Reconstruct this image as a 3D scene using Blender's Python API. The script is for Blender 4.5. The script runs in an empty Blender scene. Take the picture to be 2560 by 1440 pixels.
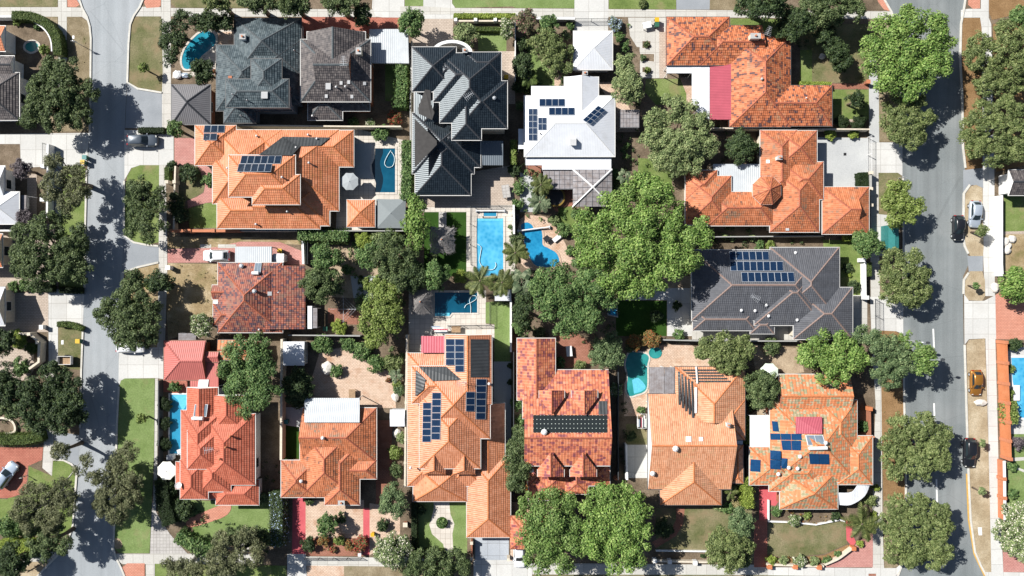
import bpy, math, random
import numpy as np
from mathutils import Vector
# ------------------------------------------------------------------ camera, sky, sun, exposure
SC = bpy.context.scene
COL = SC.collection
S, H = 0.0625, 112.0                       # metres per photo pixel on the ground, camera height
cam = bpy.data.cameras.new("camera"); camo = bpy.data.objects.new("camera", cam); COL.objects.link(camo)
camo.location = (0, 0, H); cam.sensor_width = 36.0; cam.lens = 36.0 * H / (2560 * S)
cam.clip_start = 1.0; cam.clip_end = 2000.0
SC.camera = camo
SUN_EL, SUN_AZ = 43.0, 28.0                # elevation; degrees the shadows turn below the picture's right
w = bpy.data.worlds.new("World"); SC.world = w; w.use_nodes = True
nt = w.node_tree; sky = nt.nodes.new("ShaderNodeTexSky"); sky.sky_type = 'NISHITA'; sky.sun_disc = False
sky.sun_elevation = math.radians(SUN_EL)
sd = Vector((-math.cos(math.radians(SUN_AZ)), math.sin(math.radians(SUN_AZ)), math.tan(math.radians(SUN_EL)))).normalized()
sky.sun_rotation = math.atan2(sd.x, sd.y)
bg = nt.nodes["Background"]; bg.inputs[1].default_value = 0.05
nt.links.new(sky.outputs[0], bg.inputs[0])
sl = bpy.data.lights.new("sun", 'SUN'); sl.energy = 5.0; sl.angle = math.radians(0.5); sl.color = (1.0, 0.97, 0.925)
so = bpy.data.objects.new("sun", sl); COL.objects.link(so); so.rotation_euler = sd.to_track_quat('Z', 'Y').to_euler()
so.location = sd * 150
SC.view_settings.view_transform = 'Standard'; SC.view_settings.look = 'None'
SC.view_settings.exposure = 0.57; SC.view_settings.gamma = 1.0
SC.cycles.max_bounces = 5; SC.cycles.diffuse_bounces = 1; SC.cycles.transparent_max_bounces = 8

rnd = random.Random(7)
# ------------------------------------------------------------------ helpers
def P(px, py, z=0.0):
    k = S * (H - z) / H
    return ((px - 1280) * k, (720 - py) * k, z)

def tag(o, label=None, cat=None, group=None, kind=None):
    if label: o["label"] = label
    if cat: o["category"] = cat
    if group: o["group"] = group
    if kind: o["kind"] = kind
    return o

def empty(name, loc, label=None, cat=None, group=None, rz=0.0):
    o = bpy.data.objects.new(name, None); COL.objects.link(o); o.location = loc; o.rotation_euler = (0, 0, rz)
    o.empty_display_size = 0.3
    return tag(o, label, cat, group)

class MB:
    """collects vertices and faces, links them as one mesh object"""
    def __init__(s): s.v = []; s.f = []; s.uv = []; s.mi = []; s.has_uv = False
    def face(s, pts, uv=None, mi=0):
        n = len(s.v); s.v.extend([tuple(p) for p in pts]); s.f.append(tuple(range(n, n + len(pts))))
        if uv: s.has_uv = True
        s.uv.append(uv or [(p[0], p[1]) for p in pts]); s.mi.append(mi)
    def box(s, x0, y0, z0, x1, y1, z1, mi=0, top=True):
        a = [(x0, y0), (x1, y0), (x1, y1), (x0, y1)]
        for i in range(4):
            (ax, ay), (bx, by) = a[i], a[(i + 1) % 4]
            L = math.hypot(bx - ax, by - ay)
            s.face([(ax, ay, z0), (bx, by, z0), (bx, by, z1), (ax, ay, z1)], [(0, 0), (L, 0), (L, z1 - z0), (0, z1 - z0)], mi)
        if top: s.face([(x, y, z1) for x, y in a], None, mi)
        s.face([(x, y, z0) for x, y in reversed(a)], None, mi)
    def prism(s, pts, z0, z1, mi=0):
        n = len(pts)
        for i in range(n):
            (ax, ay), (bx, by) = pts[i][:2], pts[(i + 1) % n][:2]
            s.face([(ax, ay, z0), (bx, by, z0), (bx, by, z1), (ax, ay, z1)], None, mi)
        s.face([(p[0], p[1], z1) for p in pts], None, mi)
        s.face([(p[0], p[1], z0) for p in reversed(pts)], None, mi)
    def slab(s, pts, t, mi=0, uv=None):
        """thick plate: 3-D polygon pts (counter-clockwise from above), extruded t downwards along its normal"""
        P0, P1, P2 = Vector(pts[0]), Vector(pts[1]), Vector(pts[2])
        n = (P1 - P0).cross(P2 - P0).normalized(); 
        if n.z < 0: n = -n
        low = [tuple(Vector(p) - n * t) for p in pts]
        s.face(pts, uv or uvm(pts), mi)
        s.face(list(reversed(low)), None, mi)
        for i in range(len(pts)):
            j = (i + 1) % len(pts); s.face([low[i], low[j], pts[j], pts[i]], [(0, 0)] * 4, mi)
    def cyl(s, x, y, z0, z1, r0, r1=None, n=10, mi=0):
        r1 = r0 if r1 is None else r1
        A = [(x + r0 * math.cos(2 * math.pi * i / n), y + r0 * math.sin(2 * math.pi * i / n), z0) for i in range(n)]
        B = [(x + r1 * math.cos(2 * math.pi * i / n), y + r1 * math.sin(2 * math.pi * i / n), z1) for i in range(n)]
        for i in range(n):
            j = (i + 1) % n; s.face([A[i], A[j], B[j], B[i]], None, mi)
        s.face(B, None, mi); s.face(list(reversed(A)), None, mi)
    def tube(s, pts, rad, n=6, mi=0):
        pts = [Vector(p) for p in pts]; rings = []
        for i, p in enumerate(pts):
            d = (pts[min(i + 1, len(pts) - 1)] - pts[max(i - 1, 0)]).normalized()
            a = d.orthogonal().normalized(); b = d.cross(a); r = rad[i] if isinstance(rad, (list, tuple)) else rad
            rings.append([tuple(p + (a * math.cos(2 * math.pi * k / n) + b * math.sin(2 * math.pi * k / n)) * r) for k in range(n)])
        for A, B in zip(rings, rings[1:]):
            for k in range(n):
                j = (k + 1) % n; s.face([A[k], A[j], B[j], B[k]], None, mi)
        s.face(rings[-1], None, mi); s.face(list(reversed(rings[0])), None, mi)
    def build(s, name, mats, parent=None, smooth=False, loc=None, rz=None):
        me = bpy.data.meshes.new(name); me.from_pydata(s.v, [], s.f)
        for m in (mats if isinstance(mats, (list, tuple)) else [mats]): me.materials.append(m)
        uv = me.uv_layers.new(name="UVMap"); flat = [c for f in s.uv for q in f for c in q]
        uv.data.foreach_set("uv", flat); me.polygons.foreach_set("material_index", s.mi)
        if smooth:
            import bmesh
            bm = bmesh.new(); bm.from_mesh(me); bmesh.ops.remove_doubles(bm, verts=bm.verts, dist=0.0005); bm.to_mesh(me); bm.free()
            me.polygons.foreach_set("use_smooth", [True] * len(me.polygons))
        me.update()
        o = bpy.data.objects.new(name, me); COL.objects.link(o)
        if parent: o.parent = parent
        if loc: o.location = loc
        if rz is not None: o.rotation_euler = (0, 0, rz)
        return o

def uvm(pts):
    """metre UVs of a planar face: u level, v up the slope"""
    A, B, C = Vector(pts[0]), Vector(pts[1]), Vector(pts[2]); n = (B - A).cross(C - A)
    if n.length < 1e-9: return [(p[0], p[1]) for p in pts]
    n.normalize()
    if n.z < 0: n = -n
    if n.z > 0.9995: return [(p[0], p[1]) for p in pts]
    e = Vector((0, 0, 1)).cross(n).normalized(); sl_ = n.cross(e)
    return [(Vector(p).dot(e), Vector(p).dot(sl_)) for p in pts]

def smooth_pts(pts, closed=True, n=5):
    out = []; N = len(pts); rng = range(N if closed else N - 1)
    g = (lambda i: pts[i % N]) if closed else (lambda i: pts[max(0, min(N - 1, i))])
    for i in rng:
        p0, p1, p2, p3 = g(i - 1), g(i), g(i + 1), g(i + 2)
        for k in range(n):
            t = k / n
            out.append(tuple(0.5 * ((2 * p1[a]) + (-p0[a] + p2[a]) * t + (2 * p0[a] - 5 * p1[a] + 4 * p2[a] - p3[a]) * t * t + (-p0[a] + 3 * p1[a] - 3 * p2[a] + p3[a]) * t ** 3) for a in (0, 1)))
    if not closed: out.append(tuple(pts[-1][:2]))
    return out

# ------------------------------------------------------------------ materials
def nodes(name):
    m = bpy.data.materials.new(name); m.use_nodes = True; t = m.node_tree
    return m, t, t.nodes["Principled BSDF"]
def N(t, kind, **kw):
    n = t.nodes.new("ShaderNode" + kind)
    for k, v in kw.items():
        if k.startswith("i_"):
            key = k[2:]; n.inputs[int(key) if key.isdigit() else key.replace("_", " ")].default_value = v
        else: setattr(n, k, v)
    return n
def L(t, a, b): t.links.new(a, b)
def mixrgb(t, fac, a, b, mode='MIX'):
    n = N(t, "MixRGB", blend_type=mode)
    for k, v in ((0, fac), (1, a), (2, b)):
        if hasattr(v, "links") or hasattr(v, "is_linked"): L(t, v, n.inputs[k])
        else: n.inputs[k].default_value = v if k == 0 else (*v, 1) if len(v) == 3 else v
    return n.outputs[0]
def ramp(t, fac, stops, interp='LINEAR'):
    r = N(t, "ValToRGB"); cr = r.color_ramp; cr.interpolation = interp
    while len(cr.elements) < len(stops): cr.elements.new(0.5)
    for e, (p, c) in zip(cr.elements, stops): e.position = p; e.color = (*c, 1)
    L(t, fac, r.inputs[0]); return r.outputs[0]
def noise(t, scale, vec=None, detail=4.0, rough=0.6):
    n = N(t, "TexNoise"); n.inputs["Scale"].default_value = scale; n.inputs["Detail"].default_value = detail; n.inputs["Roughness"].default_value = rough
    if vec is not None: L(t, vec, n.inputs["Vector"])
    return n.outputs[0]
def bump(t, b, h, strength=0.4, dist=0.05):
    n = N(t, "Bump"); n.inputs["Strength"].default_value = strength; n.inputs["Distance"].default_value = dist
    L(t, h, n.inputs["Height"]); L(t, n.outputs[0], b.inputs["Normal"])

def plain(name, c, rough=0.6, metal=0.0, spec=0.4, var=0.12, scale=3.0, coat=0.0):
    m, t, b = nodes(name); pos = N(t, "TexCoord").outputs["Object"]
    f = noise(t, scale, pos)
    lo = tuple(x * (1 - var) for x in c); hi = tuple(min(1, x * (1 + var)) for x in c)
    L(t, ramp(t, f, [(0.3, lo), (0.7, hi)]), b.inputs["Base Color"])
    b.inputs["Roughness"].default_value = rough; b.inputs["Metallic"].default_value = metal
    b.inputs["Specular IOR Level"].default_value = spec; b.inputs["Coat Weight"].default_value = coat
    return m

def ground_mat(name, stops, scale=0.25, fine=6.0, finev=0.35, bmp=0.3, patch=None, rough=0.9, joints=None, streak=None):
    """stops: colours over a slow noise; fine grain on top; patch: (scale, lo, hi, colour) worn patches; joints: (w, h) slab joints in metres"""
    m, t, b = nodes(name); pos = N(t, "TexCoord").outputs["Object"]
    a = noise(t, scale, pos, 5.0, 0.65); col = ramp(t, a, stops)
    g = noise(t, fine, pos, 3.0, 0.7)
    col = mixrgb(t, 1.0, col, ramp(t, g, [(0.25, (1 - finev,) * 3), (0.75, (1 + finev * 0.6,) * 3)]), 'MULTIPLY')
    if patch:
        q = noise(t, patch[0], pos, 4.0, 0.6)
        mk = N(t, "MapRange"); mk.inputs[1].default_value = patch[1]; mk.inputs[2].default_value = patch[2]; L(t, q, mk.inputs[0])
        col = mixrgb(t, mk.outputs[0], col, patch[3])
    if joints:
        br = N(t, "TexBrick"); br.offset = joints[2] if len(joints) > 2 else 0.0
        br.inputs["Scale"].default_value = 1.0; br.inputs["Brick Width"].default_value = joints[0]; br.inputs["Row Height"].default_value = joints[1]
        br.inputs["Mortar Size"].default_value = joints[3] if len(joints) > 3 else 0.03; br.inputs["Color1"].default_value = (1, 1, 1, 1); br.inputs["Color2"].default_value = (0.88, 0.88, 0.88, 1)
        br.inputs["Mortar"].default_value = (0.62, 0.6, 0.58, 1); L(t, pos, br.inputs["Vector"])
        col = mixrgb(t, 1.0, col, br.outputs[0], 'MULTIPLY')
    if streak:
        mp = N(t, "Mapping"); mp.inputs["Scale"].default_value = (0.9, 0.025, 1); L(t, pos, mp.inputs[0]); sn = noise(t, 1.0, mp.outputs[0], 4.0, 0.6)
        col = mixrgb(t, 1.0, col, ramp(t, sn, [(0.3, (1 - streak,) * 3), (0.7, (1 + streak,) * 3)]), 'MULTIPLY')
        v = N(t, "TexVoronoi", feature='DISTANCE_TO_EDGE'); v.inputs["Scale"].default_value = 0.16; L(t, mixrgb(t, 0.12, pos, N(t, "TexNoise").outputs[1]), v.inputs["Vector"])
        ck = N(t, "Math", operation='LESS_THAN'); L(t, v.outputs["Distance"], ck.inputs[0]); ck.inputs[1].default_value = 0.006
        col = mixrgb(t, ck.outputs[0], col, mixrgb(t, 1.0, col, (0.90, 0.90, 0.90), 'MULTIPLY'))
    L(t, col, b.inputs["Base Color"]); b.inputs["Roughness"].default_value = rough; b.inputs["Specular IOR Level"].default_value = 0.15
    if bmp: bump(t, b, g, bmp, 0.06)
    return m

def tile_mat(name, stops, weather=None, wscale=0.35, wlo=0.5, whi=0.7, tw=0.30, th=0.38, rough=0.62, spec=0.35):
    """per-tile random colour from stops, weathering patches on top; UVs are metres"""
    m, t, b = nodes(name); uv = N(t, "UVMap").outputs[0]
    sc = N(t, "VectorMath", operation='DIVIDE'); L(t, uv, sc.inputs[0]); sc.inputs[1].default_value = (tw, th, 1)
    fl = N(t, "VectorMath", operation='FLOOR'); L(t, sc.outputs[0], fl.inputs[0])
    wn = N(t, "TexWhiteNoise", noise_dimensions='3D'); L(t, fl.outputs[0], wn.inputs["Vector"])
    pos = N(t, "TexCoord").outputs["Object"]
    big = noise(t, 0.9, pos, 5.0, 0.7)
    mx = N(t, "Math", operation='MULTIPLY_ADD'); L(t, wn.outputs[0], mx.inputs[0]); mx.inputs[1].default_value = 0.5
    q = N(t, "Math", operation='MULTIPLY_ADD'); L(t, big, q.inputs[0]); q.inputs[1].default_value = 1.1; q.inputs[2].default_value = -0.30; L(t, q.outputs[0], mx.inputs[2])
    col = ramp(t, mx.outputs[0], stops)
    if weather:
        wv = noise(t, wscale, pos, 5.0, 0.7)
        ad = N(t, "Math", operation='MULTIPLY_ADD'); L(t, wn.outputs[0], ad.inputs[0]); ad.inputs[1].default_value = 0.22; L(t, wv, ad.inputs[2])
        mk = N(t, "MapRange"); mk.inputs[1].default_value = wlo + 0.1; mk.inputs[2].default_value = whi + 0.1; L(t, ad.outputs[0], mk.inputs[0])
        col = mixrgb(t, mk.outputs[0], col, weather)
    mp = N(t, "Mapping"); mp.inputs["Scale"].default_value = (1.6, 0.16, 1); L(t, uv, mp.inputs[0])
    col = mixrgb(t, 1.0, col, ramp(t, noise(t, 1.0, mp.outputs[0], 4.0, 0.65), [(0.3, (0.80, 0.79, 0.78)), (0.7, (1.10, 1.10, 1.10))]), 'MULTIPLY')
    # narrow side laps between tiles
    fr = N(t, "VectorMath", operation='FRACTION'); L(t, sc.outputs[0], fr.inputs[0])
    sx = N(t, "SeparateXYZ"); L(t, fr.outputs[0], sx.inputs[0])
    sn = N(t, "Math", operation='SINE'); ml = N(t, "Math", operation='MULTIPLY'); L(t, sx.outputs[0], ml.inputs[0]); ml.inputs[1].default_value = 6.2832; L(t, ml.outputs[0], sn.inputs[0])
    bump(t, b, sn.outputs[0], 0.55, 0.025)
    L(t, col, b.inputs["Base Color"]); b.inputs["Roughness"].default_value = rough; b.inputs["Specular IOR Level"].default_value = spec
    return m

def metal_mat(name, c, rib=0.22, rough=0.45, var=0.08, spec=0.4, dirt=None, bmp=0.5):
    """corrugated or ribbed sheet: ribs run down the slope"""
    m, t, b = nodes(name); uv = N(t, "UVMap").outputs[0]; sx = N(t, "SeparateXYZ"); L(t, uv, sx.inputs[0])
    ml = N(t, "Math", operation='MULTIPLY'); L(t, sx.outputs[0], ml.inputs[0]); ml.inputs[1].default_value = 6.2832 / rib
    sn = N(t, "Math", operation='SINE'); L(t, ml.outputs[0], sn.inputs[0])
    pos = N(t, "TexCoord").outputs["Object"]; nz = noise(t, 0.8, pos, 5.0, 0.65)
    col = ramp(t, nz, [(0.3, tuple(x * (1 - var) for x in c)), (0.7, tuple(min(1, x * (1 + var)) for x in c))])
    if dirt: 
        dn = noise(t, 0.35, pos, 5.0, 0.7); mk = N(t, "MapRange"); mk.inputs[1].default_value = 0.55; mk.inputs[2].default_value = 0.75; L(t, dn, mk.inputs[0])
        col = mixrgb(t, mk.outputs[0], col, dirt)
    L(t, col, b.inputs["Base Color"]); b.inputs["Roughness"].default_value = rough; b.inputs["Specular IOR Level"].default_value = spec
    bump(t, b, sn.outputs[0], bmp, 0.03)
    return m

def grid_mat(name, cell, line, nx, ny, wx=0.05, wy=0.05, rough=0.25, cell2=None, frame=None, fw=0.04, dots=False):
    """solar cells: unit UVs with nx by ny cells and a metal frame"""
    m, t, b = nodes(name); uv = N(t, "UVMap").outputs[0]; sx = N(t, "SeparateXYZ"); L(t, uv, sx.inputs[0])
    def edge(src, n, wd):
        a = N(t, "Math", operation='MULTIPLY'); L(t, src, a.inputs[0]); a.inputs[1].default_value = n
        f = N(t, "Math", operation='FRACT'); L(t, a.outputs[0], f.inputs[0])
        c = N(t, "Math", operation='SUBTRACT'); L(t, f.outputs[0], c.inputs[0]); c.inputs[1].default_value = 0.5
        d = N(t, "Math", operation='ABSOLUTE'); L(t, c.outputs[0], d.inputs[0])
        g = N(t, "Math", operation='GREATER_THAN'); L(t, d.outputs[0], g.inputs[0]); g.inputs[1].default_value = 0.5 - wd
        return g.outputs[0]
    def mx(a, b_, op='MAXIMUM'):
        n = N(t, "Math", operation=op); L(t, a, n.inputs[0]); L(t, b_, n.inputs[1]); return n.outputs[0]
    e = mx(edge(sx.outputs[0], nx, wx), edge(sx.outputs[1], ny, wy), 'MINIMUM' if dots else 'MAXIMUM')
    c1 = (*cell, 1)
    if cell2:
        nz = noise(t, 1.5, N(t, "TexCoord").outputs["Object"]); c0 = ramp(t, nz, [(0.3, cell), (0.7, cell2)])
    else: c0 = cell
    col = mixrgb(t, e, c0, line)
    if frame: col = mixrgb(t, mx(edge(sx.outputs[0], 1, fw), edge(sx.outputs[1], 1, fw)), col, frame)
    L(t, col, b.inputs["Base Color"]); b.inputs["Roughness"].default_value = rough; b.inputs["Specular IOR Level"].default_value = 0.06
    return m

def water_mat(name, c, c2, scale=1.6, rip=0.12):
    m, t, b = nodes(name); pos = N(t, "TexCoord").outputs["Object"]
    warp = N(t, "TexNoise"); warp.inputs["Scale"].default_value = 0.8; L(t, pos, warp.inputs["Vector"])
    ad = mixrgb(t, 0.25, pos, warp.outputs["Color"])
    v = N(t, "TexVoronoi", feature='SMOOTH_F1'); v.inputs["Scale"].default_value = scale; L(t, ad, v.inputs["Vector"])
    col = ramp(t, v.outputs["Distance"], [(0.15, c), (0.75, c2)])  # caustic light pattern painted into the water colour
    nz = noise(t, 0.25, pos, 3.0); col = mixrgb(t, 0.5, col, ramp(t, nz, [(0.35, tuple(x * 0.75 for x in c)), (0.65, c2)]))
    L(t, col, b.inputs["Base Color"]); b.inputs["Roughness"].default_value = 0.08; b.inputs["Specular IOR Level"].default_value = 0.5
    bump(t, b, noise(t, 3.0, pos, 3.0), rip, 0.05)
    return m

def leaf_mat(name, cols, extra=None, trans=0.25):
    """cols: dark, mid, light; one leaf-spray is one island; extra: (share, colour) of flowers"""
    m, t, b = nodes(name); geo = N(t, "NewGeometry"); r = geo.outputs["Random Per Island"]
    st = [(0.0, cols[0]), (0.5, cols[1]), (0.97, cols[2])]
    col = ramp(t, r, st)
    pos = N(t, "TexCoord").outputs["Object"]; nz = noise(t, 0.45, pos, 3.0)
    col = mixrgb(t, 1.0, col, ramp(t, nz, [(0.3, (0.72, 0.74, 0.7)), (0.7, (1.25, 1.22, 1.15))]), 'MULTIPLY')
    if extra:
        wn = N(t, "TexWhiteNoise", noise_dimensions='1D'); L(t, r, wn.inputs["W"])
        g = N(t, "Math", operation='LESS_THAN'); L(t, wn.outputs[0], g.inputs[0]); g.inputs[1].default_value = extra[0]
        col = mixrgb(t, g.outputs[0], col, extra[1])
    L(t, col, b.inputs["Base Color"]); b.inputs["Roughness"].default_value = 0.6; b.inputs["Specular IOR Level"].default_value = 0.25
    tr = N(t, "BsdfTranslucent"); L(t, col, tr.inputs[0]); ms = N(t, "MixShader"); ms.inputs[0].default_value = trans
    out = t.nodes["Material Output"]; L(t, b.outputs[0], ms.inputs[1]); L(t, tr.outputs[0], ms.inputs[2]); L(t, ms.outputs[0], out.inputs[0])
    return m

M = {}
# ground
M['soil'] = ground_mat('soil', [(0.3, (0.10, 0.075, 0.05)), (0.55, (0.19, 0.145, 0.10)), (0.75, (0.28, 0.22, 0.16))], 0.35, 5.0, 0.5, 0.4)
M['sand'] = ground_mat('sand', [(0.3, (0.33, 0.25, 0.17)), (0.7, (0.50, 0.40, 0.28))], 0.4, 5.0, 0.35, 0.3, (0.5, 0.5, 0.68, (0.26, 0.19, 0.12)))
M['road_pale'] = ground_mat('asphalt_pale', [(0.3, (0.31, 0.335, 0.35)), (0.7, (0.38, 0.40, 0.415))], 0.12, 7.0, 0.22, 0.15, (0.06, 0.5, 0.7, (0.28, 0.305, 0.32)), streak=0.10)
M['road_dark'] = ground_mat('asphalt_dark', [(0.3, (0.175, 0.195, 0.198)), (0.7, (0.23, 0.248, 0.248))], 0.12, 7.0, 0.25, 0.15, (0.07, 0.5, 0.7, (0.26, 0.272, 0.27)), streak=0.14)
M['crossover'] = ground_mat('asphalt_crossover', [(0.3, (0.25, 0.27, 0.29)), (0.7, (0.32, 0.34, 0.36))], 0.3, 9.0, 0.16, 0.15)
M['concrete'] = ground_mat('concrete', [(0.3, (0.51, 0.495, 0.45)), (0.7, (0.58, 0.565, 0.52))], 0.3, 4.0, 0.14, 0.1, (0.3, 0.55, 0.8, (0.45, 0.43, 0.38)), 0.85, (1.6, 1.6))
M['white_con'] = ground_mat('white_concrete', [(0.3, (0.555, 0.55, 0.525)), (0.7, (0.615, 0.61, 0.58))], 0.2, 4.0, 0.12, 0.1, (0.25, 0.55, 0.8, (0.48, 0.465, 0.435)), 0.8, (2.4, 2.4))
M['grey_con'] = ground_mat('grey_concrete', [(0.3, (0.42, 0.43, 0.43)), (0.7, (0.50, 0.51, 0.50))], 0.3, 5.0, 0.15, 0.1, None, 0.85)
M['driveway_grey'] = ground_mat('driveway_grey', [(0.3, (0.36, 0.39, 0.43)), (0.7, (0.44, 0.47, 0.50))], 0.3, 5.0, 0.12, 0.1, None, 0.8, (1.9, 1.9))
M['kerb'] = ground_mat('kerb_concrete', [(0.3, (0.5, 0.48, 0.43)), (0.7, (0.66, 0.64, 0.58))], 0.6, 6.0, 0.2, 0.1)
M['deck'] = ground_mat('pale_paving', [(0.3, (0.58, 0.53, 0.465)), (0.7, (0.67, 0.62, 0.55))], 0.4, 4.0, 0.1, 0.1, None, 0.8, (0.8, 0.8))
M['paver_beige'] = ground_mat('beige_pavers', [(0.3, (0.46, 0.38, 0.31)), (0.7, (0.57, 0.48, 0.40))], 0.5, 6.0, 0.15, 0.1, None, 0.85, (0.5, 0.25, 0.5))
M['paver_grey'] = ground_mat('grey_pavers', [(0.3, (0.42, 0.40, 0.38)), (0.7, (0.52, 0.50, 0.47))], 0.5, 6.0, 0.15, 0.1, None, 0.85, (0.5, 0.5))
M['paver_tan'] = ground_mat('tan_pavers', [(0.3, (0.60, 0.43, 0.315)), (0.7, (0.74, 0.575, 0.45))], 0.6, 5.0, 0.25, 0.15, (0.5, 0.5, 0.7, (0.52, 0.32, 0.21)), 0.85, (0.45, 0.22, 0.5))
M['paver_red'] = ground_mat('red_pavers', [(0.3, (0.40, 0.14, 0.10)), (0.7, (0.52, 0.21, 0.15))], 0.5, 6.0, 0.2, 0.1, None, 0.85, (0.45, 0.22, 0.5))
M['salmon'] = ground_mat('salmon_paving', [(0.3, (0.58, 0.25, 0.17)), (0.7, (0.66, 0.32, 0.23))], 0.6, 6.0, 0.15, 0.1, None, 0.85, (0.45, 0.22, 0.5))
M['pink'] = ground_mat('pink_paving', [(0.3, (0.50, 0.23, 0.20)), (0.7, (0.60, 0.32, 0.28))], 0.5, 6.0, 0.18, 0.1, None, 0.85, (0.45, 0.22, 0.5))
M['crimson'] = ground_mat('crimson_paving', [(0.3, (0.48, 0.085, 0.10)), (0.7, (0.58, 0.13, 0.14))], 0.5, 6.0, 0.15, 0.1)
M['brickpath'] = ground_mat('brick_path', [(0.3, (0.30, 0.13, 0.085)), (0.7, (0.42, 0.2, 0.14))], 0.6, 6.0, 0.25, 0.15, None, 0.85, (0.45, 0.22, 0.5))
M['lawn'] = ground_mat('lawn_green', [(0.28, (0.095, 0.145, 0.035)), (0.5, (0.165, 0.22, 0.065)), (0.75, (0.24, 0.28, 0.11))], 0.3, 5.0, 0.38, 0.5, (0.22, 0.56, 0.75, (0.27, 0.22, 0.12)))
M['lawn_lush'] = ground_mat('lawn_lush', [(0.3, (0.135, 0.20, 0.058)), (0.7, (0.22, 0.29, 0.11))], 0.35, 5.0, 0.35, 0.5, (0.3, 0.58, 0.8, (0.24, 0.22, 0.11)))
M['lawn_dark'] = ground_mat('lawn_dark', [(0.3, (0.022, 0.06, 0.008)), (0.7, (0.04, 0.09, 0.014))], 0.5, 6.0, 0.35, 0.4)
M['lawn_patchy'] = ground_mat('lawn_patchy', [(0.3, (0.10, 0.115, 0.04)), (0.5, (0.17, 0.165, 0.08)), (0.7, (0.26, 0.22, 0.13))], 0.3, 5.0, 0.42, 0.5, (0.35, 0.5, 0.7, (0.24, 0.18, 0.105)))
M['verge_brown'] = ground_mat('verge_brown', [(0.3, (0.17, 0.135, 0.075)), (0.5, (0.25, 0.2, 0.125)), (0.72, (0.36, 0.30, 0.20))], 0.35, 6.0, 0.45, 0.5, (0.3, 0.55, 0.75, (0.14, 0.135, 0.06)))
M['verge_rust'] = ground_mat('verge_rust', [(0.3, (0.20, 0.115, 0.05)), (0.7, (0.32, 0.20, 0.10))], 0.4, 6.0, 0.45, 0.5)
M['verge_pale'] = ground_mat('verge_pale', [(0.3, (0.28, 0.21, 0.125)), (0.5, (0.40, 0.32, 0.21)), (0.72, (0.54, 0.46, 0.33))], 0.35, 6.0, 0.35, 0.4)
M['straw'] = ground_mat('dry_grass', [(0.3, (0.23, 0.165, 0.085)), (0.5, (0.33, 0.25, 0.14)), (0.72, (0.48, 0.39, 0.26))], 0.4, 5.0, 0.42, 0.5, (0.3, 0.55, 0.72, (0.17, 0.15, 0.06)))
M['paint_line'] = plain('road_paint', (0.75, 0.75, 0.72), 0.7)
M['paint_yellow'] = plain('yellow_edge_paint', (0.55, 0.33, 0.08), 0.7)
# building
M['wall_cream'] = plain('cream_render', (0.62, 0.55, 0.44), 0.85)
M['wall_white'] = plain('white_render', (0.75, 0.75, 0.73), 0.8)
M['wall_brick'] = ground_mat('red_brick', [(0.3, (0.30, 0.12, 0.07)), (0.7, (0.42, 0.18, 0.11))], 0.5, 8.0, 0.3, 0.2)
M['wall_orange'] = ground_mat('orange_brick_wall', [(0.3, (0.50, 0.17, 0.07)), (0.7, (0.60, 0.23, 0.11))], 0.6, 8.0, 0.25, 0.1)
M['wall_grey'] = plain('grey_render', (0.40, 0.40, 0.39), 0.85)
M['fence_grey'] = plain('grey_fence', (0.36, 0.36, 0.34), 0.85)
M['fence_dark'] = plain('dark_fence', (0.05, 0.055, 0.06), 0.6)
M['timber'] = plain('timber', (0.33, 0.22, 0.13), 0.8, var=0.3, scale=6)
M['white'] = plain('white_paint', (0.70, 0.70, 0.69), 0.5, var=0.04)
M['gutter_w'] = plain('white_gutter', (0.60, 0.59, 0.56), 0.5, var=0.05)
M['gutter_d'] = plain('dark_gutter', (0.09, 0.09, 0.09), 0.5)
M['gutter_r'] = plain('brown_gutter', (0.25, 0.12, 0.08), 0.5)
M['black'] = plain('black_plastic', (0.02, 0.02, 0.022), 0.5)
M['steel'] = plain('galvanised_steel', (0.5, 0.52, 0.54), 0.4, 0.3)
M['glass'] = plain('dark_glass', (0.02, 0.03, 0.035), 0.06, 0, 0.6, 0.05)
M['tile_orange'] = tile_mat('tile_orange', [(0.1, (0.45, 0.15, 0.06)), (0.45, (0.60, 0.215, 0.10)), (0.9, (0.67, 0.285, 0.15))], (0.42, 0.17, 0.06), 0.4, 0.52, 0.75, rough=0.5, spec=0.5)
M['tile_apricot'] = tile_mat('tile_apricot', [(0.1, (0.49, 0.18, 0.085)), (0.45, (0.59, 0.24, 0.125)), (0.9, (0.66, 0.30, 0.175))], rough=0.5, spec=0.5)
M['tile_rust'] = tile_mat('tile_weathered_rust', [(0.26, (0.10, 0.06, 0.065)), (0.38, (0.36, 0.11, 0.045)), (0.55, (0.56, 0.175, 0.075)), (0.9, (0.64, 0.25, 0.125))], (0.33, 0.2, 0.12), 0.5, 0.58, 0.75)
M['tile_brickred'] = tile_mat('tile_brick_red_mottled', [(0.3, (0.09, 0.055, 0.07)), (0.45, (0.27, 0.08, 0.055)), (0.62, (0.37, 0.115, 0.07)), (0.9, (0.46, 0.18, 0.12))], (0.2, 0.13, 0.10), 0.5, 0.5, 0.75)
M['tile_salmon'] = tile_mat('tile_salmon', [(0.1, (0.40, 0.105, 0.06)), (0.5, (0.50, 0.14, 0.082)), (0.9, (0.56, 0.185, 0.115))], rough=0.6, spec=0.25)
M['tile_mixed'] = tile_mat('tile_orange_charcoal', [(0.12, (0.13, 0.08, 0.06)), (0.3, (0.42, 0.14, 0.06)), (0.6, (0.56, 0.19, 0.085)), (0.9, (0.62, 0.25, 0.13))], (0.22, 0.15, 0.10), 0.3, 0.54, 0.76)
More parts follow.
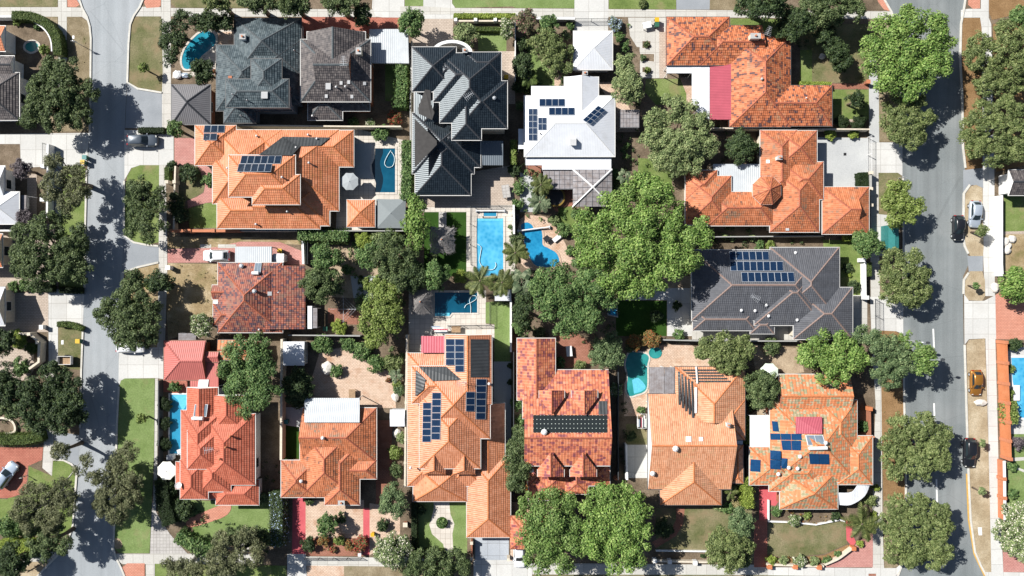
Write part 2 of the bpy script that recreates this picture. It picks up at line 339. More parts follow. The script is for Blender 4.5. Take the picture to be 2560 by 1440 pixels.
M['tile_pinkish'] = tile_mat('tile_pink_purple', [(0.28, (0.24, 0.075, 0.085)), (0.42, (0.48, 0.14, 0.08)), (0.6, (0.60, 0.21, 0.10)), (0.9, (0.62, 0.27, 0.18))], None, tw=0.45)
M['tile_apricot2'] = tile_mat('tile_apricot_lichen', [(0.1, (0.50, 0.205, 0.10)), (0.45, (0.62, 0.29, 0.155)), (0.9, (0.68, 0.36, 0.215))], (0.44, 0.27, 0.12), 0.5, 0.6, 0.8, rough=0.5, spec=0.6)
M['tile_green'] = tile_mat('tile_orange_green_lichen', [(0.28, (0.30, 0.28, 0.16)), (0.40, (0.47, 0.39, 0.26)), (0.46, (0.58, 0.20, 0.085)), (0.9, (0.66, 0.28, 0.13))], None, tw=0.5)
M['tile_slate'] = tile_mat('tile_blue_slate', [(0.1, (0.025, 0.042, 0.05)), (0.5, (0.052, 0.075, 0.087)), (0.9, (0.11, 0.138, 0.15))], (0.10, 0.13, 0.14), 0.5, 0.5, 0.7)
M['tile_brown'] = tile_mat('tile_brown_slate', [(0.1, (0.04, 0.038, 0.042)), (0.5, (0.095, 0.083, 0.082)), (0.9, (0.18, 0.16, 0.15))])
M['tile_charcoal'] = tile_mat('tile_charcoal_glazed', [(0.1, (0.006, 0.010, 0.014)), (0.5, (0.011, 0.017, 0.023)), (0.9, (0.018, 0.027, 0.035))])
M['tile_charcoal'].node_tree.nodes["Principled BSDF"].inputs["Roughness"].default_value = 0.33
M['tile_charcoal'].node_tree.nodes["Principled BSDF"].inputs["Specular IOR Level"].default_value = 0.6
M['tile_charcoal'].node_tree.nodes["Principled BSDF"].inputs["Specular Tint"].default_value = (0.86, 0.95, 1.0, 1)
M['tile_grey'] = tile_mat('tile_flat_grey', [(0.1, (0.085, 0.089, 0.10)), (0.5, (0.102, 0.106, 0.119)), (0.9, (0.122, 0.126, 0.138))])
M['cap_brown'] = plain('brown_ridge', (0.24, 0.17, 0.145), 0.8)
M['cap_orange'] = plain('orange_ridge', (0.50, 0.17, 0.065), 0.8, var=0.3, scale=4)
M['cap_rust'] = plain('rust_ridge', (0.36, 0.11, 0.06), 0.8, var=0.35, scale=4)
M['cap_salmon'] = plain('salmon_ridge', (0.42, 0.11, 0.065), 0.8)
M['cap_slate'] = plain('slate_ridge', (0.09, 0.105, 0.112), 0.8, var=0.3, scale=4)
M['cap_dark'] = plain('dark_ridge', (0.04, 0.043, 0.05), 0.7, var=0.3, scale=4)
M['metal_white'] = metal_mat('white_sheet', (0.70, 0.72, 0.75), 0.25, 0.5, 0.06, 0.3, (0.60, 0.61, 0.62), 0.16)
M['metal_pale'] = metal_mat('pale_grey_sheet', (0.50, 0.53, 0.55), 0.3, 0.6, 0.08, 0.2)
M['metal_red'] = metal_mat('red_sheet', (0.46, 0.135, 0.115), 0.3, 0.5)
M['metal_crimson'] = metal_mat('crimson_sheet', (0.41, 0.085, 0.115), 0.24, 0.5)
M['metal_pink'] = metal_mat('pink_sheet', (0.52, 0.12, 0.15), 0.4, 0.5)
M['metal_grey'] = metal_mat('grey_sheet', (0.17, 0.165, 0.17), 0.3, 0.5)
M['metal_blue'] = metal_mat('bluegrey_sheet', (0.10, 0.125, 0.15), 0.3, 0.5)
M['polycarb'] = grid_mat('polycarbonate_sheet', (0.21, 0.18, 0.17), (0.07, 0.07, 0.08), 6, 4, 0.05, 0.04, 0.25, (0.33, 0.32, 0.33))
M['solar'] = grid_mat('solar_cells', (0.006, 0.017, 0.045), (0.018, 0.045, 0.09), 6, 6, 0.03, 0.03, 0.55, (0.009, 0.026, 0.065), (0.46, 0.5, 0.54), 0.025)
M['solar_black'] = grid_mat('solar_cells_dark', (0.008, 0.016, 0.03), (0.025, 0.04, 0.06), 6, 6, 0.03, 0.03, 0.5, (0.015, 0.03, 0.06), (0.38, 0.42, 0.46), 0.03)
M['solar_plain'] = grid_mat('solar_collector_blue', (0.008, 0.04, 0.11), (0.02, 0.07, 0.16), 4, 4, 0.02, 0.02, 0.25, (0.012, 0.055, 0.14))
M['heat_mat'] = metal_mat('pool_heating_mat', (0.05, 0.055, 0.058), 0.5, 0.5, 0.25)
M['mat_brown'] = plain('roof_mat_brown', (0.045, 0.042, 0.04), 0.7, var=0.2, scale=1.5)
M['heat_dots'] = grid_mat('pool_heating_mat_clips', (0.02, 0.026, 0.028), (0.55, 0.6, 0.55), 20, 4, 0.1, 0.07, 0.6, dots=True)
M['thatch'] = plain('thatch', (0.24, 0.225, 0.215), 0.95, var=0.35, scale=25)
M['canvas_grey'] = plain('grey_canvas', (0.34, 0.37, 0.38), 0.85, var=0.05)
M['canvas_dark'] = plain('charcoal_canvas', (0.21, 0.235, 0.24), 0.85, var=0.05)
M['canvas_cream'] = plain('cream_canvas', (0.78, 0.77, 0.70), 0.85, var=0.04)
M['canvas_mint'] = plain('mint_canvas', (0.68, 0.76, 0.64), 0.85, var=0.04)
M['water_blue'] = water_mat('pool_water_blue', (0.025, 0.29, 0.53), (0.13, 0.50, 0.73), 2.4)
M['water_deep'] = water_mat('pool_water_deep', (0.003, 0.06, 0.115), (0.008, 0.095, 0.165))
M['water_oval'] = water_mat('pool_water_oval', (0.01, 0.17, 0.25), (0.04, 0.32, 0.42))
M['water_teal'] = water_mat('pool_water_teal', (0.012, 0.20, 0.20), (0.05, 0.32, 0.30))
M['water_bright'] = water_mat('pool_water_bright', (0.008, 0.17, 0.36), (0.03, 0.31, 0.54), 3.2)
M['water_lap'] = water_mat('pool_water_lap', (0.02, 0.22, 0.38), (0.04, 0.28, 0.45))
M['step_dark'] = plain('pool_step_tiles', (0.006, 0.02, 0.035), 0.2)
M['step_pale'] = plain('pool_step_pale', (0.12, 0.48, 0.62), 0.2)
M['bark'] = plain('bark', (0.16, 0.12, 0.09), 0.95, var=0.35, scale=6)
M['bark_pale'] = plain('pale_bark', (0.42, 0.40, 0.36), 0.9, var=0.25, scale=6)
M['rock'] = plain('pale_rock', (0.62, 0.58, 0.52), 0.9, var=0.2, scale=5)
M['yellow'] = plain('yellow_plastic', (0.62, 0.38, 0.02), 0.5)
M['rim_gold'] = plain('faded_gold_pad', (0.20, 0.13, 0.02), 0.6)
M['green_p'] = plain('green_plastic', (0.03, 0.12, 0.07), 0.5)
M['teal'] = plain('teal_paint', (0.03, 0.18, 0.17), 0.5)
M['terracotta'] = plain('terracotta', (0.48, 0.18, 0.09), 0.8)
M['rubber'] = plain('tyre_rubber', (0.015, 0.015, 0.015), 0.8)
M['hose'] = plain('white_hose', (0.62, 0.75, 0.78), 0.5)
M['lamp_lens'] = plain('lamp_lens', (0.75, 0.75, 0.7), 0.15)
M['red_lens'] = plain('red_lens', (0.35, 0.01, 0.015), 0.2)
for nm, c, mt in (('paint_silver', (0.50, 0.56, 0.63), 0.4), ('paint_white', (0.78, 0.79, 0.80), 0.0), ('paint_black', (0.012, 0.013, 0.016), 0.0), ('paint_slate', (0.08, 0.10, 0.125), 0.2), ('paint_gold', (0.36, 0.155, 0.025), 0.4), ('paint_lightblue', (0.42, 0.50, 0.60), 0.3)):
    M[nm] = plain(nm, c, 0.3, mt, 0.5, 0.02, 1.0, 0.6)
# ------------------------------------------------------------------ ground sheets (photo pixels on the ground)
SHEETS = []
def inside(x, y, poly):
    c = False; j = len(poly) - 1
    for i in range(len(poly)):
        (xi, yi), (xj, yj) = poly[i], poly[j]
        if (yi > y) != (yj > y) and x < (xj - xi) * (y - yi) / (yj - yi) + xi: c = not c
        j = i
    return c
def ground_z(x, y):
    z = 0.0
    for zz, poly, bb in SHEETS:
        if bb[0] <= x <= bb[2] and bb[1] <= y <= bb[3] and zz > z and inside(x, y, poly): z = zz
    return z
def sheet(name, mat, pts, smooth=0, lift=0.0, parent=None, kind='structure'):
    if smooth: pts = smooth_pts(pts, True, smooth)
    w = [P(*p)[:2] for p in pts]
    a = sum(w[i][0] * w[(i + 1) % len(w)][1] - w[(i + 1) % len(w)][0] * w[i][1] for i in range(len(w)))
    if a < 0: w.reverse()
    bb = (min(p[0] for p in w), min(p[1] for p in w), max(p[0] for p in w), max(p[1] for p in w))
    z = 0.004
    for zz, _, b in SHEETS:
        if b[0] < bb[2] and b[2] > bb[0] and b[1] < bb[3] and b[3] > bb[1]: z = max(z, zz + 0.004)
    z += lift
    SHEETS.append((z, w, bb))
    m = MB(); m.face([(x, y, z) for x, y in w])
    o = m.build(name, M[mat], parent)
    if parent is None: tag(o, kind=kind)
    return o
def ribbon_pts(pts, wd):
    """offset polygon around a polyline of world xy points"""
    lf, rt = [], []
    for i, p in enumerate(pts):
        a = Vector(pts[max(i - 1, 0)][:2]); b = Vector(pts[min(i + 1, len(pts) - 1)][:2]); d = (b - a).normalized()
        n = Vector((-d.y, d.x)); q = Vector(p[:2])
        sc = 1.0
        if 0 < i < len(pts) - 1:
            d1 = (q - a).normalized(); sc = 1 / max(0.5, abs(d1.dot(d)))
        lf.append(q + n * wd / 2 * sc); rt.append(q - n * wd / 2 * sc)
    return lf, rt
def kerb(pts, wd=0.28, h=0.13, smooth=0):
    if smooth: pts = smooth_pts(pts, False, smooth)
    w = [P(*p)[:2] for p in pts]; lf, rt = ribbon_pts(w, wd); m = MB()
    for i in range(len(w) - 1):
        q = [lf[i], rt[i], rt[i + 1], lf[i + 1]]
        m.face([(v.x, v.y, h) for v in q])
        m.face([(rt[i].x, rt[i].y, 0), (rt[i + 1].x, rt[i + 1].y, 0), (rt[i + 1].x, rt[i + 1].y, h), (rt[i].x, rt[i].y, h)])
        m.face([(lf[i + 1].x, lf[i + 1].y, 0), (lf[i].x, lf[i].y, 0), (lf[i].x, lf[i].y, h), (lf[i + 1].x, lf[i + 1].y, h)])
    return tag(m.build('kerb', M['kerb']), kind='structure')

g = MB(); g.face([(-420, -420, 0), (420, -420, 0), (420, 420, 0), (-420, 420, 0)]); tag(g.build('ground', M['soil']), kind='structure')
# roads
sheet('road', 'road_pale', [(190, -60), (193, 0), (206, 20), (218, 40), (225, 65), (228, 95), (226, 180), (224, 330), (217, 450), (214, 560), (212, 700), (208, 800), (204, 920), (202, 1000), (198, 1090), (193, 1170), (188, 1240), (184, 1310), (172, 1355), (150, 1385), (120, 1415), (90, 1440), (60, 1500), (330, 1500), (312, 1440), (303, 1422), (290, 1400), (283, 1375), (286, 1300), (290, 1200), (292, 1060), (297, 945), (297, 870), (305, 700), (309, 580), (311, 420), (312, 320), (317, 208), (320, 150), (322, 110), (326, 62), (335, 40), (350, 18), (360, 0), (366, -60)])
sheet('road', 'road_dark', [(2195, -60), (2212, 0), (2228, 30), (2238, 60), (2243, 150), (2250, 250), (2255, 340), (2256, 500), (2258, 700), (2258, 960), (2260, 1040), (2262, 1200), (2262, 1330), (2258, 1400), (2240, 1440), (2230, 1500), (2490, 1500), (2462, 1440), (2448, 1415), (2434, 1380), (2424, 1300), (2420, 1200), (2416, 1100), (2414, 1000), (2409, 840), (2407, 720), (2408, 690), (2421, 662), (2421, 640), (2410, 615), (2406, 590), (2406, 490), (2413, 470), (2413, 420), (2406, 370), (2404, 240), (2399, 150), (2402, 60), (2409, 25), (2412, 0), (2420, -60)])
# side verges and paths along the left road
sheet('footpath', 'concrete', [(-60, 18), (150, 18), (205, 19), (217, 42), (226, 70), (222, 55), (205, 42), (-60, 41)])
sheet('footpath', 'concrete', [(145, -60), (167, -60), (167, 250), (146, 250)])
sheet('verge', 'lawn_patchy', [(-60, -60), (144, -60), (144, 17), (-60, 17)])
sheet('paving', 'salmon', [(168, -60), (188, -60), (192, 0), (199, 12), (190, 18), (169, 17)])
sheet('verge', 'verge_brown', [(168, 42), (198, 42), (218, 52), (225, 75), (228, 100), (226, 180), (224, 328), (120, 330), (118, 250), (168, 250)])
sheet('garden_bed', 'verge_brown', [(98, 42), (144, 42), (144, 140), (135, 90), (118, 60)])
sheet('driveway', 'white_con', [(-60, 336), (224, 332), (217, 412), (200, 418), (118, 416), (52, 420), (50, 360), (-60, 360)])
sheet('paving', 'concrete', [(137, 416), (155, 416), (152, 540), (137, 560)])
sheet('lawn', 'lawn', [(156, 416), (205, 414), (216, 425), (215, 560), (212, 600), (140, 600), (153, 540)])
sheet('paving', 'paver_beige', [(68, 435), (92, 435), (92, 560), (50, 560), (50, 500), (68, 500)])
sheet('paving', 'paver_beige', [(0, 560), (140, 560), (145, 715), (0, 715)])
sheet('lawn', 'lawn', [(150, 610), (213, 600), (210, 725), (148, 722)])
sheet('driveway', 'paver_beige', [(-20, 735), (121, 728), (121, 830), (-20, 830)])
sheet('driveway', 'white_con', [(121, 728), (150, 722), (211, 728), (207, 818), (200, 822), (145, 815), (145, 912), (122, 920)])
sheet('lawn', 'lawn_patchy', [(146, 812), (205, 818), (204, 925), (145, 920)])
sheet('paving', 'paver_beige', [(60, 850), (85, 870), (85, 925), (40, 990), (0, 1010), (-20, 900)])
sheet('driveway', 'paver_red', [(-60, 1118), (108, 1118), (105, 1150), (70, 1165), (65, 1230), (25, 1245), (-60, 1245)])
sheet('footpath', 'concrete', [(112, 1072), (135, 1075), (130, 1190), (106, 1170)])
sheet('crossover', 'crossover', [(136, 1078), (200, 1088), (194, 1170), (180, 1160), (158, 1150), (134, 1148)])
sheet('lawn', 'lawn', [(133, 1150), (160, 1150), (190, 1175), (188, 1250), (182, 1320), (165, 1340), (30, 1340), (20, 1245), (70, 1235), (72, 1165), (130, 1190)])
sheet('lawn', 'lawn', [(-60, 1245), (28, 1248), (40, 1330), (-60, 1340)])
sheet('footpath', 'concrete', [(60, 1395), (135, 1375), (165, 1372), (118, 1412), (100, 1404), (30, 1430)])
sheet('verge', 'verge_pale', [(60, 1425), (75, 1405), (125, 1402), (95, 1440), (70, 1500), (0, 1500)])
sheet('footpath', 'concrete', [(350, 17), (402, 18), (404, 41), (336, 41)])
sheet('paving', 'salmon', [(361, -60), (403, -60), (402, 14), (397, 18), (366, 20), (359, 4)])
sheet('footpath', 'concrete', [(403, -60), (426, -60), (428, 320), (405, 320)])
sheet('verge', 'lawn_patchy', [(330, 48), (345, 41), (397, 41), (405, 50), (407, 180), (405, 232), (345, 222), (321, 206), (323, 110), (326, 62)])
sheet('verge', 'lawn_patchy', [(427, -60), (700, -60), (700, 20), (440, 19), (428, 10)])
sheet('footpath', 'concrete', [(427, 20), (940, 24), (940, 43), (428, 41)])
sheet('crossover', 'crossover', [(318, 208), (345, 222), (405, 232), (405, 322), (313, 320)])
sheet('driveway', 'white_con', [(311, 325), (434, 326), (434, 415), (398, 413), (350, 413), (328, 420), (317, 440), (311, 450)])
sheet('lawn', 'lawn', [(318, 440), (330, 420), (350, 413), (398, 413), (398, 605), (370, 612), (335, 605), (310, 588), (312, 480)])
sheet('footpath', 'concrete', [(398, 413), (414, 413), (418, 620), (418, 690), (412, 870), (392, 870), (396, 690), (397, 610)])
sheet('crossover', 'crossover', [(309, 588), (335, 606), (397, 614), (397, 655), (345, 668), (306, 682)])
sheet('verge', 'straw', [(306, 682), (345, 668), (397, 657), (396, 700), (393, 868), (298, 870)])
sheet('driveway', 'white_con', [(298, 870), (410, 868), (410, 948), (392, 945), (312, 946), (300, 960), (296, 965)])
sheet('verge', 'lawn_lush', [(299, 965), (302, 952), (312, 946), (387, 946), (385, 1140), (380, 1250), (374, 1383), (300, 1383), (287, 1372), (287, 1300), (292, 1150)])
sheet('paving', 'verge_pale', [(289, 1345), (302, 1350), (306, 1366), (296, 1372), (287, 1368)], 3)
sheet('footpath', 'concrete', [(388, 946), (395, 946), (393, 1200), (389, 1295), (382, 1290), (386, 1140)])
sheet('paving', 'paver_grey', [(381, 1255), (393, 1285), (425, 1335), (470, 1385), (375, 1385)])
sheet('footpath', 'concrete', [(286, 1384), (640, 1384), (640, 1410), (306, 1410), (296, 1402)])
sheet('footpath', 'concrete', [(365, 1408), (387, 1408), (387, 1500), (365, 1500)])
sheet('paving', 'salmon', [(306, 1418), (318, 1408), (362, 1408), (362, 1500), (322, 1500)])
sheet('verge', 'lawn', [(388, 1409), (716, 1414), (716, 1500), (388, 1500)])
# top street edge
sheet('driveway', 'white_con', [(935, -60), (1011, -60), (1011, 20), (1000, 48), (940, 42), (930, 20)])
sheet('verge', 'lawn_lush', [(1012, -60), (1059, -60), (1059, 15), (1012, 15)])
sheet('driveway', 'white_con', [(1059, -60), (1132, -60), (1130, 8), (1137, 18), (1132, 48), (1058, 47)])
sheet('verge', 'lawn_lush', [(1131, -60), (1436, -60), (1436, 21), (1290, 20), (1280, 16), (1140, 20), (1131, 10)])
sheet('footpath', 'concrete', [(1000, 16), (1060, 16), (1130, 20), (1436, 22), (1436, 42), (1290, 40), (1130, 36), (1000, 36)])
sheet('driveway', 'white_con', [(1436, -60), (1521, -60), (1521, 42), (1520, 80), (1436, 80)])
sheet('verge', 'lawn', [(1521, -60), (1690, -60), (1690, 23), (1522, 22)])
sheet('crossover', 'crossover', [(1690, -60), (1776, -60), (1774, 24), (1691, 24)])
sheet('verge', 'verge_brown', [(1776, -60), (1850, -60), (1850, 25), (1774, 24)])
sheet('verge', 'soil', [(1850, -60), (2195, -60), (2210, 0), (2222, 24), (1850, 25)])
sheet('footpath', 'concrete', [(1521, 23), (1850, 26), (2225, 28), (2236, 50), (2180, 47), (1850, 44), (1521, 42)])
sheet('paving', 'salmon', [(2180, -60), (2198, -60), (2212, 5), (2226, 28), (2210, 24), (2195, 5)])
# pool garden of the slate house, sheds at the top
sheet('paving', 'deck', [(520, 75), (585, 75), (585, 110), (545, 115), (545, 185), (430, 196), (432, 180), (480, 180), (500, 150)])
sheet('paving', 'paver_tan', [(545, 80), (600, 78), (600, 120), (545, 120)])
sheet('driveway', 'paver_red', [(755, 42), (1000, 44), (1000, 80), (755, 90)])
sheet('paving', 'paver_beige', [(1058, 47), (1133, 47), (1132, 95), (1180, 105), (1180, 140), (1040, 125), (1030, 100)])
sheet('lawn', 'lawn', [(963, 158), (988, 158), (988, 255), (963, 252)])
sheet('lawn', 'lawn_lush', [(1194, 80), (1266, 78), (1266, 128), (1196, 128)])
sheet('paving', 'paver_beige', [(1190, 128), (1288, 128), (1288, 260), (1250, 260), (1250, 140), (1190, 138)])
sheet('lawn', 'lawn_lush', [(1318, 110), (1335, 115), (1350, 150), (1385, 185), (1386, 214), (1330, 214), (1325, 160)], 3)
sheet('paving', 'paver_tan', [(1386, 185), (1403, 190), (1400, 216), (1386, 214)])
sheet('paving', 'paver_beige', [(1436, 80), (1520, 80), (1520, 100), (1436, 100)])
sheet('paving', 'paver_tan', [(1495, 205), (1545, 205), (1600, 330), (1535, 330), (1520, 250)])
# patio and garden of the red roofed house
sheet('paving', 'concrete', [(1570, 44), (1668, 44), (1668, 195), (1600, 196), (1600, 130), (1575, 90)])
sheet('paving', 'paver_beige', [(1648, 80), (1668, 80), (1668, 195), (1648, 195)])
for q in ([(1606, 103), (1626, 103), (1626, 120), (1606, 120)], [(1592, 135), (1635, 135), (1635, 154), (1592, 150)], [(1606, 168), (1628, 170), (1628, 182), (1606, 180)], [(1575, 116), (1599, 118), (1599, 170), (1575, 165)]):
    sheet('garden_bed', 'soil', q)
sheet('lawn', 'lawn', [(1615, 197), (1700, 197), (1716, 235), (1716, 262), (1640, 262), (1612, 230)])
sheet('paving', 'paver_tan', [(1700, 195), (1776, 183), (1776, 300), (1716, 262), (1716, 235)])
sheet('lawn', 'lawn_patchy', [(1826, 46), (1850, 46), (1870, 60), (2172, 60), (2172, 207), (2000, 207), (2000, 120), (1980, 90), (1826, 90)])
sheet('lawn', 'lawn', [(1826, 46), (1990, 48), (1990, 92), (1826, 90)])
sheet('lawn', 'lawn', [(2000, 125), (2030, 125), (2030, 206), (2000, 206)])
sheet('paving', 'brickpath', [(2078, 209), (2172, 209), (2172, 223), (2078, 222)])
sheet('lawn', 'lawn', [(2080, 224), (2172, 224), (2172, 298), (2140, 302), (2080, 300)])
sheet('paving', 'paver_beige', [(2112, 298), (2132, 298), (2132, 308), (2112, 308)])
sheet('footpath', 'grey_con', [(2172, 150), (2190, 150), (2197, 230), (2198, 356), (2173, 356)])
sheet('verge', 'verge_brown', [(2190, 45), (2240, 60), (2250, 250), (2255, 356), (2198, 354), (2197, 230)])
sheet('driveway', 'white_con', [(2172, 356), (2256, 356), (2256, 440), (2245, 432), (2172, 432)])
sheet('driveway', 'grey_con', [(2040, 343), (2172, 345), (2172, 470), (2040, 470)])
sheet('drain_grate', 'black', [(2109, 382), (2116, 382), (2116, 389), (2109, 389)])
sheet('footpath', 'concrete', [(2172, 432), (2196, 432), (2197, 560), (2200, 700), (2202, 830), (2204, 1010), (2206, 1300), (2210, 1420), (2180, 1420), (2182, 1200), (2189, 1010), (2178, 830), (2175, 600)])
sheet('verge', 'lawn_patchy', [(2197, 432), (2245, 432), (2256, 445), (2257, 560), (2197, 560)])
sheet('paving', 'white_con', [(2194, 535), (2240, 540), (2240, 640), (2198, 640)])
sheet('verge', 'verge_brown', [(2198, 640), (2258, 640), (2258, 745), (2200, 745)])
sheet('driveway', 'white_con', [(2175, 742), (2258, 742), (2258, 835), (2240, 828), (2178, 825)])
sheet('verge', 'verge_rust', [(2198, 826), (2240, 828), (2258, 842), (2258, 960), (2262, 1100), (2205, 1100), (2202, 900)])
sheet('verge', 'verge_rust', [(2205, 1100), (2262, 1100), (2262, 1250), (2208, 1250)])
sheet('verge', 'verge_brown', [(2207, 1250), (2263, 1250), (2260, 1380), (2245, 1416), (2212, 1424)])
sheet('footpath', 'white_con', [(1920, 1418), (2212, 1420), (2240, 1420), (2258, 1405), (2240, 1440), (2225, 1500), (2180, 1500), (2180, 1442), (1920, 1440)])
# far side of the right road
sheet('verge', 'verge_rust', [(2405, 45), (2450, 45), (2455, 80), (2456, 260), (2456, 440), (2414, 440), (2408, 370), (2405, 240), (2400, 150)])
sheet('footpath', 'white_con', [(2402, 25), (2420, 22), (2452, 22), (2452, -60), (2472, -60), (2472, 45), (2478, 60), (2482, 260), (2486, 450), (2487, 740), (2462, 740), (2457, 620), (2457, 450), (2456, 260), (2454, 70), (2450, 44), (2402, 44)])
sheet('paving', 'salmon', [(2422, -60), (2450, -60), (2450, 21), (2432, 22), (2420, 12)])
sheet('verge', 'verge_rust', [(2472, -60), (2620, -60), (2620, 40), (2540, 36), (2480, 50), (2472, 30)])
sheet('garden_bed', 'verge_rust', [(2482, 60), (2620, 50), (2620, 400), (2490, 430), (2486, 300)])
sheet('crossover', 'crossover', [(2408, 425), (2457, 420), (2458, 470), (2430, 462), (2408, 485)])
sheet('verge', 'verge_pale', [(2410, 485), (2420, 468), (2440, 462), (2456, 470), (2459, 620), (2457, 640), (2430, 646), (2412, 618), (2408, 590)])
sheet('crossover', 'crossover', [(2418, 640), (2457, 640), (2457, 678), (2422, 682)])
sheet('verge', 'verge_pale', [(2412, 690), (2425, 678), (2455, 678), (2462, 700), (2463, 740), (2455, 752), (2420, 750), (2411, 735)])
sheet('driveway', 'white_con', [(2410, 735), (2422, 752), (2460, 752), (2488, 738), (2490, 848), (2460, 846), (2422, 848), (2411, 862)])
sheet('driveway', 'salmon', [(2488, 738), (2500, 730), (2620, 735), (2620, 850), (2490, 848)])
sheet('verge', 'verge_pale', [(2416, 862), (2422, 850), (2462, 846), (2466, 960), (2470, 1100), (2474, 1250), (2478, 1430), (2460, 1430), (2440, 1380), (2428, 1300), (2424, 1200), (2419, 1000)])
sheet('footpath', 'white_con', [(2463, 846), (2488, 848), (2492, 1000), (2497, 1200), (2503, 1330), (2508, 1430), (2620, 1432), (2620, 1500), (2470, 1500), (2462, 1430), (2478, 1430), (2474, 1250), (2468, 1000)])
sheet('drain_cover', 'white', [(2444, 1318), (2454, 1318), (2455, 1338), (2446, 1338)])
sheet('drain_cover', 'white', [(181, 89), (186, 89), (186, 97), (181, 97)])
sheet('drain_cover', 'white', [(153, 851), (159, 850), (159, 861), (153, 861)])
sheet('drain_grate', 'brickpath', [(2171, 1434), (2190, 1434), (2190, 1440), (2171, 1440)])
sheet('lawn', 'lawn', [(2510, 488), (2620, 480), (2620, 578), (2510, 580)])
sheet('paving', 'paver_beige', [(2506, 579), (2620, 576), (2620, 584), (2506, 586)])
sheet('garden_bed', 'straw', [(2505, 586), (2620, 584), (2620, 720), (2508, 720)])
sheet('paving', 'white_con', [(2514, 868), (2620, 868), (2620, 1085), (2516, 1085)])
sheet('lawn', 'lawn_lush', [(2518, 1085), (2620, 1085), (2620, 1300), (2522, 1300)])
sheet('paving', 'concrete', [(2518, 1145), (2620, 1138), (2620, 1146), (2518, 1154)])
sheet('paving', 'concrete', [(2536, 1166), (2560, 1174), (2620, 1200), (2620, 1206), (2558, 1180), (2534, 1170)])
sheet('paving', 'pink', [(2505, 1330), (2560, 1400), (2620, 1400), (2620, 1430), (2508, 1430)])
sheet('road_edge_line', 'paint_yellow', [(2262, 1197), (2266, 1197), (2267, 1300), (2263, 1300)])
sheet('road_edge_line', 'paint_yellow', [(2414, 1184), (2418, 1184), (2423, 1300), (2437, 1385), (2463, 1440), (2459, 1440), (2433, 1385), (2419, 1300)])
for x0, y0, y1 in ((2331, 822, 870), (2333, 1008, 1070), (2339, 1198, 1270)):
    sheet('lane_line', 'paint_line', [(x0, y0), (x0 + 4, y0), (x0 + 6, y1), (x0 + 2, y1)])
# garden of the big orange house
sheet('driveway', 'pink', [(436, 345), (492, 345), (492, 412), (436, 412)])
sheet('lawn', 'lawn_patchy', [(442, 418), (494, 418), (506, 445), (512, 465), (508, 480), (492, 490), (470, 500), (442, 500)], 0)
sheet('paving', 'pink', [(494, 414), (520, 414), (536, 440), (540, 505), (515, 507), (470, 520), (468, 502), (492, 492), (509, 482), (513, 464), (507, 445)], 0)
sheet('lawn', 'lawn', [(470, 522), (515, 508), (545, 506), (545, 570), (474, 570)])
sheet('paving', 'deck', [(882, 320), (1008, 350), (1008, 520), (1000, 575), (840, 575), (846, 420)])
sheet('paving', 'grey_con', [(886, 360), (928, 360), (928, 445), (886, 445)])
# red brick driveway house
sheet('garden_bed', 'straw', [(420, 592), (610, 592), (760, 600), (760, 612), (600, 606), (540, 620), (420, 621)])
sheet('driveway', 'pink', [(419, 623), (540, 618), (600, 604), (700, 605), (755, 628), (762, 662), (560, 660), (520, 656), (419, 657)])
for x0, x1 in ((500, 528), (545, 590)): sheet('paving', 'concrete', [(x0, 611), (x1, 611), (x1, 620), (x0, 620)])
sheet('garden_bed', 'straw', [(420, 658), (545, 660), (560, 700), (548, 810), (480, 830), (420, 850), (416, 760)])
sheet('garden_bed', 'sand', [(775, 612), (1010, 620), (1010, 720), (880, 745), (790, 740)])
sheet('garden_bed', 'brickpath', [(820, 770), (900, 775), (900, 812), (820, 808)])
sheet('paving', 'grey_con', [(876, 690), (960, 690), (960, 745), (884, 745)])
# patio of the charcoal house
sheet('paving', 'paver_beige', [(1040, 488), (1180, 430), (1285, 412), (1285, 512), (1270, 530), (1040, 530)])
sheet('paving', 'deck', [(1040, 518), (1170, 518), (1170, 530), (1040, 530)])
sheet('paving', 'deck', [(1166, 515), (1288, 512), (1288, 690), (1166, 690)])
sheet('lawn', 'lawn_dark', [(1060, 530), (1166, 530), (1166, 690), (1060, 690)])
sheet('paving', 'paver_grey', [(1097, 530), (1116, 530), (1116, 600), (1097, 600)])
# back garden of the white house
sheet('paving', 'white_con', [(1312, 392), (1530, 392), (1530, 425), (1312, 414)])
sheet('paving', 'brickpath', [(1312, 412), (1360, 412), (1440, 470), (1440, 520), (1390, 530), (1345, 470)])
sheet('paving', 'grey_con', [(1300, 430), (1345, 450), (1345, 530), (1300, 530)])
sheet('lawn', 'lawn', [(1395, 520), (1430, 515), (1440, 575), (1400, 560)])
sheet('paving', 'paver_tan', [(1300, 548), (1345, 540), (1372, 548), (1400, 585), (1420, 625), (1426, 660), (1330, 675), (1295, 640)], 3)
sheet('lawn', 'lawn', [(1595, 395), (1680, 400), (1680, 470), (1610, 460), (1595, 430)])
sheet('paving', 'sand', [(1655, 690), (1735, 690), (1735, 840), (1665, 840)])
sheet('paving', 'white_con', [(1668, 720), (1735, 720), (1735, 840), (1668, 840)])
sheet('lawn', 'lawn_dark', [(1540, 752), (1667, 752), (1667, 840), (1540, 840)])
sheet('paving', 'grey_con', [(1560, 715), (1667, 722), (1667, 750), (1560, 750)])
sheet('paving', 'concrete', [(1730, 810), (2090, 812), (2090, 850), (1730, 850)])
# strip beside the grey house
sheet('lawn', 'lawn', [(2058, 600), (2165, 600), (2165, 742), (2098, 742), (2098, 620), (2058, 620)])
sheet('paving', 'concrete', [(2133, 738), (2168, 738), (2168, 850), (2133, 850)])
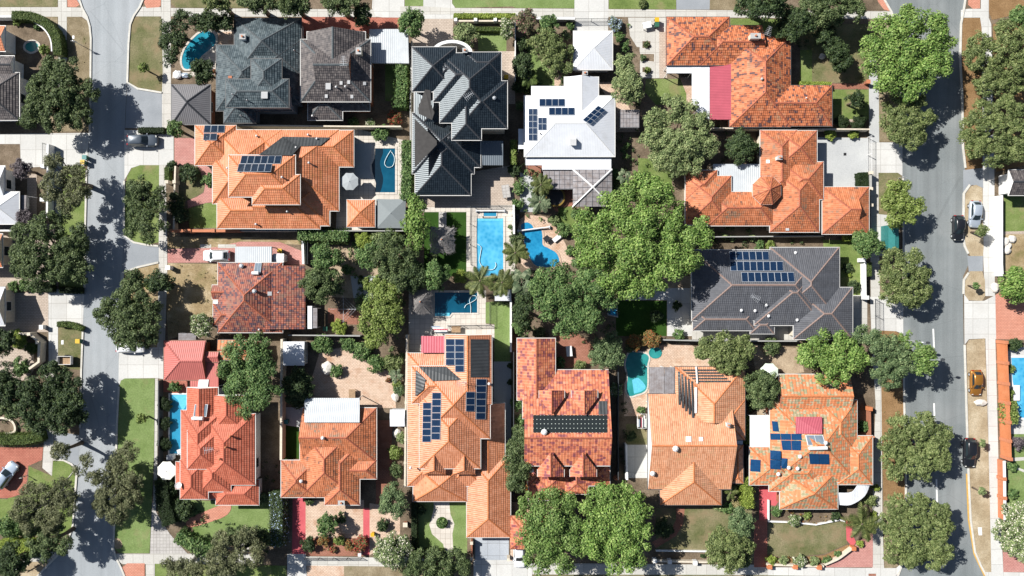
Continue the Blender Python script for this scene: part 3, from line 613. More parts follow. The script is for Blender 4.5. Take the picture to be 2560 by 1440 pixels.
# row along the lower street, left to right
sheet('paving', 'paver_red', [(405, 952), (470, 952), (470, 985), (405, 985)])
sheet('garden_bed', 'soil', [(396, 980), (430, 980), (425, 1165), (394, 1165)])
sheet('lawn', 'lawn_lush', [(470, 1250), (675, 1258), (675, 1360), (560, 1362), (484, 1335)])
sheet('paving', 'salmon', [(470, 1298), (520, 1275), (555, 1262), (578, 1264), (570, 1285), (540, 1300), (475, 1318)], 3)
sheet('driveway', 'crimson', [(732, 1240), (764, 1240), (764, 1385), (730, 1385)])
sheet('paving', 'white_con', [(718, 1385), (765, 1385), (768, 1500), (718, 1500)])
sheet('garden_bed', 'paver_tan', [(764, 1250), (910, 1250), (910, 1345), (764, 1345)])
sheet('paving', 'crimson', [(908, 1270), (924, 1270), (924, 1388), (908, 1388)])
sheet('garden_bed', 'paver_tan', [(924, 1258), (1000, 1270), (1000, 1340), (924, 1388)])
sheet('garden_bed', 'brickpath', [(764, 1345), (908, 1345), (908, 1390), (764, 1390)])
sheet('footpath', 'concrete', [(765, 1391), (960, 1394), (1060, 1394), (1060, 1418), (765, 1414)])
sheet('verge', 'paver_tan', [(768, 1414), (860, 1415), (860, 1500), (768, 1500)])
sheet('verge', 'verge_brown', [(860, 1415), (1185, 1418), (1185, 1500), (860, 1500)])
sheet('paving', 'paver_tan', [(860, 868), (800, 878), (775, 960), (770, 1000), (940, 1020), (990, 1020), (985, 940), (930, 900), (900, 870)])
sheet('lawn', 'lawn_dark', [(708, 1060), (748, 1060), (748, 1148), (708, 1148)])
sheet('paving', 'grey_con', [(708, 1018), (760, 1018), (748, 1068), (708, 1062)])
sheet('paving', 'brickpath', [(940, 1050), (980, 1050), (980, 1260), (940, 1260)])
sheet('paving', 'deck', [(1022, 726), (1215, 726), (1215, 810), (1238, 812), (1238, 850), (1022, 882)])
sheet('lawn', 'lawn_lush', [(1214, 756), (1276, 750), (1276, 905), (1236, 905), (1236, 810), (1214, 808)])
sheet('paving', 'grey_con', [(1234, 904), (1278, 904), (1278, 1240), (1234, 1240)])
sheet('lawn', 'lawn_lush', [(1042, 1250), (1168, 1250), (1168, 1390), (1042, 1390)])
sheet('paving', 'deck', [(1084, 1255), (1123, 1255), (1126, 1285), (1136, 1310), (1131, 1335), (1134, 1395), (1115, 1395), (1108, 1360), (1080, 1335), (1073, 1312), (1080, 1290), (1085, 1270)])
sheet('garden_bed', 'lawn_dark', smooth_pts([(1105 + 15 * math.cos(a), 1307 + 15 * math.sin(a)) for a in [k * math.pi / 4 for k in range(8)]], True, 3))
sheet('driveway', 'driveway_grey', [(1187, 1340), (1272, 1340), (1272, 1400), (1187, 1400)])
sheet('driveway', 'white_con', [(1184, 1400), (1330, 1400), (1330, 1500), (1184, 1500)])
sheet('driveway', 'paver_tan', [(1276, 1255), (1330, 1255), (1330, 1402), (1276, 1402)])
sheet('paving', 'brickpath', [(1385, 830), (1440, 830), (1480, 860), (1490, 905), (1395, 925), (1385, 900)])
sheet('paving', 'paver_tan', [(1655, 862), (1722, 858), (1800, 910), (1800, 930), (1630, 1000), (1600, 1040), (1560, 1040), (1560, 960), (1600, 880)])
sheet('garden_bed', 'lawn_patchy', [(1565, 1060), (1620, 1060), (1620, 1120), (1565, 1120)])
sheet('paving', 'white_con', [(1568, 1112), (1622, 1112), (1622, 1195), (1568, 1195)])
sheet('lawn', 'lawn_patchy', [(1640, 1270), (1880, 1270), (1880, 1376), (1640, 1376)])
sheet('paving', 'brickpath', [(1690, 1270), (1712, 1270), (1708, 1310), (1690, 1340), (1640, 1370), (1630, 1355), (1675, 1330), (1690, 1300)])
sheet('garden_bed', 'soil', [(1620, 1378), (1780, 1378), (1780, 1402), (1620, 1402)])
sheet('footpath', 'concrete', [(1330, 1408), (1920, 1412), (1920, 1438), (1330, 1436)])
sheet('verge', 'lawn_patchy', [(1330, 1437), (1920, 1438), (2180, 1442), (2180, 1500), (1330, 1500)])
sheet('driveway', 'crimson', [(1898, 1215), (1950, 1215), (1948, 1250), (1918, 1300), (1898, 1310)])
sheet('driveway', 'paver_red', [(1885, 1300), (1918, 1300), (1918, 1418), (1885, 1418)])
sheet('garden_bed', 'soil', [(1920, 1262), (2120, 1290), (2120, 1310), (2040, 1318), (1922, 1306)])
sheet('lawn', 'lawn_patchy', [(1922, 1306), (2045, 1312), (2112, 1302), (2122, 1330), (2116, 1360), (2060, 1385), (1960, 1394), (1918, 1385)])
sheet('garden_bed', 'verge_rust', [(1918, 1388), (1960, 1396), (2060, 1388), (2118, 1362), (2132, 1368), (2080, 1405), (1918, 1414)])
sheet('paving', 'crimson', [(2114, 1300), (2132, 1300), (2130, 1335), (2140, 1355), (2132, 1368), (2116, 1350)])
sheet('paving', 'pink', [(2132, 1368), (2150, 1350), (2182, 1330), (2182, 1418), (2050, 1418), (2085, 1403)])
sheet('garden_bed', 'sand', [(1875, 860), (2000, 870), (2010, 930), (1960, 940), (1890, 930)])
sheet('garden_bed', 'sand', [(1868, 1040), (1920, 1010), (1920, 1045), (1880, 1050)])
# kerbs
kerb([(193, -20), (206, 20), (218, 42), (225, 66), (228, 96), (227, 190), (225, 330)])
kerb([(217, 425), (214, 560), (212, 720)])
kerb([(208, 822), (204, 925), (201, 1070)])
kerb([(134, 1149), (160, 1150), (180, 1160), (193, 1176), (188, 1240), (183, 1312), (170, 1355), (148, 1385), (118, 1415), (85, 1450)])
kerb([(366, -20), (350, 18), (335, 40), (326, 62), (322, 110), (319, 206), (345, 222), (405, 232)])
kerb([(311, 452), (310, 588), (335, 606), (370, 613), (397, 615)])
kerb([(397, 656), (345, 668), (307, 682), (299, 866)])
kerb([(298, 966), (293, 1060), (290, 1200), (287, 1300), (284, 1370), (290, 1392), (304, 1420), (316, 1450)])
kerb([(2199, -20), (2228, 30), (2239, 60), (2244, 150), (2251, 250), (2256, 352)])
kerb([(2257, 442), (2258, 640), (2259, 740)])
kerb([(2259, 842), (2259, 960), (2262, 1100), (2264, 1200), (2264, 1330), (2260, 1395), (2244, 1440)])
kerb([(2416, -20), (2409, 25), (2402, 60), (2400, 150), (2405, 240), (2407, 370), (2413, 420)])
kerb([(2424, 462), (2409, 484), (2407, 590), (2411, 615), (2420, 634)])
kerb([(2421, 682), (2409, 700), (2408, 735)])
kerb([(2411, 862), (2415, 1000), (2418, 1100), (2421, 1200), (2426, 1300), (2437, 1380), (2452, 1415), (2468, 1445)])
# ------------------------------------------------------------------ roofs and houses
def clip(pts, f):
    out = []
    for i in range(len(pts)):
        a, b = pts[i], pts[(i + 1) % len(pts)]; fa, fb = f(a), f(b)
        if fa >= -1e-9: out.append(a)
        if (fa > 1e-9 and fb < -1e-9) or (fa < -1e-9 and fb > 1e-9):
            t = fa / (fa - fb); out.append(a.lerp(b, t))
    return out
def courses(m, pts, step=0.38, lift=0.05):
    """one roof plane laid in overlapping courses: every course is a real step"""
    V = [Vector(p) for p in pts]; n = (V[1] - V[0]).cross(V[2] - V[0]).normalized()
    if n.z < 0: n = -n; V.reverse()
    e = Vector((0, 0, 1)).cross(n)
    if e.length < 1e-4: m.face([tuple(p) for p in V]); return
    e.normalize(); s = n.cross(e)
    vs = [p.dot(s) for p in V]; k0 = math.floor(min(vs) / step); k1 = math.ceil(max(vs) / step)
    for k in range(k0, k1):
        lo, hi = k * step, (k + 1) * step
        q = clip(V, lambda p: p.dot(s) - lo)
        if len(q) < 3: continue
        q = clip(q, lambda p: hi - p.dot(s))
        if len(q) < 3: continue
        R = [p + n * (lift * (hi - p.dot(s)) / step) for p in q]
        m.face([tuple(p) for p in R], [(p.dot(e), p.dot(s)) for p in q])
        low = [(p, r) for p, r in zip(q, R) if p.dot(s) - lo < 1e-6]
        if len(low) >= 2:
            a = min(low, key=lambda t: t[0].dot(e)); b = max(low, key=lambda t: t[0].dot(e))
            m.face([tuple(a[0] - n * 0.01), tuple(b[0] - n * 0.01), tuple(b[1]), tuple(a[1])], [(a[0].dot(e), lo - 0.02), (b[0].dot(e), lo - 0.02)] * 2)
class House: pass
def openings(h, name):
    """windows along the outer walls, and one door (a wide one on a garage)"""
    R_ = []
    for ax, U0, U1, V0, V1, z, p, e in h.rects: R_.append((U0, U1, V0, V1, z) if ax == 'x' else (V0, V1, U0, U1, z))
    door = False
    for i, (a, b, c, d, z) in enumerate(R_):
        k = 0.42 + (i + 1) * 0.004
        for (x0, y0, x1, y1, nx, ny) in ((a + k, c + k, b - k, c + k, 0, -1), (b - k, c + k, b - k, d - k, 1, 0), (a + k, d - k, b - k, d - k, 0, 1), (a + k, c + k, a + k, d - k, -1, 0)):
            Ln = math.hypot(x1 - x0, y1 - y0); n = int(Ln / 3.4)
            for j in range(n):
                t = (j + .5) / n; x, y = x0 + (x1 - x0) * t, y0 + (y1 - y0) * t
                if any(m != i and q[0] - .8 < x < q[1] + .8 and q[2] - .8 < y < q[3] + .8 for m, q in enumerate(R_)): continue
                for zs in ([0.9] if z < 4 else [0.9, z - 1.9]):
                    w_, hh, kd = (1.5, 1.15, 'window')
                    if not door and zs == .9: w_, hh, kd, zs, door = (4.6 if name == 'garage' and Ln > 5.5 else 0.95), 2.05, 'door', 0.05, True
                    def bx(ww, z0, z1, dp):
                        m = MB(); tx, ty = abs(ny) * ww / 2 + abs(nx) * dp, abs(nx) * ww / 2 + abs(ny) * dp; m.box(x - tx, y - ty, z0, x + tx, y + ty, z1); return m
                    f = put(h, bx(w_, zs, zs + hh, .05), kd, 'white')
                    if kd == 'window': put(h, bx(w_ - .16, zs + .08, zs + hh - .08, .065), 'pane', 'glass', f)
def roof_rect(h, r, tile, capm, gut, wall, wallm, cap):
    x0, y0, x1, y1, z, p, ends, ax = r
    X0, Y1, _ = P(x0, y0, z); X1, Y0, _ = P(x1, y1, z)
    if ax is None: ax = 'x' if (X1 - X0) >= (Y1 - Y0) else 'y'
    if ax == 'y': tr = lambda u, v, zz: (v, u, zz); U0, U1, V0, V1 = Y0, Y1, X0, X1; ends = ends[::-1]   # given left/top first
    else: tr = lambda u, v, zz: (u, v, zz); U0, U1, V0, V1 = X0, X1, Y0, Y1
    half = (V1 - V0) / 2; vm = (V0 + V1) / 2; ht = half * p
    hh = [min(half, (U1 - U0) / 2) if e in 'hd' else 0 for e in ends]
    h.rects.append((ax, U0, U1, V0, V1, z, p, ends))
    def F(pts): courses(tile[0], [tr(*q) for q in pts]) if tile[1] else flat(tile[0], [tr(*q) for q in pts])
    def flat(m, pts):
        u = uvm(pts); V = [Vector(q) for q in pts]; n = (V[1] - V[0]).cross(V[2] - V[0])
        m.face(pts if n.z > 0 else pts[::-1], u if n.z > 0 else u[::-1])
    def endpts(e, u, sgn, hx):
        """returns low corner pts chain from V0 side to V1 side at this end (ridge included)"""
        if e == 'h': return [(u, V0, z), (u + sgn * hx, vm, z + ht), (u, V1, z)]
        if e == 'g': return [(u, V0, z), (u, vm, z + ht), (u, V1, z)]
        i = hx * 0.56
        return [(u, V0, z), (u + sgn * i, V0 + i, z + i * p), (u + sgn * i, vm, z + ht), (u + sgn * i, V1 - i, z + i * p), (u, V1, z)]
    A = endpts(ends[0], U0, 1, hh[0]); B = endpts(ends[1], U1, -1, hh[1])
    ka, kb = len(A) // 2, len(B) // 2
    F(A[:ka + 1] + B[:kb + 1][::-1]); F(A[ka:] + B[kb:][::-1])
    for e, E in ((ends[0], A), (ends[1], B)):
        if e == 'h': F(E)
        elif e == 'd':
            F([E[0], E[4], E[3], E[1]]); wall.face([tr(*E[1]), tr(*E[2]), tr(*E[3])])
        else: wall.face([tr(*q) for q in E])
    lines = [(A[ka], B[kb])]
    for e, E in ((ends[0], A), (ends[1], B)):
        if e == 'h': lines += [(E[0], E[1]), (E[2], E[1])]
        if e == 'd': lines += [(E[0], E[1]), (E[4], E[3])]
    for a, b in lines:
        a, b = Vector(tr(*a)), Vector(tr(*b)); d = (b - a)
        if d.length < 0.3: continue
        d.normalize(); s = d.cross(Vector((0, 0, 1))).normalized(); w_, t_ = cap
        up = s.cross(d)
        for sg in (1, -1):
            q = [a + s * sg * w_ - up * 0.02, a + up * t_, b + up * t_, b + s * sg * w_ - up * 0.02]
            capm.face([tuple(v) for v in (q if sg < 0 else q[::-1])])
    # gutters round the eaves, soffit, walls below
    g_, t = 0.10, 0.11
    def bar(a, b): gut.box(min(a[0], b[0]), min(a[1], b[1]), z - t, max(a[0], b[0]), max(a[1], b[1]), z + 0.015)
    bar((X0 - g_, Y0 - g_), (X1 + g_, Y0)); bar((X0 - g_, Y1), (X1 + g_, Y1 + g_)); bar((X0 - g_, Y0), (X0, Y1)); bar((X1, Y0), (X1 + g_, Y1))
    gut.face([(X0, Y0, z - 0.09), (X0, Y1, z - 0.09), (X1, Y1, z - 0.09), (X1, Y0, z - 0.09)])
    if wallm: 
        k = len(h.rects) * 0.004; i = 0.42 + k
        wallm.box(X0 + i, Y0 + i, 0, X1 - i, Y1 - i, z - 0.095 - k)
def height(h, x, y):
    best = None
    for ax, U0, U1, V0, V1, z, p, ends in h.rects:
        u, v = (x, y) if ax == 'x' else (y, x)
        if not (U0 - .05 <= u <= U1 + .05 and V0 - .05 <= v <= V1 + .05): continue
        d = min(v - V0, V1 - v); half = (V1 - V0) / 2
        for e, k in ((ends[0], u - U0), (ends[1], U1 - u)):
            if e == 'h': d = min(d, k)
            if e == 'd' and k < half * 0.56: d = min(d, k)
        q = z + max(0, d) * p
        if best is None or q > best: best = q
    return best
def RP(h, px, py, up=0.0):
    z = 14.0
    while z > h.z0:                      # walk down the line of sight to the first roof it meets
        x, y, _z = P(px, py, z); q = height(h, x, y)
        if q is not None and z <= q + up: break
        z -= 0.02
    return Vector((x, y, z))
def clear(h, c, lift):
    """extra lift so that a flat plate over the corner points c stays above the roof"""
    n = len(c); w = lift; ctr = sum(c, Vector()) / n
    for i in range(n):
        for t in (0.25, 0.5, 0.75):
            for p in (c[i].lerp(c[(i + 1) % n], t), ctr.lerp(c[i], t)):
                q = height(h, p.x, p.y)
                if q is not None: w = max(w, q - p.z + 0.1)
    return min(w, 0.7)
def house(name, label, cat, rects, tile, capmat='cap_orange', gut='gutter_w', wall='wall_cream', z=2.8, pitch=0.52, stepped=True, walls=True, cap=(0.15, 0.075), group=None):
    """rects: (x0, y0, x1, y1[, ends, axis, eave height, pitch]) in photo pixels at the eaves; ends: h hip, g gable, d Dutch gable"""
    h = House(); h.rects = []; h.z0 = z
    xs = [r[0] for r in rects] + [r[2] for r in rects]; ys = [r[1] for r in rects] + [r[3] for r in rects]
    bx, by, _ = P((min(xs) + max(xs)) / 2, (min(ys) + max(ys)) / 2)
    h.root = empty(name, (bx, by, 0), label, cat, group); h.off = Vector((bx, by, 0))
    tm, cm, gm, wm = MB(), MB(), MB(), MB()
    for i, r in enumerate(rects):
        r = tuple(r) + (None,) * (8 - len(r)); x0, y0, x1, y1, ends, ax, zz, pp = r
        roof_rect(h, (x0, y0, x1, y1, (zz or z) + 0.006 * (i % 7), pp or pitch, ends or 'hh', ax), (tm, stepped), cm, gm, wm, wm if walls else None, cap)
    rf = put(h, tm, 'roof', tile); put(h, cm, 'ridge_cap', capmat, rf)
    put(h, gm, 'gutter', gut)
    if wm.f:
        wo = put(h, wm, 'wall', wall)
        if name in ('house', 'garage'): openings(h, name)
    h.roof = rf
    return h
def wing(h, rects, tile, capmat, z=2.7, pitch=0.45):
    tm, cm, gm, wm = MB(), MB(), MB(), MB()
    for x0, y0, x1, y1, ends, ax in rects: roof_rect(h, (x0, y0, x1, y1, z, pitch, ends, ax), (tm, True), cm, gm, wm, wm, (0.15, 0.075))
    r = put(h, tm, 'wing_roof', tile); put(h, cm, 'ridge_cap', capmat, r); put(h, gm, 'gutter', 'gutter_w', r); put(h, wm, 'wing_wall', 'wall_brick', r)
def put(h, mb, name, mat, parent=None, smooth=False):
    mb.v = [(v[0] - h.off.x, v[1] - h.off.y, v[2] - h.off.z) for v in mb.v]
    return mb.build(name, M[mat] if isinstance(mat, str) else mat, parent or h.root, smooth)
def panels(h, quad, nx, ny, mat='solar', skip=(), lift=0.14, gap=0.03):
    """an array of nx by ny panels on the roof between the four photo points (clockwise from upper left)"""
    c = [RP(h, *q) for q in quad]; n = (c[1] - c[0]).cross(c[3] - c[0]).normalized()
    if n.z < 0: n = -n
    lift = clear(h, c, lift); c = [p + n * lift for p in c]
    bl = lambda u, v: (c[0] * (1 - u) + c[1] * u) * (1 - v) + (c[3] * (1 - u) + c[2] * u) * v
    for j in range(ny):
        for i in range(nx):
            if (i, j) in skip: continue
            a, b = gap / nx * 0.8, gap / ny * 0.8
            u0, u1, v0, v1 = i / nx + a, (i + 1) / nx - a, j / ny + b, (j + 1) / ny - b
            m = MB(); m.slab([tuple(bl(u0, v1)), tuple(bl(u1, v1)), tuple(bl(u1, v0)), tuple(bl(u0, v0))], 0.06, 0, [(0, 0), (1, 0), (1, 1), (0, 1)])
            put(h, m, 'solar_panel', mat)
def roof_sheet(h, pts, name, mat, lift=0.09, t=0.03, unit=False):
    c = [RP(h, *q) for q in pts]; n = (c[1] - c[0]).cross(c[2] - c[0]).normalized()
    if n.z < 0: n = -n
    lift = clear(h, c, lift); c = [tuple(p + n * lift) for p in c]
    m = MB(); m.slab(c, t, 0, [(0, 0), (1, 0), (1, 1), (0, 1)] if unit else None); return put(h, m, name, mat)
def vent(h, px, py, r=0.16, hgt=0.45, mat='white', name='vent'):
    p = RP(h, px, py); m = MB(); m.cyl(p.x, p.y, p.z - 0.2, p.z + hgt, r * 0.7, r * 0.7, 8); m.cyl(p.x, p.y, p.z + hgt, p.z + hgt + 0.16, r * 1.15, r * 0.5, 8); put(h, m, name, mat)
def chimney(h, px, py, w=0.9, d=0.7, hgt=1.1, mat='wall_brick'):
    p = RP(h, px, py); m = MB(); m.box(p.x - w / 2, p.y - d / 2, p.z - 0.8, p.x + w / 2, p.y + d / 2, p.z + hgt)
    c = put(h, m, 'chimney', mat); q = MB(); q.box(p.x - w / 2 - 0.06, p.y - d / 2 - 0.06, p.z + hgt, p.x + w / 2 + 0.06, p.y + d / 2 + 0.06, p.z + hgt + 0.1)
    put(h, q, 'cap', 'wall_grey', c); k = MB(); k.cyl(p.x, p.y, p.z + hgt + 0.1, p.z + hgt + 0.35, 0.16, 0.14, 8); put(h, k, 'flue', 'terracotta', c)
def skylight(h, px, py, w=0.8, d=0.8, mat='white', z=0.12, name='skylight'):
    p = RP(h, px, py); a, b = RP(h, px + 4, py), RP(h, px, py - 4); ex, ey = (a - p).normalized(), (b - p).normalized(); n = ex.cross(ey).normalized()
    c = [p + ex * sx * w / 2 + ey * sy * d / 2 + n * z for sx, sy in ((-1, -1), (1, -1), (1, 1), (-1, 1))]
    m = MB(); m.slab([tuple(q) for q in c], z + 0.1); put(h, m, name, mat)
def antenna(h, px, py, hgt=2.2, rot=0.3, L_=1.3):
    p = RP(h, px, py); m = MB(); m.tube([p, p + Vector((0, 0, hgt))], 0.035, 5)
    t = p + Vector((0, 0, hgt)); d = Vector((math.cos(rot), math.sin(rot), 0)); s = Vector((-d.y, d.x, 0))
    m.tube([t - d * L_ / 2, t + d * L_ / 2], 0.03, 4)
    for k in range(6):
        q = t + d * (L_ * (k / 5 - 0.5)); w_ = 0.55 - 0.05 * k; m.tube([q - s * w_, q + s * w_], 0.022, 4)
    put(h, m, 'antenna', 'steel')
def dish(h, px, py, r=0.4):
    p = RP(h, px, py) + Vector((0, 0, 0.7)); m = MB(); m.tube([p - Vector((0, 0, 0.8)), p], 0.03, 5)
    n = Vector((0.2, 0.5, 0.85)).normalized(); a = n.orthogonal().normalized(); b = n.cross(a)
    ring = lambda rr, d: [tuple(p + (a * math.cos(k * math.pi / 6) + b * math.sin(k * math.pi / 6)) * rr + n * d) for k in range(12)]
    A, B = ring(r, 0.12), ring(r * 0.5, 0.02)
    for k in range(12): j = (k + 1) % 12; m.face([B[k], B[j], A[j], A[k]])
    m.face(B); put(h, m, 'satellite_dish', 'white')
def water_heater(h, quad, tank):
    """rooftop solar water heater: collector quad and the two ends of its tank (photo points)"""
    c = [RP(h, *q) for q in quad]; n = (c[1] - c[0]).cross(c[3] - c[0]).normalized(); n = n if n.z > 0 else -n
    e = empty('water_heater', (0, 0, 0)); e.parent = h.root
    m = MB(); m.slab([tuple(p + n * 0.2) for p in c], 0.1, 0, [(0, 0), (1, 0), (1, 1), (0, 1)]); put(h, m, 'collector', grid_sh, e)
    a, b = [RP(h, *q) + n * 0.42 for q in tank]; m = MB(); m.tube([a, b], 0.27, 10); put(h, m, 'tank', 'white', e)
grid_sh = grid_mat('collector_glass', (0.14, 0.18, 0.22), (0.5, 0.53, 0.55), 2, 1, 0.03, 0.04, 0.15, (0.2, 0.25, 0.3), (0.6, 0.62, 0.64), 0.04)
def cover(h, quad, z, dz, mat, name='patio_cover', post='white', posts=True, fall='y'):
    """sheet-roofed patio on posts, a part of its house; quad clockwise from upper left, heights z at the first two corners, z+dz at the others"""
    zs = [z, z, z + dz, z + dz] if fall == 'y' else [z, z + dz, z + dz, z]
    if len(quad) != 4: zs = [z] * len(quad)
    c = [P(*q, zz) for q, zz in zip(quad, zs)]
    m = MB(); pts = c[::-1]
    ctr = h.off
    if fall == 'y': uv = [(p[0], p[1]) for p in pts]
    else: uv = [(p[1], p[0]) for p in pts]
    m.slab(pts, 0.12, 0, uv); o = put(h, m, name, mat)
    if posts:
        for p in c:
            q = MB(); cx = sum(a[0] for a in c) / len(c); cy = sum(a[1] for a in c) / len(c)
            x, y = p[0] + (cx - p[0]) * 0.05, p[1] + (cy - p[1]) * 0.05
            q.box(x - 0.05, y - 0.05, 0, x + 0.05, y + 0.05, p[2] - 0.13); put(h, q, 'post', post, o)
    return o
def turret(h, px, py, rpx, z, ht, n=8, rot=math.pi / 8, tile=None, capmat='cap_rust'):
    """small many-sided roof on its own walls, an extra roof of the house"""
    x, y, _ = P(px, py, z); r = rpx * S * (H - z) / H
    ring = [(x + r * math.cos(rot + 2 * math.pi * k / n), y + r * math.sin(rot + 2 * math.pi * k / n), z) for k in range(n)]; ap = (x, y, z + ht)
    m, c, g_, w_ = MB(), MB(), MB(), MB()
    for k in range(n):
        courses(m, [ring[k], ring[(k + 1) % n], ap]); c.tube([ring[k], ap], 0.09, 5)
        a, b = Vector(ring[k]), Vector(ring[(k + 1) % n]); g_.tube([a - Vector((0, 0, .05)), b - Vector((0, 0, .05))], 0.07, 4)
    w_.prism([(x + (p[0] - x) * 0.85, y + (p[1] - y) * 0.85) for p in ring], 0, z - 0.05)
    rf = put(h, m, 'turret_roof', tile); put(h, c, 'ridge_cap', capmat, rf); put(h, g_, 'gutter', 'gutter_w', rf); put(h, w_, 'turret_wall', 'wall_cream')
def planes(h, name, mat, faces, capmat=None, stepped=True, thick=0.12):
    """extra roof planes given as photo points with heights"""
    m = MB()
    for f in faces:
        pts = [P(*q) for q in f]
        if stepped: courses(m, pts)
        V = [Vector(p) for p in pts]; n = (V[1] - V[0]).cross(V[2] - V[0]); pts = pts if n.z > 0 else pts[::-1]
        if not stepped: m.face(pts, uvm(pts))
        m.face([(p[0], p[1], p[2] - thick) for p in reversed(pts)])
        for i in range(len(pts)):
            a, b = pts[i], pts[(i + 1) % len(pts)]
            m.face([(a[0], a[1], a[2] - thick), (b[0], b[1], b[2] - thick), (b[0], b[1], b[2] - 0.01), (a[0], a[1], a[2] - 0.01)], [(0, 0)] * 4)
    return put(h, m, name, mat)

U = 6.0   # upper storey eaves
# --- slate house with the oval pool
h = house('house', 'two storey blue grey slate house beside the oval pool at upper left', 'house', [
    (586, 46, 753, 190, 'hh', 'y'), (541, 113, 700, 277), (598, 100, 752, 262, 'hh', 'y', 2.9), (560, 230, 640, 307, 'hh'), (640, 200, 728, 276, 'gh', 'y'),
    (628, 147, 704, 240, 'hh', 'y', U), (565, 198, 722, 268, 'hh', 'x', U)], 'tile_slate', 'cap_slate', 'gutter_d', 'wall_grey', z=2.9, pitch=0.55)
chimney(h, 612, 97, 0.8, 0.7, 0.9, 'white'); skylight(h, 662, 237, 0.95, 0.95, 'white', 0.25, 'roof_unit')
for q in ((584, 237), (620, 252), (604, 290), (737, 128)): vent(h, *q, 0.1, 0.5, 'steel')
skylight(h, 577, 193, 0.8, 0.35, 'wall_brick', 0.15, 'roof_unit')
# --- brown slate house
h = house('house', 'two storey brown slate house with large Dutch gable roof and skylights', 'house', [
    (752, 99, 926, 254, 'dd', 'x', 4.6, 0.62), (768, 80, 913, 190, 'gg', 'y', 4.65, 0.5), (770, 230, 856, 300, 'hh', 'x'), (772, 225, 924, 277, 'hh', 'x')], 'tile_brown', 'cap_slate', 'gutter_w', 'wall_brick', z=2.8)
chimney(h, 900, 133, 0.7, 0.9, 1.0, 'wall_cream'); antenna(h, 868, 165, 2.4, 1.6)
for q in ((853, 207), (816, 240), (880, 241), (911, 209), (872, 205)): skylight(h, *q, 0.42, 0.5)
skylight(h, 821, 215, 0.75, 0.9, 'white', 0.2, 'roof_unit'); vent(h, 842, 219); vent(h, 865, 218); vent(h, 783, 291)
# --- dark hipped garage by the pool
h = house('garage', 'dark grey hipped metal garage between path and slate house', 'garage', [(429, 212, 526, 311, 'hh', 'y')], 'metal_grey', 'cap_dark', 'gutter_d', 'wall_brick', z=2.7, pitch=0.5, stepped=False)
# --- big orange house with pool
h = house('house', 'large bright orange tiled house with dark roof heating mat beside pool', 'house', [
    (488, 314, 590, 413, 'hh', 'x'), (540, 325, 705, 480, 'hh', 'y'), (700, 326, 884, 417, 'gh', 'x'), (633, 325, 847, 527, 'hh', 'y'), (640, 440, 824, 564, 'hh', 'x'), (640, 470, 800, 572, 'gh', 'x'),
    (543, 486, 712, 571, 'hh', 'x'), (532, 393, 640, 509, 'hh', 'x'), (572, 388, 738, 492, 'hh', 'x', U), (631, 437, 750, 511, 'hh', 'x', U)], 'tile_orange', 'cap_orange', 'gutter_w', 'wall_cream', z=2.8, pitch=0.5)
panels(h, [(512, 314), (563, 314), (562, 333), (509, 333)], 3, 1, 'solar_black'); panels(h, [(512, 335), (546, 335), (544, 353), (510, 353)], 2, 1, 'solar_black')
panels(h, [(605, 390), (706, 390), (702, 411), (600, 411)], 6, 1, 'solar_black'); panels(h, [(600, 411), (684, 411), (680, 432), (595, 432)], 5, 1, 'solar_black')
roof_sheet(h, [(708, 344), (826, 346), (802, 366), (752, 368), (730, 391), (648, 389)], 'pool_heating_mat', 'heat_mat', 0.22)
for q in ((644, 341), (772, 338), (794, 348), (742, 370), (774, 408), (707, 444), (720, 529), (571, 421), (642, 561)): vent(h, *q)
# --- charcoal glazed house
h = house('house', 'two storey charcoal glazed tile house with many stepped hip roofs', 'house', [
    (1031, 118, 1140, 229, 'hh', 'x', U), (1077, 139, 1205, 218, 'hh', 'x', U), (1084, 135, 1250, 255, 'hh', 'x', U), (1100, 133, 1253, 307, 'hh', 'y', U),
    (1145, 203, 1268, 321, 'hh', 'x', U), (1130, 230, 1203, 350, 'hh', 'y', U), (1164, 131, 1252, 190, 'hh', 'x', U),
    (1031, 282, 1185, 434, 'hh', 'x', 3.0), (1038, 320, 1177, 488, 'hh', 'y', 3.0), (1060, 285, 1201, 418, 'hh', 'x', 3.0), (1036, 200, 1185, 330, 'hh', 'y', 3.0)], 'tile_charcoal', 'cap_dark', 'gutter_w', 'wall_cream', z=U, pitch=0.5)
antenna(h, 1174, 248, 2.0, 0.6); vent(h, 1236, 246, 0.25, 0.3, 'steel'); chimney(h, 1163, 130, 0.6, 0.6, 0.7, 'wall_grey')
roof_sheet(h, [(1045, 270), (1063, 224), (1076, 226), (1078, 262), (1086, 282), (1080, 300), (1046, 284)], 'pool_heating_mat', 'mat_brown', 0.1); roof_sheet(h, [(1037, 297), (1092, 352), (1092, 362), (1037, 420)], 'pool_heating_mat', 'mat_brown', 0.08)
cover(h, [(1203, 352), (1258, 352), (1258, 413), (1203, 413)], 3.0, -0.2, 'metal_blue', 'porch_roof')
m = MB(); arc = [P(1130 + 48 * math.cos(a), 134 - 30 * math.sin(a), 5.2) for a in [math.pi * k / 12 for k in range(13)]]
lf, rt = ribbon_pts(arc, 0.45)
for i in range(12): m.prism([lf[i], rt[i], rt[i + 1], lf[i + 1]], 2.6, 5.3)
bal = put(h, m, 'balcony_parapet', 'wall_white'); m = MB(); m.prism([a[:2] for a in arc[::-1]], 2.5, 2.75); put(h, m, 'balcony_floor', 'concrete', bal)
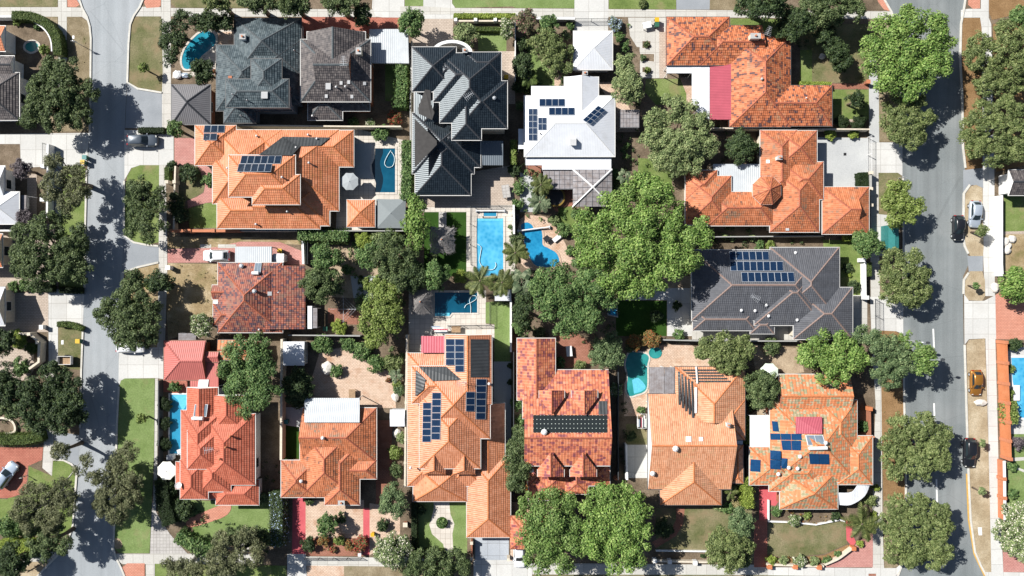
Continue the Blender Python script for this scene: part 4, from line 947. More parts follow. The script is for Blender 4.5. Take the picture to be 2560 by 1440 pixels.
# --- white metal house
h = house('house', 'white sheet metal roofed house carrying several small blue solar arrays', 'house', [
    (1311, 240, 1537, 391, 'hh', 'x'), (1411, 193, 1496, 320, 'gh', 'y')], 'metal_white', 'white', 'gutter_w', 'wall_white', z=3.2, pitch=0.42, stepped=False, cap=(0.08, 0.04))
cover(h, [(1328, 215), (1412, 215), (1412, 244), (1328, 244)], 3.0, 0.1, 'metal_white', 'porch_roof'); cover(h, [(1495, 247), (1531, 247), (1531, 262), (1495, 262)], 2.9, 0.1, 'metal_white', 'porch_roof')
cover(h, [(1314, 394), (1528, 394), (1528, 424), (1355, 424), (1355, 413), (1314, 413)], 2.7, 0, 'metal_white', 'verandah_roof')
cover(h, [(1296, 322), (1313, 322), (1313, 372), (1296, 372)], 2.6, 0.1, 'metal_white', 'porch_roof')
panels(h, [(1348, 248), (1412, 248), (1412, 267), (1348, 267)], 4, 1); panels(h, [(1372, 270), (1436, 270), (1436, 289), (1372, 289)], 4, 1)
panels(h, [(1322, 272), (1344, 272), (1344, 352), (1322, 352)], 2, 5); panels(h, [(1346, 294), (1367, 294), (1367, 326), (1346, 326)], 2, 2)
panels(h, [(1494, 266), (1513, 277), (1475, 313), (1455, 302)], 2, 4, lift=0.2)
chimney(h, 1461, 187, 0.7, 0.5, 0.9); skylight(h, 1432, 353, 0.95, 0.95, 'white', 0.7, 'roof_unit'); vent(h, 1351, 335, 0.1, 0.3, 'black')
# white hipped garage
h = house('garage', 'square white hipped metal garage at the top driveway', 'garage', [(1434, 78, 1531, 174, 'hh', 'x')], 'metal_white', 'white', 'gutter_w', 'wall_white', z=2.7, pitch=0.42, stepped=False, cap=(0.07, 0.03))
# --- red orange house with crimson patio roof
h = house('house', 'mottled red orange tiled house with crimson and white patio roofs', 'house', [
    (1667, 43, 1823, 163, 'hh', 'x'), (1750, 64, 1905, 163, 'hg', 'x'), (1824, 91, 1976, 317, 'hh', 'y'), (1836, 214, 2080, 315, 'hh', 'x')], 'tile_rust', 'cap_rust', 'gutter_d', 'wall_brick', z=2.8, pitch=0.54)
chimney(h, 1882, 97, 1.4, 0.7, 1.2, 'wall_cream'); antenna(h, 1907, 92, 2.5, 1.2); vent(h, 1903, 199, 0.2, 0.4, 'wall_grey'); vent(h, 2014, 246, 0.1, 0.3)
cover(h, [(1775, 166), (1836, 132), (1836, 299), (1775, 299)], 2.62, 0.35, 'metal_crimson', 'patio_cover', fall='x')
cover(h, [(1730, 164), (1774, 164), (1774, 300), (1742, 280), (1730, 258)], 2.55, 0, 'metal_white', 'patio_cover'); cover(h, [(1667, 164), (1730, 164), (1730, 183), (1667, 183)], 2.55, -0.1, 'metal_white', 'patio_cover')
# --- orange house with octagonal turret
h = house('house', 'orange tiled house with an eight sided turret and white patio roof', 'house', [
    (1901, 326, 1992, 500, 'hh', 'y'), (1940, 327, 2042, 420, 'hh', 'y'), (1950, 405, 2058, 498, 'hh', 'x'), (1925, 420, 2048, 580, 'hh', 'y'), (1770, 480, 1936, 564, 'hh', 'x'),
    (1714, 426, 1793, 500, 'hh', 'x'), (1714, 440, 1828, 562, 'hh', 'y')], 'tile_mixed', 'cap_rust', 'gutter_w', 'wall_cream', z=2.8, pitch=0.53)
turret(h, 1917, 476, 38, 4.2, 1.5, tile='tile_mixed'); cover(h, [(1783, 410), (1900, 410), (1900, 479), (1783, 479)], 2.5, 0.1, 'metal_pale')
chimney(h, 1944, 397, 0.6, 0.5, 0.9, 'white'); skylight(h, 1920, 404, 0.5, 0.5); skylight(h, 1968, 573, 0.5, 0.4)
h = house('garage', 'small hipped orange tiled garage next to grey concrete forecourt', 'garage', [(2056, 468, 2172, 585, 'hd', 'x')], 'tile_mixed', 'cap_rust', 'gutter_w', 'wall_cream', z=2.6, pitch=0.51)
# --- large grey house
h = house('house', 'wide flat grey tiled house with three rows of solar panels', 'house', [
    (1730, 625, 2060, 801, 'hh', 'x'), (1926, 619, 2098, 800, 'hh', 'y'), (1886, 650, 2060, 813, 'hh', 'x'), (1984, 719, 2131, 848, 'hh', 'x'), (1732, 770, 1890, 826, 'hh', 'x', 2.6), (1876, 790, 1935, 834, 'hh', 'x', 2.5)],
    'tile_grey', 'cap_brown', 'gutter_w', 'wall_cream', z=2.9, pitch=0.46)
panels(h, [(1822, 629), (1921, 629), (1923, 652), (1824, 652)], 6, 1); panels(h, [(1824, 654), (1957, 654), (1958, 679), (1826, 679)], 8, 1); panels(h, [(1852, 681), (1984, 681), (1987, 706), (1854, 706)], 8, 1)
antenna(h, 1880, 744, 1.5, 2.6)
for q in ((1915, 763), (1853, 776), (1887, 777), (1921, 790), (1992, 800), (1988, 632)): vent(h, *q, 0.22, 0.2)
# --- dark red mottled house
h = house('house', 'dark mottled brick red tiled house with rooftop water heater', 'house', [
    (545, 657, 706, 831, 'hh', 'y'), (531, 713, 620, 748, 'gg', 'x'), (533, 760, 640, 813, 'hg', 'x')], 'tile_brickred', 'cap_rust', 'gutter_w', 'wall_white', z=2.8, pitch=0.51)
planes(h, 'rear_roof', 'tile_brickred', [[(660, 664, 3.75), (763, 664, 2.45), (763, 823, 2.45), (660, 823, 3.75)]])
m = MB(); a, b = P(640, 668, 0), P(755, 818, 0); m.box(a[0], b[1], 0, b[0], a[1], 2.4); put(h, m, 'rear_wall', 'wall_brick')
cover(h, [(532, 751), (575, 751), (575, 760), (532, 760)], 2.7, 0.0, 'white', 'porch_roof', posts=False)
cover(h, [(769, 765), (780, 765), (780, 822), (769, 822)], 2.3, 0.0, 'metal_white', 'porch_roof'); cover(h, [(781, 770), (793, 770), (793, 820), (781, 820)], 2.2, 0.0, 'polycarb', 'pergola_roof')
water_heater(h, [(639, 658), (655, 658), (652, 685), (635, 685)], ((632, 686), (649, 686)))
vent(h, 606, 665, 0.32, 0.5, 'steel'); vent(h, 639, 728, 0.3, 0.6, 'steel'); skylight(h, 674, 734, 0.6, 0.6); vent(h, 697, 731, 0.15, 0.2); vent(h, 649, 824, 0.15, 0.2)
# --- red metal garage and salmon house
h = house('garage', 'red corrugated metal garage facing the concrete driveway', 'garage', [(410, 852, 514, 950, 'hg', 'x'), (480, 880, 546, 905, 'gg', 'x', 2.75)], 'metal_red', 'metal_red', 'gutter_r', 'wall_brick', z=2.7, pitch=0.42, stepped=False)
cover(h, [(475, 905), (546, 905), (546, 968), (475, 968)], 2.6, 0.1, 'metal_red', 'link_roof'); cover(h, [(497, 949), (522, 949), (519, 969), (494, 969)], 2.75, 0.1, 'white', 'skylight_sheet', posts=False)
cover(h, [(446, 833), (490, 833), (490, 851), (446, 851)], 2.4, 0.0, 'polycarb', 'pergola_roof')
h = house('house', 'salmon tiled house beside narrow lap pool at lower left', 'house', [
    (468, 969, 545, 1100, 'gh', 'y'), (530, 988, 620, 1080, 'gh', 'y'), (508, 1035, 638, 1212, 'hh', 'y'), (453, 1026, 560, 1190, 'hh', 'y'), (469, 1077, 550, 1172, 'hh', 'y', 4.2), (451, 1150, 520, 1247, 'hh', 'y'), (500, 1140, 577, 1229, 'hh', 'y'),
    (440, 1155, 470, 1222, 'hh', 'y', 2.6), (540, 1200, 647, 1262, 'hh', 'x', 2.7), (470, 1200, 547, 1247, 'hh', 'x', 2.65)], 'tile_salmon', 'cap_salmon', 'gutter_w', 'wall_white', z=3.5, pitch=0.53)
water_heater(h, [(488, 1010), (521, 1010), (517, 1041), (484, 1041)], ((483, 1044), (510, 1044)))
for q in ((552, 1146), (567, 1117), (578, 1090)): vent(h, *q, 0.18, 0.5, 'terracotta')
antenna(h, 530, 1120, 1.2, 0.2); dish(h, 451, 1211, 0.5)
# --- orange house with white patio
h = house('house', 'weathered orange house with white corrugated patio and beige courtyard', 'house', [
    (757, 1020, 941, 1155, 'gh', 'x'), (750, 1070, 890, 1243, 'hh', 'y'), (812, 1110, 899, 1262, 'hh', 'y'), (703, 1151, 790, 1243, 'hh', 'y'), (850, 1150, 941, 1197, 'hh', 'x')], 'tile_mixed', 'cap_rust', 'gutter_w', 'wall_brick', z=2.8, pitch=0.53)
cover(h, [(761, 995), (899, 995), (899, 1056), (761, 1056)], 3.0, 1.3, 'metal_pale'); vent(h, 808, 1094, 0.25, 0.4); vent(h, 754, 1202, 0.25, 0.3)
chimney(h, 855, 1255, 0.9, 0.6, 0.4, 'white')
# --- orange house with many solar panels
h = house('house', 'two storey apricot tiled house covered with four solar arrays', 'house', [
    (1113, 837, 1229, 1010, 'gg', 'y', 4.8), (1049, 915, 1225, 1096, 'hh', 'x', 4.8), (1030, 917, 1160, 1008, 'hg', 'x', 4.8), (1049, 985, 1201, 1171, 'hh', 'y', 4.8),
    (1019, 883, 1150, 1215, 'hh', 'y', 2.8), (1033, 1160, 1167, 1253, 'hh', 'y', 2.7), (1120, 1140, 1210, 1215, 'hh', 'x', 2.75), (1167, 1140, 1276, 1343, 'hh', 'y', 2.6), (1180, 1008, 1262, 1230, 'gh', 'y', 2.55)], 'tile_apricot', 'cap_orange', 'gutter_w', 'wall_cream', z=4.8, pitch=0.51)
panels(h, [(1115, 847), (1162, 847), (1162, 930), (1115, 930)], 2, 5, skip={(0, 4)}); panels(h, [(1189, 947), (1216, 947), (1213, 1048), (1188, 1048)], 1, 6); panels(h, [(1164, 979), (1187, 979), (1186, 1028), (1163, 1028)], 1, 3)
panels(h, [(1081, 981), (1105, 981), (1102, 1099), (1079, 1099)], 1, 7); panels(h, [(1058, 1006), (1080, 1006), (1079, 1105), (1056, 1105)], 1, 6)
roof_sheet(h, [(1176, 848), (1221, 848), (1221, 943), (1176, 943)], 'pool_heating_mat', 'heat_mat', 0.1); roof_sheet(h, [(1047, 918), (1115, 918), (1152, 950), (1082, 954)], 'pool_heating_mat', 'heat_mat', 0.2); roof_sheet(h, [(1041, 925), (1066, 950), (1060, 975), (1040, 991)], 'pool_heating_mat', 'heat_mat', 0.2)
vent(h, 1027, 1168, 0.2, 0.4); vent(h, 1223, 959, 0.2, 0.3); antenna(h, 1157, 954, 1.4, 0.1)
for dx in (0, 75):
    d = MB(); cm = MB()
    x0, x1, y0, y1, zt = 1057 + dx, 1114 + dx, 1140, 1186, 5.0
    A, B, Rr, Bk = P(x0, y1, 4.6), P(x1, y1, 4.6), P((x0 + x1) / 2, y1 - 10, 5.7), P((x0 + x1) / 2, y0, 6.0)
    C0, C1 = P(x0, y1 - 40, 4.7), P(x1, y1 - 40, 4.7)
    courses(d, [A, Rr, Bk, C0]); courses(d, [B, C1, Bk, Rr]); courses(d, [A, B, Rr]); cm.tube([Rr, Bk], 0.1, 5); cm.tube([A, Rr], 0.08, 5); cm.tube([B, Rr], 0.08, 5)
    o = put(h, d, 'dormer', 'tile_apricot'); put(h, cm, 'ridge_cap', 'cap_orange', o)
    d = MB(); d.box(A[0] + .2, A[1] + .25, 2.9, B[0] - .2, C0[1], 4.62); put(h, d, 'dormer_wall', 'wall_cream', o)
cover(h, [(1053, 840), (1114, 840), (1114, 882), (1053, 882)], 3.2, 0.2, 'metal_pink', 'patio_cover')
cover(h, [(1268, 1220), (1276, 1220), (1276, 1326), (1268, 1326)], 2.3, 0.0, 'metal_red', 'lean_to_roof', posts=False)
# --- steep pink orange house with four dormers
h = house('house', 'gabled pink and orange tiled house with four dormers', 'house', [
    (1293, 846, 1388, 1000, 'gg', 'y', 3.2, 0.5), (1307, 975, 1340, 1046, 'hh', 'y', 3.2, 0.6)], 'tile_pinkish', 'cap_rust', 'gutter_w', 'wall_brick', z=3.2)
X0, Y1, _ = P(1310, 925, 2.9); X1, Y0, _ = P(1521, 1237, 2.9); yr = (Y0 + Y1) / 2; zr_ = 2.9 + (Y1 - Y0) / 2 * 0.42; ys = yr - 4.55; zs_ = zr_ - 4.55 * 0.42
h.rects.append(('x', X0, X1, Y0, Y1, 2.9, 0.42, 'gg'))
m, c, g_ = MB(), MB(), MB()
courses(m, [(X0, Y1, 2.9), (X1, Y1, 2.9), (X1, yr, zr_), (X0, yr, zr_)]); courses(m, [(X0, ys, zs_), (X1, ys, zs_), (X1, yr, zr_), (X0, yr, zr_)])
mr = put(h, m, 'main_roof', 'tile_pinkish'); c.tube([(X0, yr, zr_ + .04), (X1, yr, zr_ + .04)], .12, 6); put(h, c, 'ridge_cap', 'cap_rust', mr)
g_.box(X0, ys - .1, zs_ - .1, X1, ys, zs_ + .02); g_.box(X0, Y1, 2.8, X1, Y1 + .1, 2.92); put(h, g_, 'gutter', 'gutter_w', mr)
pr = [(Y1 - .4, 0), (Y1 - .4, 2.95), (yr, zr_ - .1), (ys + .4, zs_ + .05), (ys + .4, 0)]; m = MB(); a, b = X0 + .12, X1 - .12
m.face([(a, y, z) for y, z in pr]); m.face([(b, y, z) for y, z in pr[::-1]])
for (y0, z0), (y1, z1) in zip(pr, pr[1:]): m.face([(a, y0, z0 - (.12 if z0 > 2.6 else 0)), (b, y0, z0 - (.12 if z0 > 2.6 else 0)), (b, y1, z1 - (.12 if z1 > 2.6 else 0)), (a, y1, z1 - (.12 if z1 > 2.6 else 0))])
put(h, m, 'main_wall', 'wall_white')
wing(h, [(1320, 1150, 1524, 1214, 'hh', 'x'), (1322, 1180, 1412, 1250, 'hh', 'y'), (1412, 1150, 1470, 1235, 'hh', 'y')], 'tile_pinkish', 'cap_rust')
def dormer(h, x0, x1, yf, yb, zf, zr, tile, south):
    d, cm, wl = MB(), MB(), MB(); xm = (x0 + x1) / 2
    A, B, F, K = P(x0, yf, zf), P(x1, yf, zf), P(xm, yf, zr), P(xm, yb, zr); C0, C1 = P(x0, yf + (yb - yf) * 0.3, zf), P(x1, yf + (yb - yf) * 0.3, zf)
    courses(d, [A, F, K, C0] if south else [A, C0, K, F]); courses(d, [B, C1, K, F] if south else [B, F, K, C1]); cm.tube([F, K], 0.1, 5)
    ib = 0.2 if south else -0.2
    wl.face([(A[0] + .15, A[1] + ib, zf - 1.6), (B[0] - .15, A[1] + ib, zf - 1.6), (B[0] - .15, A[1] + ib, zf), (F[0], F[1] + ib, zr - .08), (A[0] + .15, A[1] + ib, zf)])
    yy = C0[1]; wl.box(A[0] + .2, min(A[1] + ib, yy), zf - 1.6, B[0] - .2, max(A[1] + ib, yy), zf - 0.02)
    g_ = MB(); g_.box(A[0] - .08, min(A[1], yy), zf - .1, A[0], max(A[1], yy), zf + .02); g_.box(B[0], min(A[1], yy), zf - .1, B[0] + .08, max(A[1], yy), zf + .02)
    o = put(h, d, 'dormer', tile); put(h, cm, 'ridge_cap', 'cap_rust', o); put(h, wl, 'dormer_wall', 'wall_white', o); put(h, g_, 'gutter', 'gutter_w', o)
for x0, x1 in ((1348, 1411), (1429, 1494)): dormer(h, x0, x1, 976, 1038, 5.1, 6.3, 'tile_pinkish', False)
for x0, x1 in ((1344, 1410), (1425, 1491)): dormer(h, x0, x1, 1192, 1130, 5.3, 6.5, 'tile_pinkish', True)
roof_sheet(h, [(1333, 1038), (1518, 1038), (1518, 1082), (1333, 1082)], 'pool_heating_mat', 'heat_dots', 0.1, unit=True)
roof_sheet(h, [(1496, 1003), (1518, 1003), (1518, 1037), (1496, 1037)], 'pool_heating_mat', 'heat_mat', 0.1)
vent(h, 1360, 1078, 0.4, 0.6); skylight(h, 1328, 1176, 0.7, 0.6)
# --- pale apricot house with pergola
h = house('house', 'pale apricot tiled house with striped roof heating tubes and polycarbonate pergola', 'house', [
    (1620, 985, 1827, 1223, 'gg', 'x', 3.0, 0.42), (1688, 917, 1862, 1100, 'hd', 'y', 2.9, 0.45), (1750, 1000, 1862, 1080, 'hh', 'x', 2.9), (1650, 1130, 1803, 1262, 'gh', 'y', 2.8, 0.45), (1826, 1113, 1858, 1208, 'hh', 'y', 2.6)], 'tile_apricot2', 'cap_orange', 'gutter_d', 'wall_white', z=2.9)
for k in range(5):
    roof_sheet(h, [(1695 + k * 8, 929 + k * 6), (1700 + k * 8, 929 + k * 6), (1702 + k * 8, 1012 + k * 8), (1697 + k * 8, 1012 + k * 8)], 'heating_tube', 'heat_mat', 0.12)
    roof_sheet(h, [(1704 + k * 8, 924 + k * 7), (1790 + k * 9, 924 + k * 7), (1794 + k * 8, 928 + k * 7), (1708 + k * 8, 928 + k * 7)], 'heating_tube', 'heat_mat', 0.12)
roof_sheet(h, [(1737, 918), (1741, 918), (1744, 960), (1740, 960)], 'heating_pipe', 'white', 0.3); roof_sheet(h, [(1737, 968), (1743, 968), (1742, 1032), (1737, 1032)], 'heating_pipe', 'white', 0.3)
skylight(h, 1721, 1098, 0.8, 0.8); skylight(h, 1752, 1098, 0.6, 0.6); vent(h, 1687, 1120, 0.4, 0.5); vent(h, 1630, 1182, 0.35, 0.5); chimney(h, 1817, 1060, 0.4, 0.5, 0.9, 'white')
cover(h, [(1623, 918), (1661, 918), (1661, 1012), (1623, 1012)], 2.7, 0.35, 'polycarb', 'pergola_roof', fall='x'); cover(h, [(1662, 918), (1686, 918), (1686, 1012), (1662, 1012)], 3.05, -0.1, 'polycarb', 'pergola_roof', fall='x')
cover(h, [(1824, 1082), (1857, 1080), (1857, 1112), (1826, 1112)], 2.4, 0.0, 'metal_white', 'porch_roof')
# --- mottled green orange house
h = house('house', 'orange house mottled with green lichen and dark blue roof panels', 'house', [
    (1948, 936, 2125, 1040, 'gg', 'x', 2.9, 0.4), (1925, 1003, 2142, 1205, 'hh', 'x', 2.9, 0.42), (1874, 1118, 1990, 1212, 'hh', 'x', 2.8, 0.42), (2095, 1090, 2181, 1211, 'hh', 'y', 2.8, 0.42), (1923, 1130, 2060, 1228, 'hh', 'x', 2.8, 0.42), (2040, 1000, 2142, 1130, 'hh', 'y', 2.9, 0.5), (1950, 1175, 2094, 1272, 'hh', 'y', 2.75, 0.5)], 'tile_green', 'cap_orange', 'gutter_w', 'wall_brick', z=2.9)
cover(h, [(1875, 1038), (1925, 1038), (1925, 1120), (1875, 1120)], 2.6, 0.1, 'white', 'patio_cover'); roof_sheet(h, [(1986, 1044), (2052, 1044), (2052, 1086), (1986, 1086)], 'skillion_roof', 'metal_crimson', 0.15)
for q, nx, ny in (([(1929, 1052), (1944, 1053), (1948, 1079), (1932, 1078)], 1, 1), ([(1925, 1083), (2004, 1084), (2005, 1100), (1926, 1099)], 3, 1), ([(1952, 1100), (2003, 1101), (2003, 1126), (1956, 1125)], 2, 1), ([(1925, 1126), (1953, 1128), (1952, 1175), (1925, 1173)], 1, 2), ([(1953, 1145), (1969, 1146), (1968, 1172), (1953, 1171)], 1, 1), ([(1876, 1147), (1902, 1149), (1901, 1180), (1875, 1178)], 1, 1), ([(2021, 1133), (2072, 1134), (2073, 1160), (2024, 1159)], 2, 1)):
    panels(h, q, nx, ny, 'solar_plain')
water_heater(h, [(2012, 1087), (2056, 1087), (2064, 1114), (2018, 1113)], ((2019, 1120), (2065, 1119)))
for q in ((1944, 1184), (2062, 1106), (1998, 1140), (1970, 1168), (1992, 1170)): vent(h, *q, 0.28, 0.4)
m = MB(); inn = smooth_pts([(2096, 1232), (2130, 1230), (2148, 1208), (2166, 1206)], False, 4); outr = smooth_pts([(2096, 1262), (2128, 1262), (2162, 1240), (2176, 1208)], False, 4)
for i in range(len(inn) - 1):
    a, b, c, d = P(*inn[i], 2.7), P(*inn[i + 1], 2.7), P(*outr[i + 1], 2.35), P(*outr[i], 2.35); m.slab([d, c, b, a], 0.08)
put(h, m, 'verandah_roof', 'metal_white')
# --- houses cut by the frame
h = house('house', 'orange tiled roof corner with white gutter at upper left frame edge', 'house', [(-120, 65, 13, 128, 'gg', 'x')], 'tile_orange', 'cap_orange', 'gutter_w', 'wall_white', z=2.9)
h = house('house', 'dark brown roofed house in tree shade at left frame edge', 'house', [(-140, 182, 48, 300, 'hh', 'x', 2.9), (-90, 140, 35, 190, 'gg', 'x', 2.8)], 'tile_brown', 'cap_dark', 'gutter_w', 'wall_white', z=2.9)
h = house('house', 'white metal roofed house with bay at left frame edge', 'house', [(-130, 480, 48, 560, 'hh', 'x'), (-120, 415, 12, 500, 'gg', 'x')], 'metal_white', 'white', 'gutter_w', 'wall_white', z=2.9, stepped=False, cap=(0.07, 0.03))
cover(h, [(48, 488), (66, 488), (64, 545), (46, 545)], 2.5, 0.0, 'polycarb', 'pergola_roof')
h = house('house', 'sliver of bright orange roof left of the big dark street tree', 'house', [(-120, 585, 6, 668, 'gg', 'x')], 'tile_orange', 'cap_orange', 'gutter_w', 'wall_cream', z=2.9)
h = house('house', 'sliver of grey roof left of the beige paver driveway', 'house', [(-120, 718, 12, 814, 'gg', 'x')], 'metal_white', 'white', 'gutter_w', 'wall_cream', z=2.9, stepped=False)
h = house('house', 'brown tiled roof corner at right frame edge above the small lawn', 'house', [(2522, 425, 2700, 488, 'gg', 'x')], 'tile_brown', 'cap_dark', 'gutter_w', 'wall_white', z=2.9)
h = house('garage', 'tan roofed garage partly hidden by the bright trees at bottom centre', 'garage', [(1276, 1290, 1400, 1372, 'hg', 'x')], 'tile_pinkish', 'cap_rust', 'gutter_r', 'wall_brick', z=2.6)
h = house('shed', 'mossy tiled lean to between red garage and round dark green tree', 'shed', [(545, 850, 640, 900, 'gg', 'x', 2.4, 0.2)], 'tile_green', 'cap_rust', 'gutter_d', 'wall_brick', z=2.4)
# ------------------------------------------------------------------ pools
def pool(label, pts, mat, smooth=0, steps=(), coping='deck', cw=0.3, smat='step_dark'):
    pp = smooth_pts(pts, True, smooth) if smooth else pts
    wv = [P(*p)[:2] for p in pp]
    a = sum(wv[i][0] * wv[(i + 1) % len(wv)][1] - wv[(i + 1) % len(wv)][0] * wv[i][1] for i in range(len(wv)))
    if a < 0: wv.reverse()
    cx = sum(p[0] for p in wv) / len(wv); cy = sum(p[1] for p in wv) / len(wv); z0 = max(ground_z(x, y) for x, y in wv)
    e = empty('swimming_pool', (cx, cy, z0), label, 'swimming pool')
    m = MB(); m.face([(x - cx, y - cy, 0.03) for x, y in wv]); m.build('water', M[mat], e)
    m = MB(); nn = len(wv)
    out = []
    for i in range(nn):
        p, q, r = Vector(wv[i - 1]), Vector(wv[i]), Vector(wv[(i + 1) % nn])
        d1, d2 = (q - p).normalized(), (r - q).normalized(); n1, n2 = Vector((d1.y, -d1.x)), Vector((d2.y, -d2.x)); b = (n1 + n2)
        b = b / max(0.5, b.dot(n1)) ; out.append(q + b * cw)
    for i in range(nn):
        j = (i + 1) % nn; A, B, Cc, D = wv[i], wv[j], out[j], out[i]
        m.face([(D[0] - cx, D[1] - cy, .07), (Cc[0] - cx, Cc[1] - cy, .07), (B[0] - cx, B[1] - cy, .07), (A[0] - cx, A[1] - cy, .07)])
        m.face([(A[0] - cx, A[1] - cy, .0), (A[0] - cx, A[1] - cy, .07), (B[0] - cx, B[1] - cy, .07), (B[0] - cx, B[1] - cy, .0)])
        m.face([(D[0] - cx, D[1] - cy, .0), (Cc[0] - cx, Cc[1] - cy, .0), (Cc[0] - cx, Cc[1] - cy, .07), (D[0] - cx, D[1] - cy, .07)])
    m.build('coping', M[coping], e)
    for k, s in enumerate(steps):
        m = MB(); sp = smooth_pts(s, False, 4) if len(s) > 4 else s
        q = [P(*p) for p in sp]; ar = sum(q[i][0] * q[(i + 1) % len(q)][1] - q[(i + 1) % len(q)][0] * q[i][1] for i in range(len(q)))
        if ar < 0: q.reverse()
        m.face([(p[0] - cx, p[1] - cy, 0.036 + 0.004 * k) for p in q]); m.build('pool_step', M[smat], e)
    return e
def hose(label, pts, z=0.12):
    pp = smooth_pts(pts, False, 6); m = MB(); w_ = [P(*p) for p in pp]; c = w_[0]; z0 = ground_z(c[0], c[1])
    m.tube([(p[0] - c[0], p[1] - c[1], 0.04) for p in w_], 0.05, 5)
    return tag(m.build('pool_hose', M['hose'], None, True, loc=(c[0], c[1], z0 + z)), label, 'pool hose')
pool('dark blue oval pool shaded by dense trees at upper left', [(480, 100), (505, 80), (528, 80), (540, 95), (535, 115), (505, 140), (490, 160), (475, 172), (460, 170), (455, 150), (462, 125)], 'water_oval', 4)
pool('small garden pond pool behind the curved hedge at top left', [(66, 110), (82, 104), (96, 112), (92, 124), (78, 130), (64, 122)], 'water_teal', 3)
pool('deep blue pool with curved dark steps beside grey umbrella', [(938, 371), (988, 371), (988, 481), (938, 481), (940, 458), (931, 430), (929, 412), (937, 395)], 'water_deep', 0,
     [[(938, 371), (956, 371), (957, 385), (950, 405), (953, 425), (958, 450), (950, 481), (938, 481), (940, 458), (931, 430), (929, 412), (937, 395)]], 'deck')
hose('white loop of hose floating in the deep blue pool', [(978, 376), (968, 392), (962, 408), (968, 418), (980, 417), (986, 406), (986, 392), (979, 380)])
pool('bright blue rectangular pool with pale entry step and fence', [(1192, 546), (1258, 546), (1258, 690), (1192, 690)], 'water_blue', 0, [[(1192, 546), (1258, 546), (1258, 552), (1192, 552)]], 'deck', 0.35, 'step_pale')
pool('small square spa joined to top of bright blue pool', [(1209, 529), (1241, 529), (1241, 544), (1209, 544)], 'water_lap', 0, (), 'deck', 0.15)
hose('pale curly hose at lower end of the bright blue rectangular pool', [(1193, 610), (1203, 618), (1201, 635), (1199, 655), (1212, 672), (1232, 674), (1240, 664), (1238, 656)])
pool('kidney shaped bright blue pool on tan brick paving', [(1303, 562), (1318, 556), (1330, 563), (1336, 573), (1352, 574), (1356, 590), (1357, 612), (1370, 620), (1390, 632), (1398, 650), (1392, 664), (1370, 668), (1340, 664), (1325, 645), (1312, 610), (1306, 585)], 'water_bright', 4, (), 'paver_tan')
pool('dark blue rectangular pool with paved corner behind apricot solar house', [(1087, 731), (1193, 731), (1193, 782), (1130, 782), (1124, 790), (1087, 790)], 'water_deep', 0, [[(1087, 782), (1124, 782), (1124, 790), (1087, 790)]], 'deck', 0.25, 'step_pale')
hose('white hose curling across the dark blue rectangular pool', [(1161, 770), (1166, 762), (1178, 756), (1190, 748), (1190, 740), (1180, 740), (1174, 750), (1177, 766), (1177, 782)])
pool('kidney shaped teal pool beside apricot house pergola', [(1572, 884), (1585, 880), (1612, 884), (1622, 894), (1618, 915), (1618, 960), (1612, 978), (1592, 986), (1574, 990), (1566, 975), (1569, 940), (1564, 910)], 'water_teal', 4, [[(1580, 950), (1596, 945), (1614, 966), (1604, 978), (1585, 984)]], 'deck', 0.25, 'step_pale')
pool('small round teal spa next to kidney shaped teal pool', [(1638 + 14 * math.cos(k * math.pi / 4), 882 + 12 * math.sin(k * math.pi / 4)) for k in range(8)], 'water_teal', 3, (), 'water_teal', 0.15)
pool('long narrow lap pool along the salmon tiled house', [(425, 986), (470, 986), (456, 1134), (424, 1134)], 'water_lap', 0, [[(432, 988), (469, 988), (467, 1010), (456, 1024), (445, 1000)]], 'white', 0.2, 'step_pale')
pool('blue pool cut by right frame edge behind orange brick wall', [(2527, 894), (2620, 894), (2620, 1044), (2548, 1044), (2530, 950)], 'water_blue', 0, (), 'white', 0.3)
pool('sliver of shaded blue pool under dark trees near grey house', [(1515, 760), (1540, 755), (1542, 790), (1522, 786)], 'water_bright', 0, (), 'paver_grey', 0.2)
# ------------------------------------------------------------------ walls and fences
def wall(name, label, pts, wd=0.22, h=1.7, mat='wall_cream', cat='wall', piers=None, pmat=None, cap=None, ps=0.5, ph=0.25, group=None):
    """free-standing wall along photo points (its top); piers every so many metres, or a list of photo points"""
    w_ = [P(*p, h)[:2] for p in pts]; bx, by = w_[0]; z0 = 0
    w_ = [(x - bx, y - by) for x, y in w_]; lf, rt = ribbon_pts(w_, wd); m = MB()
    for i in range(len(w_) - 1): m.prism([lf[i], rt[i], rt[i + 1], lf[i + 1]], 0, h)
    if piers is None and cap is None:
        return tag(m.build(name, M[mat], None, loc=(bx, by, z0)), label, cat, group)
    e = empty(name, (bx, by, z0), label, cat, group); m.build('panel', M[mat], e)
    if cap:
        lf, rt = ribbon_pts(w_, wd + 0.12); m = MB()
        for i in range(len(w_) - 1): m.prism([lf[i], rt[i], rt[i + 1], lf[i + 1]], h + 0.002, h + 0.07)
        m.build('capping', M[cap], e)
    sp = []
    if isinstance(piers, (int, float)):
        for a, b in zip(w_, w_[1:]):
            Ld = math.dist(a, b); k = max(1, round(Ld / piers)); sp += [(a[0] + (b[0] - a[0]) * i / k, a[1] + (b[1] - a[1]) * i / k) for i in range(k)]
        sp.append(w_[-1])
    elif piers: sp = [(P(*q, h)[0] - bx, P(*q, h)[1] - by) for q in piers]
    for x, y in sp:
        m = MB(); m.box(x - ps / 2, y - ps / 2, 0, x + ps / 2, y + ps / 2, h + ph); m.build('pier', M[pmat or mat], e)
    return e
